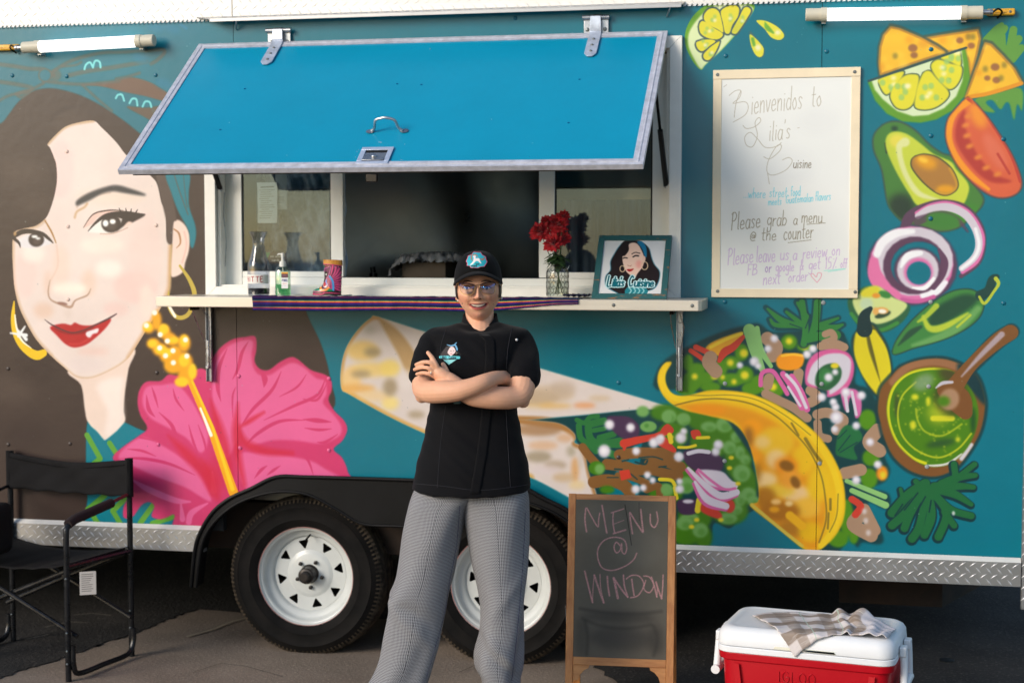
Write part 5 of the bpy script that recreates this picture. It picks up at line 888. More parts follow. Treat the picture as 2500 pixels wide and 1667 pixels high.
def bar(mb, A, B, Ci, Di, h0, h1):
    P = [flap_pt(*q, h) for h in (h0, h1) for q in (A, B, Ci, Di)]; mb.add(P, [(0, 3, 2, 1), (4, 5, 6, 7), (0, 1, 5, 4), (1, 2, 6, 5), (2, 3, 7, 6), (3, 0, 4, 7)])
for A, B, Ci, Di in (((Fx0, 0), (Fx1, 0), (Fx1-w, w), (Fx0+w, w)), ((Fx1, .0004), (Fx1, FL-.0004), (Fx1-w, FL-w), (Fx1-w, w)), ((Fx1, FL), (Fx0, FL), (Fx0+w, FL-w), (Fx1-w, FL-w)), ((Fx0, FL-.0004), (Fx0, .0004), (Fx0+w, w), (Fx0+w, FL-w))):
    bar(mb, A, B, Ci, Di, .0004, .0035)
flap_box(mb, Fx0, Fx1, FL-.011, FL, -.016, 0); flap_box(mb, Fx0, Fx1, 0, .011, -.016, 0); flap_box(mb, Fx0, Fx0+.011, .0112, FL-.0112, -.016, 0); flap_box(mb, Fx1-.011, Fx1, .0112, FL-.0112, -.016, 0)
mb.build('flap_frame', m_tape, FP, bevel=.0012)
mb = MB()
for A, B in (((Fx0+.018, .016), (Fx1-.018, .016)), ((Fx1-.018, .016), (Fx1-.018, FL-.018)), ((Fx1-.018, FL-.018), (Fx0+.018, FL-.018)), ((Fx0+.018, FL-.018), (Fx0+.018, .016))): mb.tube([flap_pt(*A, .003), flap_pt(*B, .003)], .0035, 6)
mb.build('trim_bead', m_tape, FP)
mb = MB(); flap_box(mb, Fx0+.05, Fx1-.03, FL-.012, FL-.004, -.024, -.0165); mb.build('flap_gasket', mat('gasket', (70, 66, 58), .7), FP, bevel=.002)
# pull handle
hx0, hs0 = on_flap(908, 323); hx1, hs1 = on_flap(983, 322)
mb = MB(); hp = [(hx0, 0), (hx0+.012, .014), (hx0+.022, .046), (hx0+.045, .055), ((hx0+hx1)/2, .057), (hx1-.045, .055), (hx1-.022, .046), (hx1-.012, .014), (hx1, 0)]; hp = [(x, max(h, .003)) for x, h in hp]
mb.tube([flap_pt(x, hs0-.0, h+.002) for x, h in catmull(hp, False, 5)], .0052, 10)
for x in (hx0-.006, hx1+.006): mb.lathe([(.0005, .004), (.015, .004), (.017, .001)], (0, 0, 0), 'Z', 14) if 0 else mb.add([flap_pt(x+.016*math.cos(t), hs0+.013*math.sin(t), .004) for t in np.linspace(0, 2*math.pi, 14, endpoint=False)], [tuple(range(14))])
mb.build('flap_handle', m_steel2, FP)
# paddle latch
lx, ls = on_flap(916, 383); L_ = empty('flap_latch', parent=FP); mb = MB()
lw, lh = .058, .052
for x0, x1, s0, s1 in ((lx-lw, lx+lw, ls-lh, ls-lh+.018), (lx-lw, lx+lw, ls+lh-.016, ls+lh), (lx-lw, lx-lw+.018, ls-lh+.0182, ls+lh-.0162), (lx+lw-.018, lx+lw, ls-lh+.0182, ls+lh-.0162)): flap_box(mb, x0, x1, s0, s1, .0041, .0075)
bpy.data.objects.remove(L_)
L_ = mb.build('flap_latch', mat('zinc', (196, 208, 228), .4, .45, var=.1, vscale=40), FP, bevel=.001)
mb = MB(); P = [flap_pt(lx-lw+.0185, ls-lh+.032, .0042), flap_pt(lx+lw-.0185, ls-lh+.032, .0042), flap_pt(lx+lw-.0185, ls+lh-.0165, .011), flap_pt(lx-lw+.0185, ls+lh-.0165, .011)]; mb.slab(P, .002); mb.build('latch_paddle', m_steel2, L_, bevel=.0008)
mb = MB(); P = [flap_pt(lx-lw+.019, ls-lh+.0185, .0041), flap_pt(lx+lw-.019, ls-lh+.0185, .0041), flap_pt(lx+lw-.019, ls+lh-.0165, .0041), flap_pt(lx-lw+.019, ls+lh-.0165, .0041)]; mb.add(P, [(0, 1, 2, 3)]); mb.build('latch_recess', m_dark, L_, smooth=False)
mb = MB(); c0 = flap_pt(lx, ls+.012, .009); mb.ball(c0, .011, 14, 8, (1, 1, .8)); mb.build('key_cylinder', m_steel2, L_)
# strike under the flap edge
mb = MB(); c0 = flap_pt(lx, FL, -.022); mb.box((c0.x-.02, c0.y-.004, c0.z-.03), (c0.x+.02, c0.y+.012, c0.z-.002)); mb.build('latch_strike', mat('dull_black_steel', (50, 46, 40), .4, .6), FP, bevel=.003)
rn_ = random.Random(5); mb = MB()
for px, py, w, h in ((928, 348, 9, 1.5), (880, 378, 8, 1.5), (872, 371, 2, 2), (868, 384, 2, 1.5), (874, 392, 3, 1.5), (876, 366, 1.5, 1.5), (980, 391, 5, 1), (988, 353, 2, 2), (1200, 292, 2, 2), (1050, 120, 1, 8), (872, 400, 2, 2), (700, 380, 4, 1), (1300, 350, 3, 1), (560, 300, 2, 3)):
    x, s_ = on_flap(px, py); a, b = w/1400, h/900; mb.add([flap_pt(x-a, s_-b, .0008), flap_pt(x+a, s_-b*.3, .0008), flap_pt(x+a, s_+b, .0008), flap_pt(x-a, s_+b*.4, .0008)], [(0, 1, 2, 3)])
o = mb.build('paint_chips', mat('bare_metal', (190, 210, 220), .5), FP, smooth=False); o['kind'] = 'stuff'
# strap hinges
for px in (680, 1455):
    x = onY(px, 60, -.02)[0]; Hh = empty('strap_hinge', parent=FP); zb_ = onY(px, 75 if px < 1000 else 43, -.02)[2]
    mb = MB(); mb.box((x-.048, -.0145, zb_-.062), (x+.048, -.0105, zb_-.002)); hb = mb.build('hinge_base', m_white_al if 0 else m_steel2, Hh, bevel=.008, seg=3)
    mb = MB(); mb.box((x-.044, -.0100, zb_-.060), (x+.044, -.0008, zb_-.004)); mb.build('hinge_block', m_steel2, Hh, bevel=.002)
    for sx in (-1, 1):
        mb = MB(); mb.lathe([(.0003, -.004), (.006, -.003), (.008, 0)], (x+sx*.034, -.0146, zb_-.045), 'Y', 12); mb.build('bolt', m_screw, Hh)
    mb = MB(); mb.tube([(x-.052, -.022, zb_), (x-.021, -.022, zb_)], .009, 14); mb.tube([(x+.021, -.022, zb_), (x+.052, -.022, zb_)], .009, 14); mb.tube([(x-.020, -.022, zb_), (x+.020, -.022, zb_)], .0105, 14); mb.build('hinge_barrel', m_steel2, Hh)
    mb = MB(); tip = .185
    prof = [Vector((0, -.0335, zb_)), Vector((0, -.036, zb_-.04)), flap_pt(0, .006, .008), flap_pt(0, .03, .0045), flap_pt(0, tip-.02, .0045), flap_pt(0, tip, .0045)]; ww = [.020, .0215, .0225, .023, .023, .010]; th = Fn*.004; vs, fs = [], []
    for p, w_ in zip(prof, ww): vs += [Vector((x-w_, p.y, p.z)), Vector((x+w_, p.y, p.z)), Vector((x+w_, p.y, p.z))+th, Vector((x-w_, p.y, p.z))+th]
    for i in range(5):
        for j in range(4): fs.append((i*4+j, i*4+(j+1) % 4, (i+1)*4+(j+1) % 4, (i+1)*4+j))
    fs += [(0, 1, 2, 3), (20, 23, 22, 21)]; mb.add(vs, fs); mb.build('hinge_strap', mat('zinc_strap', (200, 208, 222), .42, .45, var=.2, vscale=30), Hh, bevel=.001)
    for s_ in (.06, .105, .15):
        mb = MB(); q = flap_pt(x, s_, .009); mb.ball(q, .0062, 10, 6, (1, .8, .8)); mb.build('bolt', m_screw, Hh)
# small dents / rivets on the flap
m_rv = mat('flap_rivet', (0, 96, 146), .4)
for px, py in ((598, 217), (970, 205), (1029, 207), (1415, 194), (538, 317), (1388, 300)):
    x, s_ = on_flap(px, py); mb = MB(); mb.ball(flap_pt(x, s_, -.0008), .0055, 10, 6, (1, 1, .6)); mb.build('rivet', m_rv, FP)
for xg, sg in ((.588, .33), (-1.262, .33)):
    mb = MB(); A = Vector((xg+.012 if xg > 0 else xg+.05, .01, 1.90)); B = flap_pt(xg if xg > 0 else xg+.03, sg, -.036); mid = A.lerp(B, .56); mb.tube([A, mid], .0105, 12); g = mb.build('gas_strut', mat('strut_black', (14, 14, 15), .3), Wf)
    mb = MB(); mb.tube([mid, B], .0055, 10); mb.build('strut_rod', m_black, g); mb = MB(); mb.ball(A, .011, 10, 8); mb.build('ball_joint', m_steel2, g); mb = MB(); mb.ball(B, .010, 10, 8); mb.build('ball_joint', m_steel2, g)
mb = MB(); A = onY(548, 470, .03); mb.tube([(A[0], .03, A[2]), (A[0]-.004, .03, A[2]-.10), (A[0]+.006, .03, A[2]-.2), (A[0], .03, A[2]-.30)], .0022, 6); mb.build('hook_chain', m_steel2, Wf)

# ---- counter shelf
CZ, CB = 1.4735, 1.4335; cx0, cx1 = -1.358, .765
Sh = empty('counter_shelf', parent=T); mb = MB(); mb.add([(cx0, -.30, CZ), (cx1-.012, -.30, CZ), (cx1, -.285, CZ), (cx1, -.023, CZ), (cx0, -.023, CZ)]+[(cx0, -.30, CB), (cx1-.012, -.30, CB), (cx1, -.285, CB), (cx1, -.023, CB), (cx0, -.023, CB)],
    [(0, 1, 2, 3, 4), (9, 8, 7, 6, 5), (0, 5, 6, 1), (1, 6, 7, 2), (2, 7, 8, 3), (3, 8, 9, 4), (4, 9, 5, 0)]); mb.build('shelf_top', m_steel, Sh, bevel=.0025, smooth=False)
for px in (649, 1498, 1690):
    p = onY(px, 746, -.3); mb = MB(); mb.lathe([(.0003, -.0035), (.005, -.003), (.007, 0)], (p[0], -.3004, (CZ+CB)/2), 'Y', 12); mb.build('screw', m_screw, Sh)
for px, yb in ((505, 932), (1656, 955)):
    x = onY(px, 830, -.03)[0]; z0 = onY(px, yb, -.03)[2]; Br = empty('shelf_bracket', parent=Sh)
    mb = MB(); mb.box((x-.008, -.024, z0), (x-.005, -.006, CB-.001)); mb.box((x+.013, -.024, z0), (x+.016, -.006, CB-.001)); mb.box((x-.0048, -.010, z0), (x+.0128, -.006, CB-.001)); mb.build('channel', m_steel2, Br, bevel=.001)
    mb = MB(); mb.box((x-.001, -.034, z0+.06), (x+.009, -.022, z0+.17)); mb.tube([(x+.003, -.04, z0+.06), (x+.003, -.02, z0+.06)], .007, 10); mb.build('brace_arm', m_steel2, Br, bevel=.002)
    mb = MB(); mb.tube([(x-.02, -.14, CB-.004), (x-.022, -.09, CB-.06), (x-.010, -.03, z0+.165)], .0018, 6); mb.tube([(x+.008, -.10, CB-.004), (x+.024, -.06, CB-.07), (x+.012, -.03, z0+.165)], .0018, 6); mb.build('wire_stay', m_steel2, Br)
    mb = MB(); mb.box((x-.022, -.15, CB-.02), (x-.008, -.08, CB-.001)); mb.build('bracket_stop', m_black, Br, bevel=.002)
    for k in range(3):
        mb = MB(); mb.ball((x+.004, -.0095, CB-.055-.045*k), .0045, 10, 6); mb.build('rivet', m_white_al, Br)

# ---- fender over both wheels
Fe = empty('fender', parent=T); n = len(OUT); mb = MB()
vs = [(x, -.055, z) for x, z in OUT]+[(x, -.058, z) for x, z in INN]+[(x, .02, z) for x, z in OUT]+[(x, .02, z+.004) for x, z in INN]
for i in range(n-1): mb.f += [(i, i+1, n+i+1, n+i), (2*n+i, 2*n+i+1, i+1, i), (n+i, n+i+1, 3*n+i+1, 3*n+i)]; mb.m += [0]*3
mb.v += vs; mb.build('fender_skin', m_black, Fe, angle=50)
mb = MB(); mb.tube([(x, -.057, z+.002) for x, z in OUT], .008, 8); mb.build('fender_lip', m_black, Fe)
mb = MB(); mb.tube([(x, -.058, z+.001) for x, z in INN], .006, 8); mb.build('arch_lip', m_black, Fe)

# ---- wheels
m_tyre = mat('tyre_rubber', (15, 15, 15), .8, 0, spec=.15, vcol=(27, 25, 24), vscale=10, bump=.25, bscale=70); m_tread = mat('tyre_tread', (88, 78, 66), .9, 0, spec=.15, vcol=(36, 33, 30), vscale=26, bump=.5, bscale=90)
m_rim = mat('wheel_white', (196, 200, 198), .35, 0, var=.04, vscale=12, coat=.3); m_hub = mat('hub_grease', (52, 48, 46), .35, .5, var=.3, vscale=30)
def make_wheel():
    W = empty('wheel', parent=T); W.location = (-.876, .05, .318)
    ty = empty('tyre', parent=W); mb = MB(); RT_ = .3325
    prof = [(.196, .012), (.203, .0), (.215, -.012), (.236, -.020), (.238, -.022), (.241, -.0205), (.262, -.024), (.285, -.0215), (.287, -.0235), (.290, -.0205), (.306, -.012), (.318, -.002)]
    mb.lathe(prof, ax='Y', n=72); mb.lathe([(.196, .17), (.205, .19), (.24, .205), (.29, .20), (.318, .188)], ax='Y', n=72); bpy.data.objects.remove(ty)
    ty = mb.build('tyre', m_tyre, W, angle=60)
    mb = MB(); tp = [(.318, -.002), (.326, .008), (.330, .022), (.3325, .045), (.326, .047), (.326, .053), (.3325, .055), (.334, .085), (.327, .087), (.327, .094), (.334, .096), (.3325, .13), (.326, .132), (.326, .138), (.3325, .14), (.328, .168), (.318, .188)]; mb.lathe(tp, ax='Y', n=96)
    mb.build('tread', m_tread, ty, angle=25)
    mb = MB()
    for j in range(110):
        a = 2*math.pi*j/110; c, s_ = math.cos(a), math.sin(a); t = (-s_, c); pts = []
        for r, y, hw in ((.3065, -.0135, .0035), (.3205, -.0015, .0042), (.3285, .0075, .0045), (.3325, .024, .0045)):
            for q in (-1, 1): pts.append((r*c+t[0]*hw*q, y-.0012, r*s_+t[1]*hw*q))
        mb.add(pts, [(0, 1, 3, 2), (2, 3, 5, 4), (4, 5, 7, 6)])
    o = mb.build('shoulder_blocks', m_tread, ty, smooth=False); o['kind'] = 'stuff'
    mb = MB(); mb.lathe([(.190, .03), (.197, .006), (.206, -.003), (.209, .001), (.206, .006), (.196, .008), (.189, .012), (.186, .024), (.184, .034), (.176, .040), (.166, .044), (.158, .052), (.156, .060), (.153, .062)], ax='Y', n=72)
    rim = mb.build('rim', m_rim, W, angle=50)
    mb = MB(); mb.lathe([(.100, .0605), (.094, .058), (.088, .0545), (.080, .052), (.040, .050), (.038, .056)], ax='Y', n=48); mb.build('hub_dish', m_rim, rim, angle=40)
    cu = bpy.data.curves.new('disc', 'CURVE'); cu.dimensions = '2D'; cu.fill_mode = 'BOTH'; cu.extrude = .0015
    def spl(P):
        s = cu.splines.new('POLY'); s.points.add(len(P)-1)
        for i, p in enumerate(P): s.points[i].co = (p[0], p[1], 0, 1)
        s.use_cyclic_u = True
    spl([(.154*math.cos(a), .154*math.sin(a)) for a in np.linspace(0, 2*math.pi, 72, endpoint=False)]); spl([(.099*math.cos(a), .099*math.sin(a)) for a in np.linspace(0, 2*math.pi, 48, endpoint=False)])
    for k in range(8):
        a = R(45*k+12); c, s_ = math.cos(a), math.sin(a); tri = []
        for cxx, cyy in ((.137, -.0165), (.137, .0165), (.110, 0)):
            for q in np.linspace(0, 2*math.pi, 8, endpoint=False): tri.append((cxx+.0045*math.cos(q), cyy+.0045*math.sin(q)))
        t = np.array(tri); idx = sorted(range(len(t)), key=lambda i: t[i][0]); hull = []
        def half(ids):
            h = []
            for i in ids:
                while len(h) > 1 and np.cross(t[h[-1]]-t[h[-2]], t[i]-t[h[-1]]) <= 1e-12: h.pop()
                h.append(i)
            return h[:-1]
        hull = half(idx)+half(idx[::-1]); spl([(t[i][0]*c-t[i][1]*s_, t[i][0]*s_+t[i][1]*c) for i in hull])
    co = bpy.data.objects.new('disc', cu); COL.objects.link(co); bpy.context.view_layer.update(); me = bpy.data.meshes.new_from_object(co.evaluated_get(bpy.context.evaluated_depsgraph_get())); bpy.data.objects.remove(co)
    me.name = 'wheel_disc'; me.materials.clear(); me.materials.append(m_rim); o = bpy.data.objects.new('wheel_disc', me); COL.objects.link(o); me.transform(Matrix.Rotation(R(90), 4, 'X')); me.transform(Matrix.Translation((0, .0615, 0))); o.parent = rim
    mb = MB(); mb.lathe([(.148, .12), (.001, .12)], ax='Y', n=24); mb.build('brake_drum', m_dark, rim)
    for r, c in ((.2035, (186, 110, 100)), (.2075, (120, 140, 170))):
        mb = MB(); mb.lathe([(r-.0007, -.0036), (r+.0007, -.0036)], ax='Y', n=72); mb.build('pinstripe', mat('stripe%d' % int(r*1e4), c, .5), rim)
    mb = MB(); mb.lathe([(.0385, .06), (.0385, .044), (.036, .040), (.0345, .038), (.0335, .004), (.030, .0), (.022, -.002), (.020, -.018), (.016, -.021), (.0005, -.021)], ax='Y', n=28); mb.build('hub_cap', m_hub, W, angle=30)
    for k in range(5):
        a = R(72*k+60); c = (.056*math.cos(a), .05, .056*math.sin(a)); mb = MB(); mb.lathe([(.0085, .002), (.0085, -.008), (.0075, -.011), (.0045, -.012), (.0045, -.018), (.0005, -.0185)], c, 'Y', 6); mb.build('lug_nut', m_hub, W, angle=20)
    mb = MB(); a = R(88); mb.tube([(.166*math.cos(a), .05, .166*math.sin(a)), (.160*math.cos(a), .028, .160*math.sin(a)), (.150*math.cos(a)-.006, .012, .150*math.sin(a))], .004, 8); mb.build('valve_stem', m_black, W)
    return W
W1 = make_wheel()
def copy_tree(o, parent):
    c = o.copy(); COL.objects.link(c); c.parent = parent
    for ch in o.children: copy_tree(ch, c)
    return c
W2_ = copy_tree(W1, T); W2_.location = (-.057, .05, .318); W2_.rotation_euler = (0, R(19), 0)
W3 = copy_tree(W1, T); W3.location = (-.876, 2.28, .318); W3.rotation_euler = (0, 0, math.pi); W4 = copy_tree(W1, T); W4.location = (-.057, 2.28, .318); W4.rotation_euler = (0, 0, math.pi)

# ---- marker lights and tube lights
m_amber = mat('amber_plastic', (226, 168, 40), .25, 0, coat=.4, var=.15, vscale=40)
for (pxa, pya), (pxb, pyb) in (((0, 119), (50, 121)), ((2408, 32), (2478, 26))):
    A, B = onY(pxa, pya, -.012), onY(pxb, pyb, -.012)
    if pxa == 0: A = A-(B-A)*.35
    mb = MB(); mb.box((A[0], -.026, A[2]-.0125), (B[0], -.002, A[2]+.0125)); ml = mb.build('marker_light', m_amber, T, bevel=.006, seg=3)
    mb = MB(); mb.box((A[0]+.03, -.0285, A[2]-.003), (B[0]-.03, -.0262, A[2]+.003)); mb.build('lens_rib', m_amber, ml, bevel=.001)
    for x in (A[0]+.018, B[0]-.018): mb = MB(); mb.lathe([(.0003, -.003), (.004, -.0025), (.005, 0)], (x, -.0264, A[2]), 'Y', 10); mb.build('screw', m_screw, ml)
m_tube = mat('lit_tube', (255, 255, 250), .3, emis=1.1); m_cap = mat('tube_cap', (206, 200, 180), .45, var=.05)
def tube_light(pa, pb, label, side):
    A, B = onY(*pa, -.055), onY(*pb, -.055); t = tag(empty('tube_light', (0, 0, 0)), label, 'tube light', 'white tube lights on the trailer wall'); A, B = Vector(A), Vector(B); d = (B-A).normalized(); L0 = (B-A).length
    mb = MB(); mb.tube([A+d*.07, B-d*.07], .0235, 24); mb.build('glowing_tube', m_tube, t)
    for P0, sg in ((A, 1), (B, -1)):
        q = d*sg; mb = MB(); mb.tube([P0, P0+q*.002, P0+q*.055, P0+q*.0552, P0+q*.078], [.021, .0235, .0235, .026, .026], 24); c = mb.build('end_cap', m_cap, t, angle=30)
        mb = MB(); r = P0+q*.065; mb.box((r.x-.008, r.y+.015, r.z-.031), (r.x+.008, -.002, r.z-.012)); mb.build('mounting_clip', m_steel2, c)
    E = A if side < 0 else B; q = -d if side < 0 else d
    mb = MB(); mb.tube([E, E+q*.022, E+q*.024, E+q*.034], [.010, .010, .013, .011], 12); g = mb.build('cable_gland', m_steel2, t)
    mb = MB(); P0 = E+q*.034; mb.tube(catmull([P0, P0+q*.018+Vector((0, 0, .012)), P0+q*.034+Vector((0, .02, .002)), P0+q*.02+Vector((0, .045, -.014))], False, 5), .0035, 8); mb.build('cable', m_black, g)
tube_light((56, 117), (377, 99), 'lit white tube light above the painted headscarf', -1)
tube_light((1967, 37), (2400, 31), 'lit white tube light above the whiteboard', 1)
# ================================================================== signs
WB = tag(empty('whiteboard', (0, 0, 0)), 'framed whiteboard with handwritten welcome, screwed to the teal trailer wall', 'whiteboard')
bx0, bx1, bz0, bz1 = .7775, 1.320, 1.476, 2.330; m_cream = mat('cream_strip', (238, 222, 190), .45, 0, var=.05, vscale=9, bump=.05)
for n_, q in (('bottom_rail', [(bx0, bz0), (bx1, bz0), (bx1, bz0+.032), (bx0, bz0+.032)]), ('top_rail', [(bx0, bz1-.034), (bx1, bz1-.034), (bx1, bz1), (bx0, bz1)]), ('side_rail', [(bx0+.0005, bz0+.0325), (bx0+.032, bz0+.0325), (bx0+.032, bz1-.0345), (bx0+.0005, bz1-.0345)]), ('side_rail', [(bx1-.033, bz0+.0325), (bx1-.0005, bz0+.0325), (bx1-.0005, bz1-.0345), (bx1-.033, bz1-.0345)])):
    mb = MB(); mb.prism(q, -.014 if 'side' in n_ else -.0155, -.001); mb.build(n_, m_cream, WB, bevel=.001)
PB = 700
def planeT(X0, Z1, Y, ppm):
    def f(p):
        d = FW[None]+((p[:, 0]-1250)/FPX)[:, None]*RT-((p[:, 1]-833.5)/FPX)[:, None]*UP; q = CAM+d*((Y-CAM[1])/d[:, 1])[:, None]; return np.stack([(q[:, 0]-X0)*ppm, (Z1-q[:, 2])*ppm], 1)
    return f
ix0, ix1, iz0, iz1 = bx0+.03, bx1-.03, bz0+.03, bz1-.03
P = Paint(int((ix1-ix0)*PB), int((iz1-iz0)*PB), (232, 234, 230), planeT(ix0, iz1, -.010, PB)); P.V(1650, 140, 2.614); GB = (178, 170, 154); LN = P.line
for x, y, r in ((700, 700, 200), (500, 1000, 150), (900, 400, 140), (700, 1250, 160)): P.ell(x, y, r, r*.6, (224, 226, 224), 60, alpha=.5)
LN([(415, 215), (385, 290), (372, 385)], 4, GB); LN([(340, 245), (380, 215), (415, 215), (405, 260), (365, 295), (440, 285), (462, 320), (440, 370), (365, 415)], 4, GB)
write(P, 'ienvenidos', 478, 362, 150, 4.5, GB, slope=-.11, sx=.425, alpha=.95); write(P, 'to', 862, 312, 130, 4.5, GB, sx=.52)
LN([(428, 435), (450, 455), (500, 445), (540, 410), (530, 385), (505, 420), (520, 500), (490, 570), (450, 560), (440, 510), (475, 480), (520, 520), (570, 575), (640, 570), (672, 545)], 4, GB); write(P, "ilia's", 592, 535, 125, 4.5, GB, slope=-.12, sx=.50)
LN([(560, 635), (600, 648), (660, 600), (672, 562), (640, 570), (590, 660), (582, 730), (620, 752), (700, 720), (742, 665), (720, 640), (680, 655)], 4, (178, 172, 156)); LN([(585, 740), (596, 808)], 4, (178, 172, 156)); write(P, 'uisine', 748, 706, 66, 4.5, (120, 110, 92), slope=0, sx=.62)
CY = (116, 206, 222); write(P, '...where', 430, 896, 62, 4, CY, sx=.60); write(P, 'street', 596, 890, 62, 4, CY, sx=.60); write(P, 'food', 732, 884, 62, 4, CY, sx=.46)
write(P, 'meets', 588, 944, 50, 4, CY, slope=-.05, sx=.58); write(P, 'Guatemalan', 700, 932, 52, 4, CY, slope=-.08, sx=.58); write(P, 'flavors', 888, 914, 58, 4, CY, slope=-.04, sx=.50)
DB = (150, 142, 122); write(P, 'Please', 352, 1100, 112, 5, DB, slope=-.08, sx=.53); write(P, 'grab', 580, 1075, 96, 5, DB, slope=-.03, sx=.60); write(P, 'a', 748, 1065, 72, 5, DB, sx=.7); write(P, 'menu', 800, 1054, 84, 5, DB, sx=.62); LN([(835, 1065), (952, 1056)], 4, DB)
write(P, '@', 470, 1170, 62, 5, DB, sx=.9); write(P, 'the', 545, 1165, 80, 5, DB, sx=.75); write(P, 'counter', 686, 1165, 100, 5, DB, slope=-.08, sx=.50); LN([(715, 1182), (862, 1164)], 4, DB)
PUR = (206, 180, 216); write(P, 'Please', 330, 1325, 104, 5, PUR, slope=-.12, sx=.50); write(P, 'leave', 512, 1306, 100, 5, PUR, slope=-.03, sx=.48); write(P, 'us', 664, 1292, 84, 5, PUR, sx=.65); write(P, 'a', 745, 1290, 76, 5, PUR, sx=.7); write(P, 'review', 808, 1285, 84, 5, PUR, slope=-.1, sx=.58); write(P, 'on', 992, 1262, 76, 5, PUR, sx=.65)
write(P, 'FB', 455, 1388, 68, 5, PUR, sx=.75); write(P, 'or', 568, 1370, 70, 5, (178, 150, 200), sx=.6); write(P, 'google', 636, 1366, 66, 5, PUR, slope=-.05, sx=.56); write(P, '&', 790, 1354, 70, 5, PUR, sx=.6); write(P, 'get', 846, 1352, 72, 5, PUR, slope=-.08, sx=.65); write(P, '15%', 950, 1348, 74, 5, PUR, sx=.65); write(P, 'off', 1048, 1340, 60, 5, PUR, sx=.5)
LN([(945, 1360), (1080, 1348), (970, 1366)], 5, (160, 226, 214)); write(P, 'next', 555, 1450, 84, 5, PUR, slope=-.08, sx=.62); write(P, 'order', 716, 1432, 76, 5, PUR, slope=-.06, sx=.62)
LN([(900, 1435), (862, 1392), (872, 1378), (895, 1400), (905, 1375), (928, 1378), (922, 1405), (900, 1435)], 4, (228, 150, 170), smooth=True); LN([(306, 190), (325, 176)], 3, GB); LN([(775, 452), (788, 450)], 3, GB)
m_wb = img_mat('whiteboard_face', P.image('whiteboard_writing'), .22, .5, var=.02); mb = MB(); mb.box((ix0, -.011, iz0), (ix1, -.002, iz1)); o = mb.build('writing_surface', m_wb, WB, smooth=False); uvmap(o, lambda x, y, z: ((x-ix0)/(ix1-ix0), (z-iz0)/(iz1-iz0)))
for px, py in ((1752, 183), (2087, 176), (1752, 711), (2088, 713)):
    p = onY(px, py, -.0155); mb = MB(); mb.lathe([(.0003, -.003), (.005, -.0028), (.0068, 0)], (p[0], -.0156, p[2]), 'Y', 12); mb.build('screw', m_screw, WB)

# ---- A-frame chalkboard
c_tl = Vector(onY(1388.5, 1204, -.50)); tr = Vector(onZ(1650, 1210, c_tl.z)); ex = (tr-c_tl).normalized(); w_ = (tr-c_tl).length; ey = Vector((-ex.y, ex.x, 0)); AF = R(9.5); upv = Vector((0, 0, 1))*math.cos(AF)+ey*math.sin(AF); H_ = c_tl.z/math.cos(AF)
CBd = tag(empty('chalkboard_sign', (c_tl.x, c_tl.y, 0)), 'wooden A-frame chalkboard reading MENU @ WINDOW in pink chalk', 'chalkboard'); base = c_tl-upv*H_-Vector((c_tl.x, c_tl.y, 0)); nf = -(ey*math.cos(AF)-Vector((0, 0, 1))*math.sin(AF))
m_wood = mat('pine_wood', (204, 142, 84), .5, 0, vcol=(172, 108, 58), vscale=10, stretch=(6, 6, .8), bump=.15, bscale=30, coat=.15)
m_wood_h = mat('pine_wood_rail', (204, 142, 84), .5, 0, vcol=(172, 108, 58), vscale=10, stretch=(.8, 6, 6), bump=.15, bscale=30, coat=.15)
def cp(u, v, h): return base+ex*u+upv*v+nf*h
def cbar(n_, u0, u1, v0, v1, h0, h1, m, bev=.0015):
    mb = MB(); P_ = [cp(u, v, h) for h in (h0, h1) for u, v in ((u0, v0), (u1, v0), (u1, v1), (u0, v1))]; mb.add(P_, [(0, 3, 2, 1), (4, 5, 6, 7), (0, 1, 5, 4), (1, 2, 6, 5), (2, 3, 7, 6), (3, 0, 4, 7)]); return mb.build(n_, m, CBd, bevel=bev)
sw = .0265; vb = H_-(1640-1204)/ (1667-1204)*.0; vr0 = H_-.602; vr1 = vr0+.030
cbar('stile', 0, sw, 0, H_, -.018, 0, m_wood); cbar('stile', w_-sw, w_, 0, H_, -.018, 0, m_wood); cbar('rail', sw+.0004, w_-sw-.0004, H_-.022, H_-.0005, -.018, -.001, m_wood_h); cbar('rail', sw+.0004, w_-sw-.0004, vr0, vr1, -.018, -.001, m_wood_h)
for s_ in (0, 1):
    mb = MB(); k = [(0, 0), (.058, 0), (.055, -.010), (.040, -.018), (.026, -.034), (.020, -.054), (0, -.056)]
    pts = [((sw+.0004+a) if s_ == 0 else (w_-sw-.0004-a), vr0-.0004+b) for a, b in k]; n = len(pts); vs = [cp(a, b, -.003) for a, b in pts]+[cp(a, b, -.015) for a, b in pts]
    mb.add(vs, [tuple(range(n)), tuple(range(2*n-1, n-1, -1))]+[(i, n+i, n+(i+1) % n, (i+1) % n) for i in range(n)]); mb.build('corner_bracket', m_wood_h, CBd, bevel=.001)
iu0, iu1, iv0, iv1 = sw+.0003, w_-sw-.0003, vr1-.002, H_-.020
VX, VY = 3.219, 3.219
def cbT(p):
    z = (p-np.array((1340, 1180)))*3.219; x, y = z[:, 0], z[:, 1]; v = (y-147)/(1352-147); xl = 215-33*v; xr = 938-22*v; return np.stack([(x-xl)/(xr-xl)*300, v*int(300*(iv1-iv0)/(iu1-iu0))], 1)
P = Paint(300, int(300*(iv1-iv0)/(iu1-iu0)), (100, 95, 84), cbT); P.V(1340, 1180, 3.219); LN = P.line; PKC = (224, 158, 158)
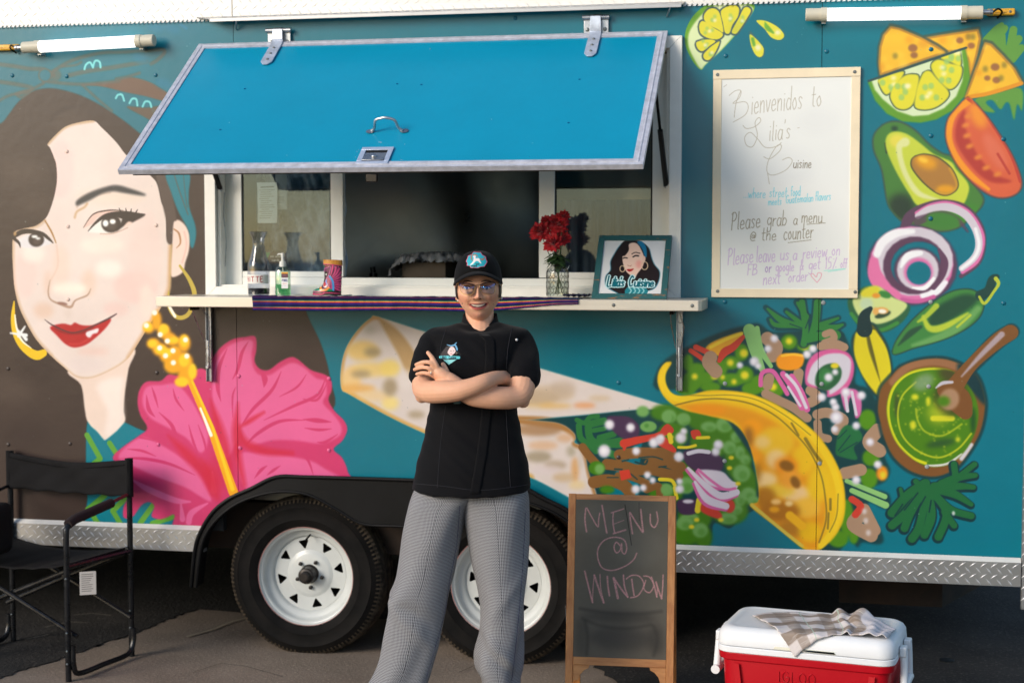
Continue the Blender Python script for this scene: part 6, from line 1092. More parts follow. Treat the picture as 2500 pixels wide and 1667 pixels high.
for x, y, rx, ry, c, a_ in ((400, 300, 200, 120, (114, 109, 98), .6), (700, 500, 200, 150, (112, 107, 96), .6), (500, 800, 260, 120, (108, 103, 93), .5), (560, 1200, 250, 90, (70, 67, 62), .7), (560, 1040, 300, 30, (54, 51, 48), .7), (840, 1200, 60, 120, (44, 42, 40), .5), (250, 1200, 60, 150, (66, 64, 58), .5)): P.ell(x, y, rx, ry, c, 50, alpha=a_)
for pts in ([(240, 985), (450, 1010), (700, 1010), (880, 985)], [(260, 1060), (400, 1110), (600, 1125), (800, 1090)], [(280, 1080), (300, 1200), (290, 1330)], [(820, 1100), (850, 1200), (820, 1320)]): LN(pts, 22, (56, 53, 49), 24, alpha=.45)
LN([(600, 180), (620, 300), (650, 490)], 5, (30, 28, 28), 3, alpha=.8); LN([(710, 160), (712, 300)], 3, (30, 28, 28), 3, alpha=.6)
for pts, w2 in (([(292, 215), (284, 300), (296, 395)], 12), ([(300, 212), (330, 268), (385, 355), (392, 300), (402, 250)], 10), ([(420, 190), (440, 310), (456, 400)], 12), ([(492, 245), (590, 212)], 9), ([(508, 245), (505, 320), (518, 400)], 10), ([(515, 330), (590, 300)], 5), ([(508, 404), (604, 374)], 12),
                ([(636, 245), (645, 320), (658, 400)], 12), ([(640, 240), (690, 320), (738, 388)], 12), ([(724, 215), (732, 300), (742, 385)], 13), ([(798, 250), (800, 320), (830, 348), (856, 300), (848, 230)], 11),
                ([(560, 495), (530, 470), (512, 510), (530, 550), (560, 530), (572, 480), (575, 540), (598, 556), (612, 510), (590, 450), (520, 432), (440, 455), (388, 520), (385, 600), (420, 670), (500, 686), (600, 650), (665, 600), (690, 550)], 10),
                ([(280, 700), (310, 820), (340, 936)], 13), ([(340, 930), (345, 820), (355, 730)], 7), ([(355, 728), (390, 830), (428, 934)], 15), ([(428, 930), (405, 820), (400, 720)], 7), ([(458, 735), (462, 800), (474, 880)], 13), ([(508, 745), (525, 820), (540, 896)], 18), ([(512, 748), (570, 830), (618, 886)], 13), ([(618, 884), (592, 800), (585, 720)], 12),
                ([(650, 750), (658, 810), (668, 870)], 12), ([(608, 748), (650, 720), (710, 726), (745, 790), (700, 870), (640, 890)], 10), ([(760, 755), (745, 820), (790, 846), (822, 790), (790, 730), (745, 722)], 10), ([(805, 730), (828, 800), (846, 878)], 12), ([(846, 872), (850, 810), (840, 770)], 7), ([(840, 765), (860, 830), (884, 890)], 13), ([(884, 886), (892, 800), (896, 710)], 10)):
    LN(pts, w2, PKC, 5, alpha=.85)
a = P.a; rn = np.random.RandomState(1); nz = rn.rand(*a.shape[:2])[..., None]; base_c = np.array((100, 95, 84))/255; pinkish = np.clip((a[..., :1]-a[..., 1:2])*6, 0, 1); P.a = (a*(1-pinkish*(nz < .35)*.6)+base_c*pinkish*(nz < .35)*.6).astype(np.float32)
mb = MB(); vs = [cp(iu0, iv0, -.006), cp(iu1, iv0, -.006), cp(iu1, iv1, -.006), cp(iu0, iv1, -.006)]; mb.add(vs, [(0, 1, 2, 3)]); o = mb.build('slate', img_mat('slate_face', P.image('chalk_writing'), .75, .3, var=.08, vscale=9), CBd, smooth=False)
uv = o.data.uv_layers.new(name='UVMap')
for li, l in enumerate(o.data.loops):
    co = o.data.vertices[l.vertex_index].co-base; uv.data[li].uv = ((co.dot(ex)-iu0)/(iu1-iu0), (co.dot(upv)-iv0)/(iv1-iv0))
md = o.modifiers.new('thick', 'SOLIDIFY'); md.thickness = .006; md.offset = 1
# rear leaf
up2 = Vector((0, 0, 1))*math.cos(R(11))-ey*math.sin(R(11)); top = cp(0, H_-.012, -.024)
for u in (0, w_-sw):
    mb = MB(); A = top+ex*u; Hb = top.z/math.cos(R(11)); nb = ey*.016; P_ = [A, A+ex*sw, A+ex*sw-up2*Hb, A-up2*Hb]; mb.add(P_+[p+nb for p in P_], [(0, 1, 2, 3), (7, 6, 5, 4), (0, 4, 5, 1), (1, 5, 6, 2), (2, 6, 7, 3), (3, 7, 4, 0)]); mb.build('rear_leg', m_wood, CBd, bevel=.0015)
for k_ in (0.0, .60):
    mb = MB(); A = top+ex*(sw+.0004)-up2*(k_+.001); P_ = [A, A+ex*(w_-2*sw-.0008), A+ex*(w_-2*sw-.0008)-up2*.03, A-up2*.03]; nb = ey*.014; mb.add(P_+[p+nb for p in P_], [(0, 1, 2, 3), (7, 6, 5, 4), (0, 4, 5, 1), (1, 5, 6, 2), (2, 6, 7, 3), (3, 7, 4, 0)]); mb.build('rear_rail', m_wood_h, CBd, bevel=.0015)
mb = MB(); A = cp(-.001, .30, -.02); B = top-up2*.52; mb.tube([A+Vector((-.003, 0, .1)), (A+B)/2+Vector((-.006, 0, -.03)), B+Vector((-.003, 0, 0))], .0015, 6); mb.build('stay_chain', m_steel2, CBd)

# ================================================================== things on the counter
CT = CZ+.0006
def on_counter(px, py=725): return onZ(px, py, CZ)
def thin_glass(name, tint, rough=.02, ior=1.45, dens=0.0):
    m = bpy.data.materials.new(name); m.use_nodes = True; nt = m.node_tree; N, L = nt.nodes, nt.links; N.remove(N['Principled BSDF'])
    t = N.new('ShaderNodeBsdfTransparent'); t.inputs[0].default_value = tint+(1,); g = N.new('ShaderNodeBsdfGlossy'); g.inputs['Roughness'].default_value = rough; f = N.new('ShaderNodeLayerWeight'); f.inputs[0].default_value = .25
    r = N.new('ShaderNodeMapRange'); r.inputs[3].default_value = .04+dens; r.inputs[4].default_value = .75; L.new(f.outputs['Facing'], r.inputs[0]); mx = N.new('ShaderNodeMixShader'); L.new(r.outputs[0], mx.inputs[0]); L.new(t.outputs[0], mx.inputs[1]); L.new(g.outputs[0], mx.inputs[2]); L.new(mx.outputs[0], N['Material Output'].inputs[0]); return m
# carafe
cy = -.135; p = onY(632, 722, cy); x0 = p[0]
V0 = tag(empty('glass_carafe', (x0, cy, CT)), 'bluish glass carafe with red letters, leftmost on the counter', 'carafe')
mb = MB(); pr = [(.038, 0), (.042, .006), (.0435, .03), (.0435, .105), (.041, .128), (.034, .150), (.026, .178), (.0225, .20), (.024, .222), (.030, .238), (.0365, .250)]; pc = catmull(pr, False, 4); mb.lathe(pc.tolist(), n=40); mb.disc((0, 0, .003), .038, 'Z', 30); mb.build('glass_body', thin_glass('carafe_glass', (.70, .74, .82)), V0, angle=80)
mb = MB(); mb.lathe([(.0365, .2495), (.0375, .2505), (.0365, .2515), (.0355, .2505), (.0365, .2495)], n=40); mb.build('rim_edge', thin_glass('carafe_rim', (.5, .5, .5)), V0)
mb = MB(); mb.lathe([(.001, .004), (.040, .006), (.0415, .024), (.0410, .0285), (.001, .0285)], n=30); mb.build('coffee_grounds', mat('coffee', (18, 16, 18), .6, bump=.4, bscale=200), V0)
P = Paint(400, 120, (226, 222, 216)); 
for t, x in (('HIT', 60), ('TE', 215)): write(P, t, x, 92, 66, 11, (150, 34, 40), sx=1.1, gap=.22, slant=0, jit=0)
P.line([(0, 6), (400, 6)], 3, (240, 240, 236)); P.line([(0, 114), (400, 114)], 3, (200, 196, 190)); mb = MB(); pts = []
n = 24
for i in range(n+1):
    a = R(190+160*i/n); pts += [(.0441*math.cos(a), .0441*math.sin(a), .048), (.0441*math.cos(a), .0441*math.sin(a), .083)]
mb.add(pts, [(2*i, 2*i+2, 2*i+3, 2*i+1) for i in range(n)]); o = mb.build('printed_label', img_mat('carafe_label', P.image('carafe_letters'), .5, var=0), V0); uvmap(o, lambda x, y, z: ((np.arctan2(y, x) % (2*np.pi)-R(190))/R(160), (z-.048)/.035))
# sanitiser bottle
cy = -.15; p = onY(691, 721, cy)
V1 = tag(empty('sanitiser_bottle', (p[0], cy, CT)), 'clear pump bottle half full of green gel with a white label', 'bottle')
def oval(mb, prof, kx=1.0, ky=.72, n=28):
    vs, fs = [], []
    for r, z in prof:
        for j in range(n):
            a = 2*math.pi*j/n; c, s_ = math.cos(a), math.sin(a); e = .72; vs.append((r*kx*math.copysign(abs(c)**e, c), r*ky*math.copysign(abs(s_)**e, s_), z))
    for i in range(len(prof)-1):
        for j in range(n): fs.append((i*n+j, i*n+(j+1) % n, (i+1)*n+(j+1) % n, (i+1)*n+j))
    mb.add(vs, fs)
mb = MB(); oval(mb, [(.001, .001), (.028, .001), (.030, .006), (.030, .095), (.027, .106), (.016, .114), (.012, .118)]); mb.build('clear_body', thin_glass('clear_plastic', (.86, .92, .88)), V1)
mb = MB(); oval(mb, [(.001, .003), (.027, .003), (.0288, .008), (.0288, .046), (.001, .046)]); mb.build('green_gel', mat('gel', (92, 184, 120), .1, trans=.5), V1)
mb = MB(); oval(mb, [(.0285, .047), (.0285, .094), (.026, .1)]); mb.build('upper_gel', thin_glass('pale_gel', (.80, .93, .84)), V1)
m_wpl = mat('white_plastic', (228, 228, 222), .35); mb = MB(); mb.lathe([(.001, .114), (.0125, .114), (.0135, .120), (.0125, .135), (.006, .137), (.005, .152), (.0065, .153), (.0065, .168), (.001, .169)], n=18); mb.tube([(0, 0, .164), (-.018, 0, .164), (-.022, 0, .160)], [.004, .003, .0025], 8); mb.build('pump_head', m_wpl, V1)
mb = MB(); mb.tube([(0, 0, .11), (.002, 0, .01)], .0025, 6); mb.build('dip_tube', m_wpl, V1)
P = Paint(100, 210, (232, 230, 232)); P.poly([(0, 0), (100, 0), (100, 22), (0, 22)], (226, 160, 40), 1, False); P.poly([(0, 22), (100, 22), (100, 72), (0, 72)], (84, 30, 50), 1, False); P.line([(15, 44), (80, 44)], 6, (180, 140, 150)); write(P, 'PURELL', 8, 120, 26, 6, (40, 52, 112), sx=1.15, gap=.08, jit=0); P.line([(20, 150), (80, 148)], 4, (200, 90, 70)); P.line([(10, 180), (90, 178)], 3, (160, 160, 170))
mb = MB(); mb.add([(.002, -.0222, .030), (.029, -.0212, .030), (.029, -.0212, .094), (.002, -.0222, .094)], [(0, 1, 2, 3)]); o = mb.build('front_label', img_mat('bottle_label', P.image('bottle_print'), .4, var=0), V1, smooth=False); uvmap(o, lambda x, y, z: ((x-.002)/.027, (z-.03)/.064))
# painted boot
cy = -.165; pA, pB = onY(764, 720, cy), onY(836, 634, cy)
bw, bh = pB[0]-pA[0], pB[2]-CT; V2 = tag(empty('boot_ornament', (pA[0], cy, CT+.003)), 'small painted ceramic boot with pink feathers and yellow cuff', 'ornament')
sil = [(0.0, .00, .94), (.03, -.005, .95), (.08, .0, .955), (.13, .02, .955), (.18, .09, .955), (.22, .22, .96), (.30, .33, .965), (.42, .38, .97), (.55, .39, .975), (.70, .38, .98), (.83, .375, .985), (.84, .36, 1.0), (.92, .365, 1.0), (.985, .37, .995)]   # height, left, right in boot units
rings = []
for h, l, r in catmull(sil, False, 3):
    cx_, rx = (l+r)/2*bw, (r-l)/2*bw; ry = .021+.004*(h < .2)-.0; t = np.linspace(0, 2*np.pi, 28, endpoint=False); rings.append(np.stack([cx_+rx*np.cos(t), ry*np.sin(t), np.full(28, h*bh*.99)+(.01*bh*np.cos(t+np.pi) if h > .8 else 0)], 1))
rings.insert(0, rings[0]*[0, 0, 1]+[rings[0][:, 0].mean(), 0, 0]); top_in = rings[-1].copy(); c_ = top_in.mean(0); rings.append((top_in-c_)*[.86, .8, 1]+c_); rings.append((top_in-c_)*[.8, .75, 1]+c_-[0, 0, .05])
P = Paint(220, 280, (30, 24, 28), lambda p: np.stack([(p[:, 0]-764)/72*220, (p[:, 1]-634)/87*280], 1)); P.V(740, 620, 13.07); PKB = (214, 70, 120)
P.poly([(660, 330), (1260, 330), (1260, 1220), (660, 1220), (640, 800)], (96, 26, 66), 3, False)
for pts in ([(930, 700), (980, 520), (1000, 380)], [(970, 740), (1060, 600), (1090, 440)], [(990, 770), (1110, 640), (1180, 480)], [(1010, 810), (1150, 700), (1220, 600)], [(1020, 850), (1150, 780), (1230, 730)], [(1030, 890), (1230, 840)], [(1040, 930), (1230, 935)], [(1040, 975), (1230, 1000)], [(1045, 1030), (1230, 1080)], [(1050, 1080), (1200, 1160)]): P.line(pts, [16, 46, 60], (226, 82, 138), 8)
P.poly([(680, 600), (720, 480), (840, 430), (930, 420), (900, 600), (850, 740), (760, 820), (690, 860)], (112, 50, 88), 6); P.line([(680, 600), (720, 490), (820, 445), (930, 420), (900, 600), (840, 740)], 16, (222, 110, 176), 6); P.ell(770, 650, 66, 80, (20, 18, 22), 6); P.ell(778, 662, 26, 32, (226, 226, 226), 6); P.poly([(690, 760), (760, 740), (740, 860), (720, 900), (690, 860)], (16, 14, 16), 5)
P.line([(900, 720), (960, 800), (1000, 900), (1010, 1020), (1010, 1150)], 60, (70, 150, 214), 8); P.poly([(760, 860), (820, 780), (900, 800), (950, 950), (960, 1110), (860, 1030), (780, 980)], (150, 40, 90), 5); P.line([(790, 820), (780, 900), (820, 980)], 34, (70, 150, 214), 8); P.line([(745, 880), (800, 780), (880, 780), (945, 900), (960, 1110), (830, 1000), (745, 880)], 12, (224, 110, 180), 5)
P.poly([(330, 1170), (380, 1110), (520, 1060), (600, 1040), (640, 1160), (900, 1100), (1000, 1160), (1000, 1190), (330, 1190)], (16, 120, 84), 6); P.line([(590, 1060), (650, 1150), (760, 1150), (860, 1080)], 70, (240, 150, 60), 10); P.poly([(680, 930), (720, 900), (770, 1000), (730, 1040), (690, 1000)], (190, 34, 34), 4); P.line([(670, 920), (680, 1010), (730, 1055), (800, 1010)], 14, (240, 190, 160), 5)
P.poly([(320, 1185), (740, 1180), (760, 1300), (340, 1310)], (120, 30, 74), 5, False); P.line([(340, 1185), (720, 1185), (760, 1150)], 14, (214, 80, 130), 5); P.line([(330, 1270), (500, 1290), (700, 1270), (760, 1230), (1200, 1250)], 22, (214, 66, 118), 6); P.line([(380, 1225), (680, 1225)], 18, (40, 24, 36), 8); P.poly([(760, 1180), (1230, 1180), (1230, 1225), (760, 1215)], (26, 22, 24), 4, False); P.poly([(760, 1260), (1230, 1262), (1230, 1320), (600, 1320)], (26, 22, 24), 4, False)
P.poly([(640, 140), (1270, 160), (1270, 380), (650, 330)], (222, 150, 44), 3, False)
for k in range(14): P.line([(680+k*43, 180), (684+k*43, 350)], 9, (140, 80, 24), 6)
P.line([(650, 350), (900, 350), (1250, 395)], 26, PKB, 6)
for k in range(5): P.ell(750+k*40, 385+(k % 2)*18, 14, 12, (240, 190, 90), 4)
P.poly([(660, 380), (720, 380), (700, 480), (660, 560)], (20, 130, 90), 5); P.ell(1062, 420, 12, 16, (200, 200, 200), 4); P.ell(1160, 425, 12, 16, (190, 190, 190), 4)
m_boot = img_mat('boot_paint', P.image('boot_pattern'), .25, coat=.5, var=0); o = grid_mesh('boot_body', np.array(rings), m_boot, V2, closed_u=True, uv=False)
uvmap(o, lambda x, y, z: (np.clip(x/bw, .01, .99), np.clip(z/bh, .01, .99))); bmm = bmesh.new(); bmm.from_mesh(o.data); bmesh.ops.recalc_face_normals(bmm, faces=bmm.faces); bmm.to_mesh(o.data); bmm.free()
# paper napkin under the boot
X, Yg = np.meshgrid(np.linspace(onY(706, 722, -.16)[0], onY(848, 722, -.16)[0], 30), np.linspace(-.285, -.06, 16)); Zg = CT+.0015+.0012*np.sin(X*90+Yg*60)+.001*np.sin(Yg*120)
o = grid_mesh('paper_napkin', np.stack([X+.01*np.sin(Yg*30), Yg+.006*np.sin(X*40), Zg+.0016], 2), mat('napkin', (226, 220, 208), .8, var=.05), None, thick=.0008); tag(o, 'cream paper napkin under the painted boot', 'napkin')
# woven runner over the counter's front edge
P = Paint(16, 200, (34, 28, 84))
for y0_, y1_, c in ((0, 18, (30, 26, 80)), (18, 26, (120, 40, 60)), (26, 44, (28, 24, 70)), (44, 60, (16, 16, 34)), (60, 74, (20, 96, 96)), (74, 80, (226, 190, 90)), (80, 87, (240, 130, 40)), (87, 96, (190, 34, 40)), (96, 124, (50, 34, 110)), (124, 134, (24, 18, 44)), (134, 146, (20, 24, 70)), (146, 156, (22, 92, 90)), (156, 163, (236, 160, 70)), (163, 174, (188, 24, 60)), (174, 186, (60, 34, 110)), (186, 200, (28, 30, 90))): P.poly([(0, y0_), (16, y0_), (16, y1_), (0, y1_)], c, 1.2, False)
m_cloth = img_mat('woven_cloth', P.image('woven_stripes'), .85, .2, bump=.5, bscale=420, var=.10, vscale=30, bdist=.001)
xa, xb = onY(617, 740, -.303)[0], onY(1412, 740, -.303)[0]; nu = 220; us = np.linspace(0, 1, nu); px_ = 617+us*795
drop = np.interp(px_, [617, 800, 1000, 1150, 1230, 1310, 1360, 1412], [759, 760.5, 759, 762, 759, 751, 746, 744.5]); zbot = np.array([onY(a, b, -.304)[2] for a, b in zip(px_, drop)])
rows = []; nv = 34; rn = np.random.RandomState(3)
back = np.interp(us, [0, .3, .7, .9, 1], [-.235, -.225, -.235, -.205, -.20])
for v in np.linspace(0, 1, nv):
    L1 = .06; row = []
    for i, u in enumerate(us):
        x = xa+(xb-xa)*u; total = (-back[i]*0+(.302+back[i]))+(CZ-zbot[i]); s_ = v*total; flat = .302+back[i]
        wv = .0012*math.sin(u*140)+.0010*math.sin(u*61+v*4)+.0016*math.sin(u*23+1)
        if s_ < flat: row.append((x, back[i]-s_, CT+.0022+max(0, wv)*.9+.0012*(1-abs(2*s_/flat-1))))
        else: row.append((x+.0015*math.sin(v*9+u*30), -.3035-abs(wv)*1.4-.0008, CT+.002-(s_-flat)))
    rows.append(row)
G_ = np.array(rows); o = grid_mesh('woven_runner', G_, m_cloth, None, thick=.0012, uv=True); _uv = o.data.uv_layers[0]
n_ = len(o.data.loops); a_ = np.zeros(n_*2, 'f'); _uv.data.foreach_get('uv', a_); a_ = a_.reshape(-1, 2); _tt = .302+back+CZ-zbot; _fl = .302+back; _ui = np.clip((a_[:, 0]*(nu-1)).round().astype(int), 0, nu-1); _s = a_[:, 1]*_tt[_ui]-_fl[_ui]; a_[:, 1] = 1-np.clip((_s+.006)/(_tt[_ui]-_fl[_ui]+.006), 0.02, .99); _uv.data.foreach_set('uv', a_.ravel()); tag(o, 'long striped blue woven runner hanging over the counter edge', 'cloth runner')
pA_ = onY(1384, 722, -.10); X, Yg = np.meshgrid(np.linspace(pA_[0], onY(1442, 722, -.10)[0], 30), np.linspace(-.20, -.06, 12)); o = grid_mesh('cloth_end', np.stack([X, Yg, CT+.004+.005*np.sin(X*150)**2+.006*np.sin(Yg*40)**2], 2), mat('navy_cloth', (22, 24, 60), .85, var=.5, vscale=60), None, thick=.002); o.name = 'folded_cloth'; tag(o, 'dark navy folded cloth behind the wire vase', 'cloth')
# vase with chicken wire, and the flowers in it
cy = -.16; p = onY(1361, 722, cy); V3 = tag(empty('wire_vase', (p[0], cy, CT+.004)), 'clear glass jar wrapped in chicken wire beside the picture frame', 'vase')
vp = [(.036, 0), (.0405, .006), (.0415, .03), (.0415, .075), (.0405, .095), (.034, .108), (.0265, .116), (.0245, .122), (.0245, .132), (.027, .134)]; vpc = catmull(vp, False, 4)
mb = MB(); mb.lathe(vpc.tolist(), n=36); mb.disc((0, 0, .003), .036, 'Z', 24); mb.build('glass_jar', thin_glass('jar_glass', (.90, .92, .90)), V3, angle=80)
mb = MB(); mb.disc((0, 0, .060), .0395, 'Z', 24); mb.lathe([(.0395, .006), (.0400, .03), (.0395, .060)], n=24); mb.build('water', thin_glass('vase_water', (.88, .92, .90), dens=.02), V3)
mb = MB(); NW = 9; rowsz = np.linspace(.004, .106, 6); rz = np.interp; zz = vpc[:, 1]; rrr = vpc[:, 0]
for i in range(len(rowsz)-1):
    for j in range(NW):
        a0_ = 2*math.pi*(j+(.5 if i % 2 else 0))/NW; 
        for sg in (-1, 1):
            a1_ = a0_+sg*math.pi/NW; pts = []
            for t in (0, .25, .75, 1):
                tt = {0: 0, .25: .0, .75: 1, 1: 1}[t]; z = rowsz[i]+(rowsz[i+1]-rowsz[i])*t; r = float(np.interp(z, zz, rrr))+.0012; aa = a0_+(a1_-a0_)*tt; pts.append((r*math.cos(aa), r*math.sin(aa), z))
            mb.tube(pts, .0011, 4, cap=False)
mb.tube([(.0262*math.cos(a), .0262*math.sin(a), .118) for a in np.linspace(0, 2*math.pi, 20, endpoint=False)], .0012, 5, closed=True); o = mb.build('chicken_wire', mat('dark_wire', (50, 46, 40), .5, .6), V3, smooth=False); o['kind'] = 'stuff'
FB = tag(empty('red_flowers', (p[0], cy, CT+.10)), 'bunch of dark red dahlias with green leaves in the wire vase', 'flowers'); zf = CT+.10
m_pet = mat('red_petal', (176, 4, 22), .6, 0, var=.35, vscale=60, sheen=.2, bump=.1); m_leaf = mat('flower_leaf', (46, 70, 34), .6, 0, var=.4, vscale=40); m_stem = mat('flower_stem', (60, 80, 46), .6)
rn = random.Random(8); leafMB = MB()
def petal(mb, c, az, el, L, W, curl):
    d = Vector((math.cos(az)*math.cos(el), math.sin(az)*math.cos(el), math.sin(el))); s_ = Vector((-math.sin(az), math.cos(az), 0)); n = d.cross(s_); vs = []
    K = 5
    for i in range(K+1):
        t = i/K; w2 = W*math.sin(math.pi*min(1, .12+t*.88))**.7*(1 if t < 1 else .05); q = c+d*L*t+n*(curl*L*t*t); vs += [q-s_*w2+n*w2*-.25, q+n*0, q+s_*w2+n*w2*-.25]
    mb.add(vs, [(i*3+j, i*3+j+1, i*3+j+4, i*3+j+3) for i in range(K) for j in (0, 1)])
for bxp, byp, br, dy in ((1318, 565, .046, -.01), (1362, 546, .048, .0), (1350, 592, .046, -.035), (1374, 580, .036, .01), (1335, 540, .030, .02), (1375, 528, .030, -.01)):
    q = onY(bxp, byp, cy+dy); c = Vector((q[0]-p[0], dy, q[2]-zf)); mb = MB()
    for ring_, (n_p, el) in enumerate(((11, -.35), (11, .05), (10, .45), (8, .85), (6, 1.2))):
        for k in range(n_p): petal(mb, c, 2*math.pi*k/n_p+ring_*.4+rn.uniform(-.2, .2)-math.pi/2*0, el+rn.uniform(-.2, .2), br*(1-.10*ring_)*rn.uniform(.85, 1.15), br*.22, rn.uniform(-.25, .35))
    # turn the bloom to the front
    Rm = Matrix.Rotation(R(60), 4, 'X'); mb.v = [tuple(c+Rm @ (Vector(v)-c)) for v in mb.v]; mb.build('bloom', m_pet, FB, smooth=False)
    mb = MB(); mb.tube(catmull([c, (c.x*.5, c.y*.5, c.z*.45), (c.x*.12+.004, 0, .0), (-c.x*.4, .004, -.085)], False, 4), .0018, 6); mb.build('stem', m_stem, FB)
for k in range(44):
    a = rn.uniform(0, 2*math.pi); petal(leafMB, Vector((.012*math.cos(a), .012*math.sin(a), rn.uniform(.03, .072))), a, rn.uniform(-.7, .3), rn.uniform(.030, .052), .012, rn.uniform(-.5, .1))
o = leafMB.build('leaves', m_leaf, FB, smooth=False); o['kind'] = 'stuff'
# framed print
f_bl = Vector(onZ(1444, 729, CT)); f_br = Vector((onY(1627, 728, f_bl.y)[0], f_bl.y, CT)); f_tl = Vector(onY(1463, 576, -.035)); f_tr = Vector(onY(1646, 576, -.035)); fw_ = f_br.x-f_bl.x; fu = Vector((0, f_tl.y-f_bl.y, f_tl.z-f_bl.z)); fh = fu.length; fu.normalize(); fn = Vector((0, -fu.z, fu.y)); fo = Vector((f_bl.x, f_bl.y, CT))
PF = tag(empty('picture_frame', tuple(fo)), 'teal distressed frame with logo of a dark haired woman, leaning on the counter', 'picture frame')
def fp(u, v, h): return Vector((u, 0, 0))+fu*v+fn*h
def fbar(n_, quad, h0, h1, m, bev=.001):
    mb = MB(); P_ = [fp(u, v, h) for h in (h0, h1) for u, v in quad]; mb.add(P_, [(0, 3, 2, 1), (4, 5, 6, 7), (0, 1, 5, 4), (1, 2, 6, 5), (2, 3, 7, 6), (3, 0, 4, 7)]); return mb.build(n_, m, PF, bevel=bev)
m_frm = mat('distressed_teal', (44, 92, 94), .55, 0, vscale=12, stretch=(1, 1, 1)); _nt = m_frm.node_tree; _N, _L = _nt.nodes, _nt.links; _b = _N['Principled BSDF']; _tc = _N.new('ShaderNodeTexCoord'); _mp = _N.new('ShaderNodeMapping'); _mp.inputs['Scale'].default_value = (12, 60, 60); _n = _N.new('ShaderNodeTexNoise'); _n.inputs['Scale'].default_value = 1.6; _n.inputs['Detail'].default_value = 3
_L.new(_tc.outputs['Object'], _mp.inputs[0]); _L.new(_mp.outputs[0], _n.inputs['Vector']); _rp = _N.new('ShaderNodeMapRange'); _rp.inputs[1].default_value = .62; _rp.inputs[2].default_value = .68; _mx = _N.new('ShaderNodeMix'); _mx.data_type = 'RGBA'; _mx.inputs[6].default_value = srgb((44, 92, 94)); _mx.inputs[7].default_value = srgb((150, 104, 66)); _L.new(_n.outputs[0], _rp.inputs[0]); _L.new(_rp.outputs[0], _mx.inputs[0]); _L.new(_mx.outputs[2], _b.inputs['Base Color'])
bwid = .0225
for n_, q in (('frame_bar', [(0, 0), (fw_, 0), (fw_-bwid, bwid), (bwid, bwid)]), ('frame_bar', [(bwid, fh-bwid), (fw_-bwid, fh-bwid), (fw_, fh), (0, fh)]), ('frame_bar', [(0, .0004), (bwid, bwid+.0004), (bwid, fh-bwid-.0004), (0, fh-.0004)]), ('frame_bar', [(fw_-bwid, bwid+.0004), (fw_, .0004), (fw_, fh-.0004), (fw_-bwid, fh-bwid-.0004)])): fbar(n_, q, -.014, .004, m_frm)
PWW, PHH = 360, int(360*(fh-2*bwid)/(fw_-2*bwid))
def frT(p):
    z = (p-np.array((1250, 480)))*4.704; v = (z[:, 1]-520)/563; return np.stack([(z[:, 0]-(1062-69*v))/711*PWW, v*PHH], 1)
def logo(P, wide=True):
    HB = (44, 34, 34)
    P.poly([(1290, 530), (1400, 515), (1500, 540), (1580, 600), (1610, 700), (1640, 770), (1700, 850), (1680, 960), (1620, 1030), (1500, 1050), (1440, 1000), (1350, 1060), (1260, 1085), (1160, 1050), (1080, 1000), (1075, 900), (1130, 830), (1130, 740), (1180, 650), (1230, 580)], (40, 110, 130), 4)
    P.poly([(1295, 522), (1400, 512), (1500, 535), (1570, 595), (1600, 700), (1630, 770), (1690, 850), (1675, 950), (1610, 1025), (1500, 1045), (1440, 1000), (1350, 1055), (1260, 1080), (1170, 1045), (1090, 995), (1085, 900), (1140, 830), (1140, 740), (1190, 650), (1240, 580)], HB, 3)
    P.poly([(1310, 1085), (1330, 1010), (1500, 1000), (1560, 1050), (1500, 1090)], (40, 130, 140), 3)
    for k in range(4): P.line([(1340+k*48, 1010), (1370+k*48, 1045), (1340+k*48, 1080)], 10, (150, 206, 206), 3)
    P.poly([(1345, 560), (1400, 540), (1450, 560), (1490, 620), (1520, 700), (1505, 790), (1440, 870), (1420, 910), (1390, 915), (1360, 885), (1310, 840), (1280, 770), (1270, 690), (1300, 680), (1345, 620)], (240, 204, 184), 3); P.poly([(1505, 690), (1535, 690), (1530, 740), (1500, 760)], (236, 196, 176), 3)
    P.poly([(1440, 530), (1500, 530), (1545, 590), (1550, 690), (1525, 680), (1500, 610)], (36, 120, 160), 3); P.ell(1460, 770, 36, 44, (236, 150, 140), 20, alpha=.7); P.line([(1330, 780), (1340, 785), (1365, 790), (1372, 780)], 6, (190, 130, 110), 4)
    P.line([(1380, 662), (1420, 645), (1472, 655)], 9, (60, 44, 40), 3); P.line([(1395, 692), (1425, 678), (1455, 682)], 14, (50, 40, 40), 4); P.line([(1278, 708), (1300, 700), (1325, 706)], 12, (50, 40, 40), 4); P.poly([(1318, 826), (1345, 820), (1360, 822), (1402, 816), (1375, 842), (1345, 848)], (184, 40, 40), 3)
    for cx_, cy_, r in ((1525, 785, 36), (1270, 818, 28)): P.line([(cx_+r*math.cos(t), cy_+r*1.15*math.sin(t)) for t in np.linspace(0, 6.28, 12)], 7, (226, 196, 160), 3)
    def word(col, w2):
        write(P, 'L', 1092, 1000, 106, w2, col, sx=.8, slant=.2, jit=0); write(P, "ilia's", 1152, 1000, 92, w2, col, sx=.82, gap=.02, slant=.2, jit=0); write(P, 'C', 1340, 1000, 106, w2, col, sx=.8, slant=.2, jit=0); write(P, 'uisine', 1402, 1002, 92, w2, col, sx=.96, gap=.04, slant=.2, jit=0)
    word((150, 214, 214), 32); word((232, 246, 244), 26); word((24, 116, 128), 15); word((20, 90, 104), 5)
P = Paint(PWW, PHH, (222, 222, 222), frT); P.V(1250, 480, 4.704); logo(P); m_pr = img_mat('logo_print', P.image('logo_print'), .3, coat=.6, var=0)
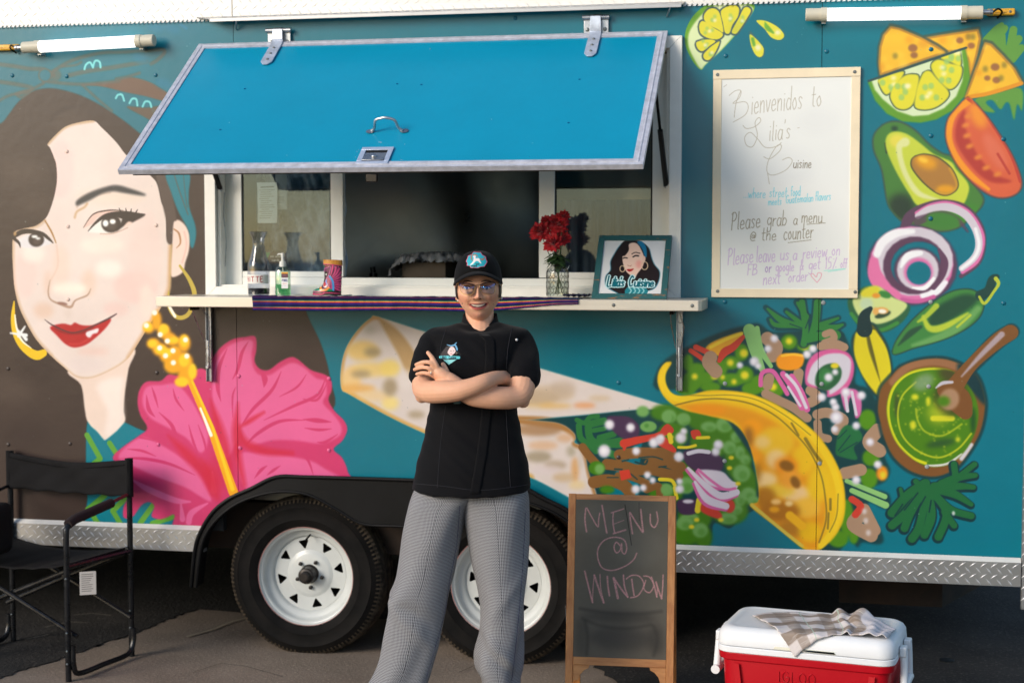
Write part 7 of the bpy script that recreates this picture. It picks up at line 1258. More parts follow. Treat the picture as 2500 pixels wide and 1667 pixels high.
mb = MB(); mb.add([fp(bwid, bwid, -.002), fp(fw_-bwid, bwid, -.002), fp(fw_-bwid, fh-bwid, -.002), fp(bwid, fh-bwid, -.002)], [(0, 1, 2, 3)]); o = mb.build('print', m_pr, PF, smooth=False); uv = o.data.uv_layers.new(name='UVMap')
for li, l in enumerate(o.data.loops):
    co = o.data.vertices[l.vertex_index].co; uv.data[li].uv = ((co.x-bwid)/(fw_-2*bwid), (co.dot(fu)-bwid)/(fh-2*bwid))
fbar('backing_board', [(.004, .004), (fw_-.004, .004), (fw_-.004, fh-.004), (.004, fh-.004)], -.018, -.0142, mat('hardboard', (90, 66, 46), .8))

# ================================================================== cooler and towel
k_l, k_r = Vector(onZ(1749, 1588, .345)), Vector(onZ(2180, 1630, .345)); kx = (k_r-k_l); KW = kx.length; kx.normalize(); ky = Vector((-kx.y, kx.x, 0)); yaw_c = math.atan2(kx.y, kx.x); KD = .345
CO = tag(empty('cooler', (k_l.x, k_l.y, 0), yaw_c), 'red drinks cooler with white lid standing on the asphalt', 'cooler')
m_red = mat('red_plastic', (178, 4, 24), .38, 0, bump=.08, bscale=120, var=.05, vscale=4, rvar=.05); m_wht = mat('lid_plastic', (226, 228, 230), .42, 0, bump=.06, bscale=90, var=.03, vscale=6, rvar=.06)
def rrect(x0, x1, y0, y1, r, z, n=6):
    out = []
    for cx_, cy_, a0_ in ((x1-r, y1-r, 0), (x0+r, y1-r, 90), (x0+r, y0+r, 180), (x1-r, y0+r, 270)):
        for k in range(n+1): a = R(a0_+90*k/n); out.append((cx_+r*math.cos(a), cy_+r*math.sin(a), z))
    return out
def stack(mb, rings, cap0=True, cap1=True):
    n = len(rings[0]); vs = [p for r in rings for p in r]; fs = [(i*n+j, i*n+(j+1) % n, (i+1)*n+(j+1) % n, (i+1)*n+j) for i in range(len(rings)-1) for j in range(n)]
    if cap0: fs.append(tuple(range(n-1, -1, -1)))
    if cap1: fs.append(tuple((len(rings)-1)*n+j for j in range(n)))
    mb.add(vs, fs)
mb = MB(); stack(mb, [rrect(.035, KW-.035, .03, KD-.03, .04, .001), rrect(.028, KW-.028, .022, KD-.022, .045, .012), rrect(.012, KW-.012, .010, KD-.010, .045, .325-.006), rrect(.0, KW, .0, KD, .05, .327-.006), rrect(-.002, KW+.002, -.002, KD+.002, .05, .345)]); body = mb.build('body', m_red, CO, bevel=.002, angle=40)
for x0_, x1_, sg in ((.055, .075, 1), (KW-.075, KW-.055, -1)):
    mb = MB(); mb.add([(x0_+sg*.03, .006, .06), (x1_+sg*.03, .003, .06), (x1_, -.001, .31), (x0_, .003, .31)], [(0, 1, 2, 3)]); mb.build('side_crease', m_red, body, smooth=False)
mb = MB(); stack(mb, [rrect(-.004, KW+.004, -.004, KD+.004, .05, .3452), rrect(-.004, KW+.004, -.004, KD+.004, .05, .366)]); mb.build('rim_band', m_wht, CO, bevel=.003)
lidr = [rrect(-.003, KW+.003, -.003, KD+.003, .05, .3685), rrect(-.004, KW+.004, -.004, KD+.004, .05, .375), rrect(-.001, KW+.001, -.001, KD+.001, .05, .405), rrect(.006, KW-.006, .006, KD-.006, .05, .418), rrect(.018, KW-.018, .018, KD-.018, .045, .4255), rrect(.034, KW-.034, .030, KD-.030, .040, .428), rrect(.040, KW-.040, .036, KD-.036, .036, .4255), rrect(.05, KW-.05, .046, KD-.046, .03, .4245)]
mb = MB(); stack(mb, lidr); mb.build('lid', m_wht, CO, angle=60)
mb = MB(); stack(mb, [rrect(KW*.33, KW*.69, -.0052, .004, .003, .3700, 3), rrect(KW*.33+.006, KW*.69-.006, -.0052, .004, .003, .379, 3)]); mb.build('finger_notch', mat('notch_cream', (206, 204, 186), .5), CO, bevel=.002)  # notch piece in a flat cream tone
for x_, sg in ((-.006, -1), (KW+.006, 1)):
    
    h_ = MB(); h_.tube(catmull([(x_+sg*.012, .12, .372), (x_+sg*.014, .112, .33), (x_+sg*.016, .10, .27)], False, 4), .0125, 12); h_.tube(catmull([(x_+sg*.012, KD-.12, .372), (x_+sg*.014, KD-.12, .33), (x_+sg*.016, KD-.12, .27)], False, 4), .0125, 12); h_.tube([(x_+sg*.016, .075, .262), (x_+sg*.016, KD-.11, .262)], .015, 14)
    hd = h_.build('handle', m_wht, CO)
    for ya_ in (.10, KD-.14): mb = MB(); mb.box((min(x_, x_+sg*.022), ya_, .355), (max(x_, x_+sg*.022), ya_+.04, .388)); mb.build('handle_bracket', m_wht, hd, bevel=.004)
let = MB(); cx_ = KW*.355
for ch, st in (('I', ['.1,.9 .1,0']), ('G', ['.6,.8 .35,.95 .08,.7 .08,.25 .35,0 .62,.15 .62,.45 .4,.45']), ('L', ['.08,.95 .08,0 .5,0']), ('O', ['.35,.95 .08,.7 .08,.25 .35,0 .62,.25 .62,.7 .35,.95']), ('O', ['.35,.95 .08,.7 .08,.25 .35,0 .62,.25 .62,.7 .35,.95'])):
    for sg in st: let.tube([(cx_+a*.034, .0100, .262+b*.036) for a, b in catmull([tuple(map(float, q.split(','))) for q in sg.split()], False, 4) if True], .0022, 6)
    cx_ += {'I': .013, 'L': .024}.get(ch, .030)
o = let.build('raised_letters', m_red, body)
# tea towel: u runs left to right, v from the back to the front
def kl(px, py, z=.43): q = Vector(onZ(px, py, z))-Vector((k_l.x, k_l.y, 0)); return (q.dot(kx), q.dot(ky))
bk = [kl(*p) for p in ((1837, 1502), (1905, 1497), (1960, 1499), (2012, 1500), (2050, 1500), (2100, 1508), (2150, 1524), (2188, 1536))]; xk = [kl(a_, 1550)[0] for a_ in (1938, 1968, 2000, 2035, 2068, 2100, 2135, 2172)]; fr_ = list(zip(xk, [-.082, -.050, -.018, .010, .022, .022, .012, .012]))
bk, fr_ = catmull(bk, False, 9), catmull(fr_, False, 9); nu = len(bk); nv = 40; Gt = np.zeros((nv, nu, 3)); rn = np.random.RandomState(4)
for i in range(nu):
    u = i/(nu-1)
    for j in range(nv):
        v = j/(nv-1); x = bk[i][0]*(1-v)+fr_[i][0]*v; y = bk[i][1]*(1-v)+fr_[i][1]*v
        h = .4285+.002+.0035*math.sin(u*19+v*3)**2+.003*math.sin(v*13+u*7)**2
        h += .036*math.exp(-((u-.72)/.085)**2)*math.exp(-((v-.30)/.36)**2)*(1+.2*math.sin(v*9)); h += .016*math.exp(-((u-.56-.05*v)/.045)**2)*(1-.5*v); h += .018*math.exp(-((u-.84)/.05)**2)*(.5+.5*v)+.014*math.exp(-((u-.95)/.04)**2)*v; h -= .006*math.exp(-((u-.64)/.03)**2)
        x += .012*math.sin(v*11)*math.exp(-((u-.7)/.15)**2)
        if y < .03: h -= (.03-y)**2*6 if y > 0 else .0054
        if y < -.008: h -= (-y-.008)*1.0; y = -.0105
        Gt[j, i] = (x, y, h)
P = Paint(400, 240, (214, 206, 204)); TP = (128, 112, 98)
for x in (40, 150, 262): P.poly([(x, 0), (x+38, 0), (x+38, 240), (x, 240)], TP, 2, False, alpha=.55)
for y in (30, 110, 190): P.poly([(0, y), (300, y), (300, y+34), (0, y+34)], TP, 2, False, alpha=.75)
for x in (104, 216): P.line([(x, 0), (x, 240)], 3, (176, 196, 180), 1, False)
for y in (84, 164): P.line([(0, y), (300, y)], 2, (224, 220, 200), 1, False)
rnn = random.Random(2)
for _ in range(200): y = rnn.uniform(0, 240); x = rnn.uniform(0, 300); P.line([(x, y), (x+rnn.uniform(20, 60), y)], 1.2, (200, 192, 188), .8, False, alpha=.5)
P.poly([(300, 0), (400, 0), (400, 240), (300, 240)], (200, 196, 200), 8, False)
o = grid_mesh('tea_towel', Gt, img_mat('towel_weave', P.image('towel_check'), .9, .2, bump=.6, bscale=260, var=.06, vscale=20, bdist=.001), None, thick=.0022); o.location = (k_l.x, k_l.y, 0); o.rotation_euler = (0, 0, yaw_c); tag(o, 'taupe and white checked tea towel crumpled on the cooler lid', 'towel')

# ================================================================== folding director's chair
qBR, qBL, qFR = Vector(onZ(322, 1601)), Vector(onZ(33, 1566)), Vector(onZ(155, 1661)); dx = (qBR-qBL).normalized(); dyv = Vector((dx.y, -dx.x, 0)); CW = (qBR-qBL).length; CDp = (qFR-qBR).dot(dyv)
CH = tag(empty('directors_chair', tuple(qBR), math.atan2(dx.y, dx.x)), 'black folding director\'s chair with canvas back and seat, at the trailer\'s left', 'chair')
# local axes: x to the chair's right side, y = -forward
m_tub = mat('black_tube', (30, 31, 34), .3, .3, var=.3, vscale=20, rvar=.1); m_can = mat('black_canvas', (24, 23, 24), .85, 0, spec=.2, bump=.5, bscale=300, var=.15, vscale=9, bdist=.001); m_foam = mat('arm_foam', (34, 22, 24), .8, bump=.2, bscale=150)
d_ = CDp; w_c = CW
for sx, nm in ((0, 'r'), (-w_c, 'l')):
    mb = MB(); mb.tube([(sx, 0, .0), (sx, 0, .80)], .0115, 12); lg = mb.build('rear_leg', m_tub, CH)
    mb = MB(); mb.tube(catmull([(sx, -d_, 0), (sx, -d_, .3), (sx, -d_, .55), (sx, -d_+.008, .595), (sx, -d_+.045, .618)], False, 5), .0115, 12); fl_ = mb.build('front_leg', m_tub, CH)
    mb = MB(); mb.tube([(sx, -d_+.012, .606), (sx, -d_+.05, .620), (sx, -.12, .648)], [.019, .0195, .0195], 14); mb.build('armrest', m_foam, CH)
    mb = MB(); mb.tube([(sx, -.13, .648), (sx, 0, .668)], .007, 8); mb.build('arm_bar', mat('dark_red_bar', (90, 24, 30), .5) if nm == 'r' else m_tub, CH)
    mb = MB(); off = .016*(1 if sx == 0 else -1); mb.tube(catmull([(sx+off, -d_+.01, .14), (sx+off, -d_+.012, .06), (sx+off, -d_+.045, .022), (sx+off, -d_/2, .020), (sx+off, -.05, .022), (sx+off, -.012, .06), (sx+off, -.008, .12)], False, 5), .0105, 10); mb.build('foot_loop', m_tub, CH)
    mb = MB(); mb.tube([(sx-.0*off, -d_-.0, .443), (sx, 0, .433)], .0105, 10); mb.build('seat_tube', m_tub, CH)
    for z in (.40, .19, .12, .07): mb = MB(); mb.ball((sx+.004, -d_-.0115, z), .005, 8, 5); mb.build('rivet', m_screw, fl_)
    for z in (.425, .19, .12): mb = MB(); mb.ball((sx+.002, -.0115, z), .005, 8, 5); mb.build('rivet', m_screw, lg)
for yy in (-d_+.03, -.03):
    mb = MB(); mb.tube([(.02, yy, .17), (-w_c*.5, yy, .31), (-w_c+.02, yy, .425)], .0095, 10); mb.build('cross_brace', m_tub, CH)
    mb = MB(); mb.tube([(-w_c-.02, yy+.02, .17), (-w_c*.5, yy+.02, .31), (-.02, yy+.02, .425)], .0095, 10); mb.build('cross_brace', m_tub, CH)
U_, V_ = np.meshgrid(np.linspace(0, 1, 40), np.linspace(0, 1, 12)); o = grid_mesh('canvas_seat', np.stack([-w_c*U_, -d_*V_*.98-.005, .452-.035*np.sin(np.pi*U_)**.8+.002*np.sin(U_*40)*V_], 2), m_can, CH, thick=.004)
U_, V_ = np.meshgrid(np.linspace(0, 1, 60), np.linspace(0, 1, 16)); sag = .026*np.sin(np.pi*U_)**1.2
Z_ = .808-.150*V_-sag*(1-V_)*1.1-sag*.25*V_+.003*np.sin(U_*31)*V_; Y_ = .030*np.sin(np.pi*U_)*(1-.3*V_)+.004*np.sin(U_*9+V_*5)*np.sin(np.pi*U_)+.0012*np.sin(U_*27-V_*9)
o = grid_mesh('canvas_back', np.stack([-w_c*1.02*U_+w_c*.01, Y_-.014, Z_], 2), m_can, CH, thick=.004)
for xx in (0, -w_c):
    mb = MB(); mb.tube([(xx, 0, .655), (xx, 0, .812)], .0165, 14); mb.build('canvas_sleeve', m_can, CH)
P_ = [(-w_c*u, .030*math.sin(math.pi*u)-.019, .800-.032*math.sin(math.pi*u)**1.2-.012) for u in np.linspace(.02, .98, 30)]; mb = MB(); mb.tube(P_, .0016, 5); mb.build('hem_stitch', m_black, CH)
Pp = Paint(60, 100, (206, 198, 190)); rnn = random.Random(6)
for k in range(9): Pp.line([(8, 12+k*9), (rnn.uniform(35, 52), 12+k*9)], 3, (120, 112, 106), 1, False)
mb = MB(); mb.add([(-.014+.058, -d_+.02, .335), (.044+.046, -d_+.06, .335), (.044+.046, -d_+.06, .425), (-.014+.058, -d_+.02, .425)], [(0, 1, 2, 3)]); o = mb.build('care_tag', img_mat('tag_paper', Pp.image('tag_print'), .7, var=.05), CH, smooth=False); uvmap(o, lambda x, y, z: ((x-.044)/.046, (z-.335)/.09))
md = o.modifiers.new('thick', 'SOLIDIFY'); md.thickness = .0008
# a dark bag at the very edge
mb = MB(); q = onY(-18, 1320, -.45); mb.box((q[0]-.25, q[1]-.10, .46), (onY(12, 1320, -.45)[0], q[1]+.08, .66)); o = mb.build('black_bag', m_can, None, bevel=.03, seg=4); tag(o, 'black padded bag on the chair seat at the left edge', 'bag')
# small things on the ground
mb = MB(); q = onZ(2312, 1610, .006); mb.lathe([(.0005, 0), (.030, 0)], (q[0], q[1], .006), n=24); o = mb.build('tar_spot', mat('tar', (10, 10, 11), .3), None, smooth=False); tag(o, kind='structure')
# ================================================================== the woman
PD = 5.13; SC = FPX/PD
def J(px, py, dd=0.0): return Vector(atD(px, py, PD+dd))
RTv, FWh = Vector(RT), Vector((FW[0], FW[1], 0)).normalized()
PX0 = J(1165, 700); PER = tag(empty('person', (PX0.x, PX0.y, 0)), 'smiling woman in black chef jacket and checked trousers, arms crossed before the trailer', 'person'); PO = Vector((PX0.x, PX0.y, 0))
m_skin_plain = (222, 168, 136)
def limb(mb, pts, n=18, k=5):
    a = catmull([tuple(J(p[0], p[1], p[2]))+(p[3],) for p in pts], False, k); mb.tube([Vector(q[:3])-PO for q in a], a[:, 3].tolist(), n)
    for e in (0, -1): mb.ball(Vector(a[e][:3])-PO, a[e][3]*.985, 14, 10)
def ev_mesh(o, name):
    bpy.context.view_layer.update(); me = bpy.data.meshes.new_from_object(o.evaluated_get(bpy.context.evaluated_depsgraph_get())); me.name = name; return me
def remesh(mb, name, m, voxel, smooth_it=5, parent=PER):
    o = mb.build(name, m, None); md = o.modifiers.new('r', 'REMESH'); md.mode = 'VOXEL'; md.voxel_size = voxel; s_ = o.modifiers.new('s', 'SMOOTH'); s_.factor = .5; s_.iterations = smooth_it
    me = ev_mesh(o, name); bpy.data.objects.remove(o); me.shade_smooth(); me.materials.clear(); me.materials.append(m); o = bpy.data.objects.new(name, me); COL.objects.link(o); o.parent = parent; return o
# ---- head shape (x right, y back, z up; origin between the eyes)
HC = J(1168, 701, -.012)
ROLL = Matrix.Rotation(R(-2.0), 3, FWh)
def head_to_world(v): return HC+ROLL @ (RTv*v[0]+FWh*v[1]+Vector((0, 0, 1))*v[2])-PO
def g2(x, z, cx, cz, sx, sz): return math.exp(-((x-cx)/sx)**2-((z-cz)/sz)**2)
def head_pt(t, a):
    sx, sy, sz = .0725, .094, .1115; x = sx*math.sin(t)*math.sin(a); y = -sy*math.sin(t)*math.cos(a); z = sz*math.cos(t)+.006
    z = z if z > -.03 else -.03+(z+.03)*1.12; k = min(1, max(0, (-.02-z)/.09)); x *= 1-.26*k**2; y = y*(1-.10*k) if y < 0 else y*(1-.42*k)
    if y < 0: x *= 1+.05*g2(abs(x), z, .06, -.03, .03, .03)
    if y < .01:
        ax = abs(x); f = 0
        f += .019*g2(x, z, 0, -.031, .0095, .010)+.012*g2(x, z, 0, -.016, .0075, .014)+.006*g2(x, z, 0, -.002, .008, .012)+.0095*g2(ax, z, .0125, -.034, .0075, .0065)-.004*g2(x, z, 0, -.043, .02, .004)
        f += -.0085*g2(ax, z, .030, .001, .016, .0105)+.004*g2(ax, z, .028, .019, .020, .007)+.0075*g2(ax, z, .038, -.034, .016, .014)-.0035*g2(ax, z, .028, -.050, .008, .016)
        f += .0035*g2(x, z, 0, -.051, .020, .0045)+.0045*g2(x, z, 0, -.068, .018, .005)-.003*g2(x, z, 0, -.059, .021, .0045)+.008*g2(x, z, 0, -.092, .020, .013)-.002*g2(x, z, 0, -.079, .018, .006)
        f -= .003*g2(ax, z, .027, -.058, .006, .006)
        y -= f*.85*(1 if y < -.01 else .4)
    return Vector((x, y, z))
mb = MB(); NA, NT = 120, 96; vs, fs = [], []
for i in range(NT+1):
    for j in range(NA): vs.append(head_to_world(head_pt(math.pi*(.002+.996*i/NT), 2*math.pi*j/NA)))
for i in range(NT):
    for j in range(NA): fs.append((i*NA+j, (i+1)*NA+j, (i+1)*NA+(j+1) % NA, i*NA+(j+1) % NA))
fs += [tuple(range(NA)), tuple(NT*NA+j for j in range(NA-1, -1, -1))]; mb.add(vs, fs)
for sx in (-1, 1):   # ears
    e = [head_to_world(Vector((sx*(.0715+.004*math.sin(q)), .008+.012*math.cos(q)-.002, -.014+.024*math.sin(q)))) for q in np.linspace(0, 2*math.pi, 16, endpoint=False)]
    mb.tube(e, .0042, 8, closed=True); mb.ball(head_to_world(Vector((sx*.069, .008, -.014))), 1.0, 14, 10, (.007, .012, .020)); mb.ball(head_to_world(Vector((sx*.0705, .002, -.036))), .0068, 10, 8)
def C_(px, py, dd): return J(px, py, dd)-PO
limb(mb, [(1170, 735, .03, .048), (1171, 770, .03, .047), (1172, 798, .014, .046), (1172, 815, -.001, .050), (1172, 830, .01, .05)]); 
# torso and legs (mostly under the clothes)
limb(mb, [(1170, 860, .02, .07), (1165, 900, .0, .075), (1160, 1000, .0, .070), (1155, 1100, .0, .08), (1150, 1160, .0, .07)])
limb(mb, [(1066, 832, .01, .030), (1120, 838, .01, .04), (1172, 842, .02, .05), (1225, 838, .01, .04), (1266, 832, .01, .030)])
for c_, pts in ((0, [(1090, 1170, 0, .065), (1042, 1400, 0, .055), (1000, 1600, 0, .05), (960, 1790, .0, .036)]), (1, [(1210, 1170, 0, .065), (1222, 1400, 0, .055), (1226, 1600, 0, .05), (1225, 1795, 0, .036)])): limb(mb, pts)
# arms: her right arm (left in the view) lies in front, the other hand rests on it
limb(mb, [(1066, 832, .0, .036), (1050, 870, -.02, .042), (1040, 915, -.05, .040), (1034, 945, -.085, .038), (1046, 956, -.125, .0365), (1078, 956, -.160, .0370), (1115, 954, -.182, .0335), (1150, 945, -.190, .0295), (1180, 933, -.182, .0265), (1203, 924, -.150, .0235)])
mb.ball(C_(1030, 967, -.095), .0225, 12, 8)
limb(mb, [(1266, 832, .0, .036), (1280, 870, -.03, .043), (1276, 915, -.076, .0435), (1272, 954, -.100, .042), (1254, 969, -.118, .037), (1220, 971, -.140, .0370), (1180, 970, -.150, .0345), (1145, 963, -.150, .032), (1112, 938, -.145, .026), (1096, 926, -.142, .024)])
mb.ball(C_(1277, 979, -.092), .0225, 12, 8)
def finger(mb, pts): limb(mb, pts, 10, 4)
# visible hand
mb2 = mb
limb(mb, [(1098, 928, -.142, .022), (1086, 920, -.140, .023), (1074, 911, -.138, .021), (1064, 903, -.134, .017)]); limb(mb, [(1092, 924, -.135, .018), (1078, 920, -.133, .018), (1060, 913, -.130, .014)])
finger(mb, [(1070, 904, -.142, .0100), (1063, 888, -.147, .0085), (1054, 872, -.143, .0078), (1045, 861, -.136, .0066)])
finger(mb, [(1064, 900, -.142, .0098), (1052, 886, -.149, .0076), (1034, 884, -.138, .0068), (1016, 890, -.116, .0060)])
finger(mb, [(1060, 909, -.140, .0095), (1047, 899, -.148, .0072), (1030, 897, -.136, .0065), (1012, 902, -.112, .0058)])
finger(mb, [(1060, 917, -.136, .0090), (1047, 912, -.142, .0072), (1032, 910, -.131, .0066), (1018, 913, -.112, .0058)])
finger(mb, [(1092, 912, -.125, .0105), (1087, 899, -.118, .0088), (1082, 889, -.108, .0075)])
# tucked hand: back of the hand and five fingers under the other upper arm
limb(mb, [(1203, 924, -.150, .0235), (1220, 922, -.115, .0230), (1236, 925, -.080, .0215)]); 
for k, (dy, l) in enumerate(((-14, 0), (-5, 6), (5, 6), (14, 0))): finger(mb, [(1234, 922+dy*.6, -.085, .010), (1248+l, 926+dy, -.055, .0092), (1260+l, 930+dy, -.030, .0085), (1268+l, 934+dy, -.010, .0070)])
finger(mb, [(1212, 916, -.130, .012), (1228, 911, -.095, .0100), (1240, 909, -.070, .0085)])
# face paint: lips, brows, teeth, freckles, painted-in crease shade, eye glints and under-eye light
FS = 8.0; FXR = (-.085, .085); FZR = (-.125, .075); 
def faceT(p):
    x = (p[:, 0]-1168)/SC*1.015; z = (701-p[:, 1])/SC*1.015; c, s_ = math.cos(R(2)), math.sin(R(2)); return np.stack([((x*c+z*s_)-FXR[0])*3600, (FZR[1]-(z*c-x*s_))*3600], 1)
P = Paint(int(.17*3600), int(.20*3600), m_skin_plain, faceT); P.V(1080, 600, 7.467); LN, EL, PL = P.line, P.ell, P.poly
rn = random.Random(12)
for x, y, rx, ry, c, a in ((400, 960, 110, 80, (206, 132, 106), .5), (910, 930, 110, 80, (200, 128, 104), .5), (640, 900, 90, 70, (200, 122, 100), .5), (640, 1250, 140, 60, (208, 142, 122), .5), (640, 620, 200, 50, (188, 130, 102), .5), (430, 820, 120, 80, (238, 188, 158), .8), (840, 820, 120, 80, (238, 188, 158), .8), (640, 870, 40, 90, (236, 184, 154), .6), (640, 1000, 90, 20, (232, 178, 150), .5)): EL(x, y, rx, ry, c, 40, alpha=a)
for _ in range(46): x = rn.uniform(330, 980); y = rn.uniform(830, 1150); EL(x, y, rn.uniform(3, 7), rn.uniform(3, 7), (160, 100, 74), 4, alpha=rn.uniform(.15, .5))
for x, y, r in ((375, 1040, 12), (925, 1050, 9), (470, 1010, 8), (1010, 900, 8)): EL(x, y, r, r, (128, 78, 56), 6, alpha=.7)
LN([(385, 668), (430, 640), (500, 636), (560, 650)], [6, 20, 26, 12], (52, 34, 28), 10); LN([(720, 645), (780, 628), (850, 630), (905, 655)], [12, 26, 22, 6], (52, 34, 28), 10)
for sx, cx in ((1, 460), (-1, 815)):   # smiling eyes
    PL([(cx-70, 762), (cx-30, 738), (cx+30, 738), (cx+70, 762), (cx+30, 782), (cx-30, 782)], (214, 196, 186), 6); EL(cx, 760, 24, 22, (58, 38, 30), 5); EL(cx, 760, 11, 11, (16, 12, 12), 3); EL(cx-8, 752, 5, 5, (240, 240, 240), 2)
    LN([(cx-82, 766), (cx-40, 736), (cx, 728), (cx+40, 736), (cx+82, 764)], [8, 14, 16, 14, 8], (40, 26, 24), 5); LN([(cx-66, 772), (cx, 790), (cx+66, 770)], 6, (130, 86, 68), 6, alpha=.8); LN([(cx-80, 735), (cx, 705), (cx+80, 735)], 7, (150, 104, 82), 8, alpha=.7)
EL(590, 948, 20, 9, (96, 52, 42), 8); EL(700, 946, 20, 9, (96, 52, 42), 8); LN([(545, 940), (540, 905), (556, 880)], 7, (160, 100, 80), 9, alpha=.6); LN([(740, 935), (748, 900), (730, 876)], 7, (160, 100, 80), 9, alpha=.6)
LN([(535, 960), (490, 1010), (470, 1060)], 8, (160, 104, 84), 14, alpha=.55); LN([(755, 950), (830, 1000), (855, 1060)], 8, (160, 104, 84), 14, alpha=.55)
PL([(490, 1046), (560, 1030), (640, 1034), (720, 1026), (830, 1022), (800, 1090), (740, 1132), (650, 1148), (570, 1130), (520, 1090)], (192, 100, 96), 6)
PL([(512, 1048), (580, 1044), (650, 1046), (730, 1040), (812, 1032), (780, 1075), (720, 1102), (650, 1110), (575, 1098), (540, 1075)], (70, 26, 28), 4)
PL([(536, 1050), (590, 1047), (650, 1049), (730, 1043), (788, 1037), (760, 1064), (710, 1083), (650, 1091), (590, 1082), (555, 1068)], (226, 214, 198), 4)
for x in (566, 598, 634, 672, 708, 740, 766): LN([(x, 1046), (x-(650-x)*-.03, 1094)], 2.5, (176, 160, 150), 2, alpha=.8)
LN([(488, 1048), (478, 1040)], 8, (120, 66, 56), 6); LN([(832, 1022), (842, 1014)], 8, (120, 66, 56), 6)
m_face = img_mat('skin', P.image('skin_tone'), .48, .4, bump=.12, bscale=420, var=.05, vscale=30, sss=.12, bdist=.0006)
body = remesh(mb, 'body', m_face, .0023, 2)
me = body.data; n = len(me.vertices); co = np.zeros(n*3); me.vertices.foreach_get('co', co); co = co.reshape(-1, 3); no = np.zeros(n*3); me.vertices.foreach_get('normal', no); no = no.reshape(-1, 3)
rel = co-np.array(HC-PO); Ri = np.array(ROLL.inverted()); rel = rel@Ri.T; lx = rel@np.array(RTv); ly = rel@np.array(FWh); lz = rel[:, 2]
nf_ = (no@Ri.T)@np.array(FWh); u = (lx-FXR[0])/(.17); v = (lz-FZR[0])/.20; bad = (ly > .03) | (u < 0) | (u > 1) | (v < 0) | (v > 1) | (nf_ > .25); u[bad] = .02; v[bad] = .02
l = me.uv_layers.new(name='UVMap'); idx = np.zeros(len(me.loops), 'i'); me.loops.foreach_get('vertex_index', idx); l.data.foreach_set('uv', np.stack([u[idx], v[idx]], 1).astype('f').ravel())
# ---- hair under the cap
m_hair = mat('dark_hair', (26, 18, 16), .45, 0, bump=.5, bscale=120, var=.3, vscale=60, stretch=(1, 1, .1)); mb = MB(); vs, fs = [], []; NT2, NA2 = 30, 44
for i in range(NT2+1):
    for j in range(NA2+1):
        t = math.pi*(.10+.52*i/NT2); a = math.pi*(.36+1.28*j/NA2); p = head_pt(t, a); k = 1.045 if p.z > -.05 else 1.0; vs.append(head_to_world(Vector((p.x*k, p.y*1.06+.002, p.z*1.0))))
for i in range(NT2):
    for j in range(NA2): fs.append((i*(NA2+1)+j, (i+1)*(NA2+1)+j, (i+1)*(NA2+1)+j+1, i*(NA2+1)+j+1))
mb.add(vs, fs); mb.ball(head_to_world(Vector((0, .115, -.02))), .035, 16, 10, (1, .8, 1)); mb.build('hair', m_hair, PER)
# ---- cap
m_cap = mat('black_twill', (10, 10, 11), .8, 0, spec=.15, bump=.3, bscale=320, var=.12, vscale=20, sheen=.05, bdist=.0008); mb = MB(); vs, fs = [], []; NR, NC = 22, 72
def cap_pt(t, a, ex_=1.0):
    r = math.sin(t)**.82; x = .0795*r*math.sin(a); y = -.0985*r*math.cos(a)+.004; zt = .120; zb_ = .040-.034*(1-math.cos(a))/2-.016*math.sin(a)**2; z = zb_+(zt-zb_)*(math.cos(t)**.85 if t < math.pi/2-1e-6 else 0)
    seam = .0010*math.exp(-(((a*6/(2*math.pi)+.5) % 1-.5)/.03)**2); f = 1-seam/.08; fr = .006*max(0, math.cos(a))**2*math.sin(t*1.1)*(t < 1.5); return Vector((x*f, y*f-fr, z))
for i in range(NR+1):
    for j in range(NC): vs.append(head_to_world(cap_pt(.02+(math.pi/2-.02)*i/NR, 2*math.pi*j/NC)))
for i in range(NR):
    for j in range(NC): fs.append((i*NC+j, (i+1)*NC+j, (i+1)*NC+(j+1) % NC, i*NC+(j+1) % NC))
fs.append(tuple(range(NC))); mb.add(vs, fs); cap = mb.build('cap', m_cap, PER, angle=60); md = cap.modifiers.new('thick', 'SOLIDIFY'); md.thickness = .002; md.offset = -1
rows = []
for i, f in enumerate(np.linspace(0, 1, 9)):
    row = []
    for a in np.linspace(R(-74), R(74), 41):
        s_ = math.sin(a)/math.sin(R(74)); xi, yi, zi = .0775*math.sin(a), -.0965*math.cos(a)+.003, .0505-.030*s_**2; xo, yo, zo_ = .0800*s_, -.088*math.cos(a)*.62-.112*(1-.55*s_**2)+.015, .0430-.0345*s_**2
        if abs(s_) > .9: yo = yo*.6+yi*.4
        row.append(tuple(head_to_world(Vector((xi+(xo-xi)*f, yi+(yo-yi)*f, zi+(zo_-zi)*f+.004*math.sin(math.pi*f))))))
    rows.append(row)
o = grid_mesh('brim', np.array(rows), m_cap, cap, thick=.0035); 
for k in (3, 5, 7): mb = MB(); mb.tube([Vector(p)+Vector((0, 0, .0022)) for p in rows[k][1:-1]], .0006, 4); mb.build('brim_stitch', mat('cap_thread', (34, 32, 34), .8), cap)
mb = MB(); mb.ball(head_to_world(Vector((0, .004, .121))), .006, 12, 8, (1, 1, .5)); mb.build('cap_button', m_cap, cap)
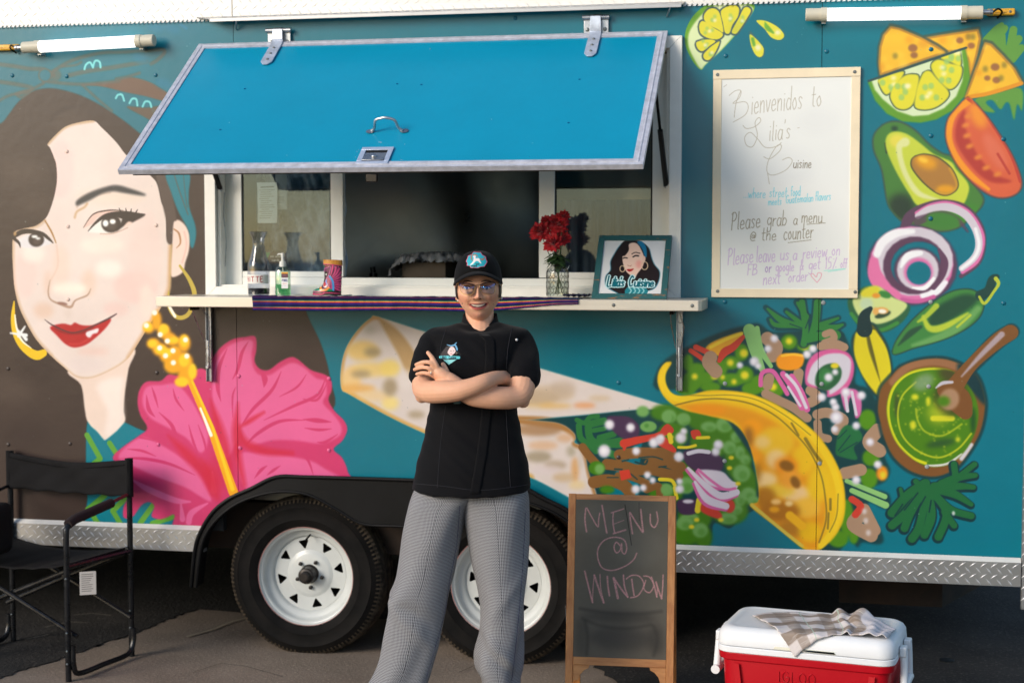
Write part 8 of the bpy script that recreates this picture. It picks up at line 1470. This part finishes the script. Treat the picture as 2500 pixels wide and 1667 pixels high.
# patch
from mathutils.bvhtree import BVHTree
def bvh_of(o, extra=None):
    dg = bpy.context.evaluated_depsgraph_get(); bpy.context.view_layer.update(); return BVHTree.FromObject(o, dg)
def hit(bv, px, py):
    h = bv.ray_cast(Vector(CAM)-PO, Vector(ray(px, py)).normalized()); return (h[0], h[1]) if h[0] else (None, None)
def decal(bv, x0, x1, y0, y1, nx, ny, off, name, m, parent, shape=None, thick=0):
    V_, uvs, ok = [], [], []
    for j in range(ny):
        for i in range(nx):
            px, py = x0+(x1-x0)*i/(nx-1), y0+(y1-y0)*j/(ny-1)
            if shape: px, py = shape(i/(nx-1), j/(ny-1))
            p, n_ = hit(bv, px, py)
            if p is None: p = V_[-1] if V_ else Vector((0, 0, 0)); n_ = Vector((0, -1, 0))
            d = (n_ if n_.dot(Vector(ray(px, py))) < 0 else -n_); V_.append(p+d*off); uvs.append((i/(nx-1), 1-j/(ny-1)))
    return grid_mesh(name, np.array([tuple(v) for v in V_]).reshape(ny, nx, 3)[::-1], m, parent, thick=thick)
bv = bvh_of(cap)
def patchT(p): return np.stack([(p[:, 0]-1137.2)/53*260, (p[:, 1]-614.8)/41.5*204], 1)
P = Paint(260, 204, (17, 16, 18), patchT); P.V(1080, 600, 7.467); P.A = np.zeros((204, 260), np.float32)
hexa = [(460, 230), (470, 190), (530, 170), (570, 120), (640, 125), (700, 125), (730, 175), (790, 205), (795, 255), (818, 300), (790, 345), (765, 385), (700, 390), (650, 410), (580, 408), (520, 405), (500, 372), (450, 370), (455, 320), (432, 290)]
P.poly(hexa, (226, 92, 120), 3, False); c_ = np.mean(np.array(hexa), 0); P.poly([tuple(c_+(np.array(q)-c_)*.93) for q in hexa], (40, 172, 186), 3, False); UW = (238, 226, 220)
P.poly([(585, 205), (610, 235), (660, 235), (682, 262), (700, 320), (680, 305), (655, 290), (610, 290), (570, 330), (545, 345), (520, 345), (560, 290), (570, 250)], UW, 4); P.poly([(560, 200), (590, 185), (612, 200), (600, 232), (570, 225)], UW, 4); P.line([(540, 180), (530, 230), (550, 280)], [16, 26, 8], (160, 110, 90), 6); P.line([(560, 180), (610, 175), (640, 205)], 16, (190, 120, 90), 6); P.line([(684, 240), (730, 260), (772, 215)], [10, 30, 8], (170, 116, 84), 6); P.line([(592, 180), (600, 160)], 5, (240, 210, 90), 2)
P.line([(560, 330), (520, 348)], 16, UW, 3); P.line([(670, 300), (700, 322)], 16, UW, 3)
write(P, "feelin'", 605, 352, 34, 6, (16, 60, 72), sx=.78, gap=.05); write(P, 'magical', 530, 386, 40, 7, (14, 50, 64), sx=.74, gap=.05)
def alpha_mat(name, img, rough=.6):
    m = img_mat(name, img, rough, var=0); nt = m.node_tree; tx = [n for n in nt.nodes if n.type == 'TEX_IMAGE'][0]; nt.links.new(tx.outputs['Alpha'], nt.nodes['Principled BSDF'].inputs['Alpha']); return m
decal(bv, 1137.2, 1190.2, 614.8, 656.3, 24, 20, .0022, 'cap_patch', alpha_mat('patch_print', P.image('patch_emblem')), cap)
# ---- glasses and ear studs
GD = -.118; m_gold = mat('gold_wire', (196, 150, 96), .3, .9); m_rimd = mat('dark_rim', (44, 30, 28), .35, .2)
def gz(zx, zy, dd=0): 
    px, py = 1080+zx/7.467, 600+zy/7.467; xx = (px-1168)/SC; return J(px, py, GD+dd+xx*xx*3.4)-PO
def lens_mat():
    m = bpy.data.materials.new('coated_lens'); m.use_nodes = True; nt = m.node_tree; N, L = nt.nodes, nt.links; N.remove(N['Principled BSDF']); t = N.new('ShaderNodeBsdfTransparent'); t.inputs[0].default_value = (.99, .98, .97, 1); g = N.new('ShaderNodeBsdfGlossy'); g.inputs['Roughness'].default_value = .03; g.inputs[0].default_value = (.07, .34, 1, 1)
    f = N.new('ShaderNodeFresnel'); f.inputs[0].default_value = 2.6; mx = N.new('ShaderNodeMixShader'); L.new(f.outputs[0], mx.inputs[0]); L.new(t.outputs[0], mx.inputs[1]); L.new(g.outputs[0], mx.inputs[2]); L.new(mx.outputs[0], N['Material Output'].inputs[0]); return m
GL_ = empty('glasses', parent=PER); m_lens = lens_mat()
for out in ([(302, 690), (380, 684), (500, 692), (592, 728), (578, 830), (522, 888), (410, 892), (345, 845), (318, 760)], [(682, 730), (760, 682), (850, 664), (958, 676), (966, 760), (932, 868), (850, 886), (765, 872), (702, 805)]):
    c2 = catmull(out, True, 5); pts = [gz(*q) for q in c2]; mb = MB(); mb.tube(pts, .00085, 6, closed=True); fr2 = mb.build('frame', m_gold, GL_)
    up = [p for p, q in zip(pts, c2) if q[1] < 735]; order = sorted([(q[0], p) for p, q in zip(pts, c2) if q[1] < 733 and 290 < q[0] < 980], key=lambda z: z[0]); mb = MB(); mb.tube([p for _, p in order], .0018, 6); mb.build('brow_bar', m_rimd, fr2)
    cx = c2[:, 0].mean(); cyy = c2[:, 1].mean(); rows = []
    for f in np.linspace(0.02, .985, 9): rows.append([tuple(gz(cx+(q[0]-cx)*f, cyy+(q[1]-cyy)*f, -.015*(1-f*f))) for q in c2])
    grid_mesh('lens', np.array(rows), m_lens, fr2, closed_u=True)
mb = MB(); mb.tube([gz(590, 724), gz(625, 716, -.003), gz(668, 716, -.003), gz(684, 728)], .0013, 6); mb.build('bridge', m_gold, GL_)
for a, e in (((300, 690), -1), ((962, 680), 1)):
    p0_ = gz(*a); q1 = head_to_world(Vector((e*.074, -.05, .004))); q2 = head_to_world(Vector((e*.076, .01, .002))); mb = MB(); mb.tube([p0_, p0_+RTv*e*.006+FWh*.003, q1, q2], .0012, 6); mb.build('temple', m_gold, GL_)
for q, e in (((290, 997), -1), ((1078, 958), 1)):
    mb = MB(); mb.ball(J(1080+q[0]/7.467, 600+q[1]/7.467, -.012)-PO, .0036, 10, 8); mb.build('ear_stud', mat('pearl', (236, 230, 222), .2, .3), PER)
mb = MB(); q = J(1052, 911, -.150)-PO; mb.ball(q, .0030, 8, 6); mb.tube([q+Vector((.0, .0, -.006)), q+Vector((.001, -.001, .0)), q+Vector((0, 0, .007))], .0013, 6); mb.build('ring', mat('silver', (226, 226, 228), .15, 1.0), PER)
# ---- chef jacket
m_jack = mat('black_cotton', (12, 12, 15), .82, 0, spec=.15, bump=.35, bscale=460, var=.10, vscale=8, sheen=.06, bdist=.0006)
jm = MB(); prof = [(786, 1124, 1220, .050), (791, 1112, 1232, .056), (796, 1088, 1254, .078), (803, 1054, 1284, .088), (814, 1040, 1294, .096), (832, 1050, 1283, .106), (860, 1055, 1272, .118), (890, 1056, 1266, .124), (920, 1056, 1264, .116), (950, 1054, 1262, .106), (985, 1050, 1262, .104), (1020, 1044, 1266, .110), (1060, 1036, 1274, .118), (1100, 1026, 1283, .126), (1140, 1016, 1290, .132), (1175, 1008, 1294, .136), (1193, 1004, 1295, .138)]
pr = catmull(prof, False, 3); rings = []
for y, xl, xr, hd in pr:
    c3 = J((xl+xr)/2, y, .004); hw = (xr-xl)/2/SC; ring_ = []
    for t in np.linspace(0, 2*math.pi, 72, endpoint=False):
        c, s_ = math.cos(t), math.sin(t); e = .88; X_ = hw*math.copysign(abs(s_)**e, s_); Y_ = -hd*math.copysign(abs(c)**.9, c)*(1 if c > 0 else .85)
        if 850 < y < 930 and c > 0: Y_ -= .012*(g2(abs(s_), y, .5, 882, .25, 26))
        z_off = -.012*max(0, c)**2*min(1, max(0, (y-1100)/90)) if y > 1100 else -.022*max(0, c)**2.5*min(1, max(0, (818-y)/26))
        ring_.append(tuple(c3+RTv*X_+FWh*Y_+Vector((0, 0, z_off))-PO))
    rings.append(ring_)
stack(jm, rings)
limb(jm, [(1080, 826, .0, .040), (1060, 836, -.002, .047), (1048, 868, -.018, .0515), (1040, 900, -.038, .0520), (1036, 912, -.047, .0525)], 24); limb(jm, [(1254, 826, .0, .040), (1270, 837, -.0, .047), (1278, 868, -.024, .0525), (1280, 900, -.058, .0550), (1280, 917, -.072, .0560)], 24)
limb(jm, [(1290, 905, .01, .040), (1294, 925, .015, .034), (1292, 940, .015, .026)], 16)
jacket = remesh(jm, 'chef_jacket', m_jack, .0052, 6); me = jacket.data; n = len(me.vertices); co = np.zeros(n*3); me.vertices.foreach_get('co', co); co = co.reshape(-1, 3); no = np.zeros(n*3); me.vertices.foreach_get('normal', no); no = no.reshape(-1, 3)
lx = co@np.array(RTv); lz = co[:, 2]; rs = np.random.RandomState(3)
def fold(x, z, ang, fr, ph, wob): q = x*math.cos(ang)+z*math.sin(ang); return np.sin(q*fr+ph+wob*np.sin(x*21+z*13+ph))
dsp = .0018*fold(lx, lz, 1.2, 62, 0, 1.4)*np.exp(-((lz-1.02)/.14)**2)+.0016*fold(lx, lz, .35, 55, 1, 1.6)*np.exp(-((lz-1.28)/.09)**2)+.0022*fold(lx, lz, 1.9, 80, 2, 1.5)*(np.abs(lx) > .11)*np.exp(-((lz-1.27)/.08)**2)+.0015*fold(lx, lz, .15, 40, 3, 1)*np.exp(-((lz-.90)/.10)**2)+.0008*fold(lx, lz, .9, 150, 1, 2)
co = co+no*dsp[:, None]; me.vertices.foreach_set('co', co.ravel()); me.update()
bv = bvh_of(jacket)
def surf_line(pts, r, name, m, off=.0006, parent=jacket, k=10):
    c4 = catmull(pts, False, k); out = []
    for q in c4:
        p, n_ = hit(bv, *q)
        if p is not None: out.append(p+(n_ if n_.y < 0 else -n_)*off)
    if len(out) > 2: mb = MB(); mb.tube(out, r, 5); mb.build(name, m, parent)
m_thr = mat('seam_thread', (34, 34, 40), .8)
def plk(u, v):
    xr = np.interp(v, [0, .03, .12, .4, .75, 1], [1194, 1207, 1209, 1203, 1188, 1171]); y = 818+(1205-818)*v; return xr-24*(1-u), y
decal(bv, 0, 0, 0, 0, 6, 60, .0022, 'placket', m_jack, jacket, shape=plk, thick=.0022)
surf_line([(1090, 800), (1076, 850), (1080, 900)], .0009, 'seam', m_thr); surf_line([(1088, 990), (1076, 1080), (1068, 1190)], .0009, 'seam', m_thr); surf_line([(1235, 1000), (1240, 1090), (1246, 1190)], .0009, 'seam', m_thr); surf_line([(1250, 800), (1240, 850), (1236, 900)], .0009, 'seam', m_thr); surf_line([(1008, 1180), (1080, 1186), (1165, 1196), (1240, 1190), (1290, 1182)], .0009, 'hem_seam', m_thr)
# collar
rows = []
for f in np.linspace(0, 1, 5):
    row = []
    for a in np.linspace(R(14), R(346), 60):
        c, s_ = math.cos(a), math.sin(a); fr3 = max(0, c)**1.5; cb = J(1172, 796, .035)-PO; rad = .064-.008*f; row.append(tuple(cb+RTv*(rad*.97*s_)+FWh*(-rad*1.0*c-.020*fr3)+Vector((0, 0, -.028*fr3+f*(.038-.012*fr3)+.006*(1-c)/2))))
    rows.append(row)
o = grid_mesh('collar', np.array(rows), m_jack, jacket, thick=.003)
def logoT(p): return np.stack([(p[:, 0]-1072)/56*300, (p[:, 1]-833)/62*332], 1)
P = Paint(300, 332, (19, 19, 23), logoT); P.A = np.zeros((332, 300), np.float32); P.V(990, 830, 6.918)
P.line([(610, 260), (640, 200), (700, 140), (780, 110), (860, 150), (900, 220), (925, 250), (900, 330)], 6, (90, 110, 120), 3, alpha=.7)
P.poly([(740, 100), (690, 120), (640, 180), (600, 240), (610, 310), (690, 350), (740, 330), (760, 270), (730, 220), (780, 150)], (44, 34, 34), 4); P.poly([(735, 160), (770, 115), (820, 125), (850, 180), (840, 220), (800, 255), (770, 275), (740, 250), (715, 215)], (226, 200, 196), 4)
P.line([(705, 80), (770, 100), (840, 90), (870, 150), (872, 180)], [10, 20, 26, 30, 14], (96, 160, 200), 4); P.line([(820, 90), (862, 48)], 16, (96, 160, 200), 4); P.line([(850, 240), (870, 225), (865, 205)], 5, (220, 200, 180), 2); P.ell(770, 190, 14, 4, (90, 60, 60), 3); P.ell(815, 185, 12, 4, (90, 60, 60), 3); P.ell(775, 236, 20, 5, (190, 90, 90), 3)
P.poly([(640, 335), (870, 330), (740, 418)], (130, 206, 206), 4, False); P.line([(600, 290), (900, 300)], 50, (96, 200, 206), 6); write(P, "Lilia's", 600, 312, 50, 9, (16, 62, 74), sx=.75, gap=.06, jit=0); write(P, 'Cuisine', 735, 318, 50, 9, (16, 62, 74), sx=.75, gap=.06, jit=0)
decal(bv, 1072, 1128, 833, 895, 22, 24, .0020, 'embroidered_logo', alpha_mat('logo_embroidery', P.image('chest_logo')), jacket)
p, n_ = hit(bv, 1260.5, 829.5); mb = MB(); mb.ball(p+n_*.001, .0048, 12, 8, (1, .6, 1)); mb.build('snap_button', mat('snap', (206, 206, 206), .3, .5), jacket)
# dark green strap peeping under the front forearm
mb = MB(); q = J(1116, 978, -.172)-PO; mb.box(q-Vector((.012, .006, .010)), q+Vector((.012, .006, .010))); mb.build('wrist_strap', mat('green_strap', (16, 44, 42), .6), PER, bevel=.003)
# ---- trousers: two wide legs, small black and white check
P = Paint(16, 16, (164, 164, 166)); DKC = (20, 20, 27)
P.poly([(0, 0), (8, 0), (8, 8), (0, 8)], DKC, 0, False); P.poly([(8, 4), (16, 4), (16, 8), (8, 8)], (98, 98, 104), 0, False); P.poly([(0, 8), (4, 8), (4, 16), (0, 16)], (98, 98, 104), 0, False)
m_tr = img_mat('houndstooth', P.image('small_check'), .85, .2, bump=.3, bscale=300, var=.05, vscale=5, uvscale=(1, 1, 1), bdist=.0006); CK = .0048
Lg = {'L': [(1150, 1040, 1180, .09), (1190, 1012, 1175, .098), (1215, 1002, 1165, .102), (1240, 996, 1146, .104), (1300, 985, 1127, .100), (1350, 978, 1116, .094), (1400, 968, 1106, .092), (1440, 956, 1095, .092), (1460, 949, 1091, .092), (1490, 946, 1086, .088), (1550, 938, 1074, .086), (1600, 931, 1061, .084), (1640, 917, 1050, .084), (1690, 890, 1035, .088), (1750, 872, 1020, .094), (1800, 868, 1016, .098)],
      'R': [(1150, 1125, 1262, .09), (1190, 1120, 1287, .098), (1215, 1122, 1293, .102), (1240, 1130, 1293, .104), (1300, 1141, 1291, .100), (1350, 1149, 1289, .094), (1400, 1158, 1286, .092), (1440, 1166, 1283, .090), (1490, 1172, 1281, .088), (1540, 1170, 1277, .086), (1580, 1160, 1274, .086), (1600, 1157, 1273, .086), (1630, 1160, 1270, .084), (1665, 1176, 1264, .082), (1720, 1172, 1272, .090), (1790, 1165, 1285, .098)]}
tm = MB(); UVt = []
for key, pr in Lg.items():
    pr = catmull(pr, False, 6); NRg = 96; vs, us_ = [], []; prev = None; ln = 0
    for i, (y, xl, xr, hd) in enumerate(pr):
        c3 = J((xl+xr)/2, y, .006); hw = (xr-xl)/2/SC
        if prev is not None: ln += (c3-prev).length
        prev = c3; cir = 2*math.pi*math.sqrt((hw*hw+hd*hd)/2)
        for j in range(NRg+1):
            t = 2*math.pi*j/NRg; c, s_ = math.cos(t), math.sin(t); low = min(1, max(0, (y-1330)/250)); ph = 2.1 if key == 'L' else .4; z = c3.z
            w = low*(.0070*math.sin(t*3+ph+(y-1300)*.006)+.0045*math.sin(t*5-ph+(y-1300)*.016))+.0035*math.sin(t*4+y*.02)
            if key == 'L': w += .010*math.exp(-((y-1452)/22)**2)*math.exp(-((s_+.75)/.4)**2)-.008*math.exp(-((y-1485-40*s_)/20)**2)*max(0, c)+.007*math.exp(-((y-1520-60*s_)/18)**2)*max(0, c)
            else: w += -.007*math.exp(-((y-1600-50*s_)/18)**2)*max(0, c)+.008*math.exp(-((y-1575-55*s_)/16)**2)*max(0, c)+.006*math.exp(-((y-1460+70*s_)/22)**2)*max(0, c)
            r_ = 1+w/max(hw, hd); p = c3+RTv*(hw*r_*math.copysign(abs(s_)**.92, s_))-FWh*(hd*r_*math.copysign(abs(c)**.95, c))-PO; vs.append(p); us_.append((j/NRg*cir/CK, -ln/CK))
    k0 = len(tm.v); tm.v += [tuple(v) for v in vs]; UVt += us_; K = len(pr)
    for i in range(K-1):
        for j in range(NRg): tm.f.append((k0+i*(NRg+1)+j, k0+(i+1)*(NRg+1)+j, k0+(i+1)*(NRg+1)+j+1, k0+i*(NRg+1)+j+1)); tm.m.append(0)
me = bpy.data.meshes.new('trousers'); me.from_pydata(tm.v, [], tm.f); me.materials.append(m_tr); me.shade_smooth(); l = me.uv_layers.new(name='UVMap'); idx = np.zeros(len(me.loops), 'i'); me.loops.foreach_get('vertex_index', idx)
# keep the number of checks round the leg whole per row so the seam closes
UVt = np.array(UVt, 'f'); l.data.foreach_set('uv', UVt[idx].ravel()); o = bpy.data.objects.new('trousers', me); COL.objects.link(o); o.parent = PER
bv = bvh_of(o)
for pts in ([(1128, 1235), (1120, 1330), (1103, 1420), (1090, 1500), (1062, 1600), (1045, 1660)], [(1288, 1250), (1282, 1380), (1272, 1500), (1262, 1600), (1255, 1660)]): surf_line([(x-6, y) for x, y in pts], .0009, 'side_seam', mat('trouser_thread', (60, 62, 84), .8), parent=o)
# shoes
m_shoe = mat('black_shoe', (20, 20, 21), .4)
for px in (935, 1228):
    b0 = onZ(px, 1830, 0); q = Vector((J(px, 1700).x, J(px, 1700).y, 0))-PO; mb = MB(); rings = []
    for z, ex_, l0, l1 in ((.0, .046, -.15, .08), (.02, .05, -.155, .085), (.045, .05, -.15, .085), (.07, .045, -.10, .08), (.095, .04, -.04, .075)): rings.append([tuple(q+RTv*(ex_*math.sin(t))+FWh*((l0+l1)/2-(l1-l0)/2*math.cos(t))+Vector((0, 0, z+.001))) for t in np.linspace(0, 2*math.pi, 24, endpoint=False)])
    stack(mb, rings); mb.build('shoe', m_shoe, PER, angle=60)
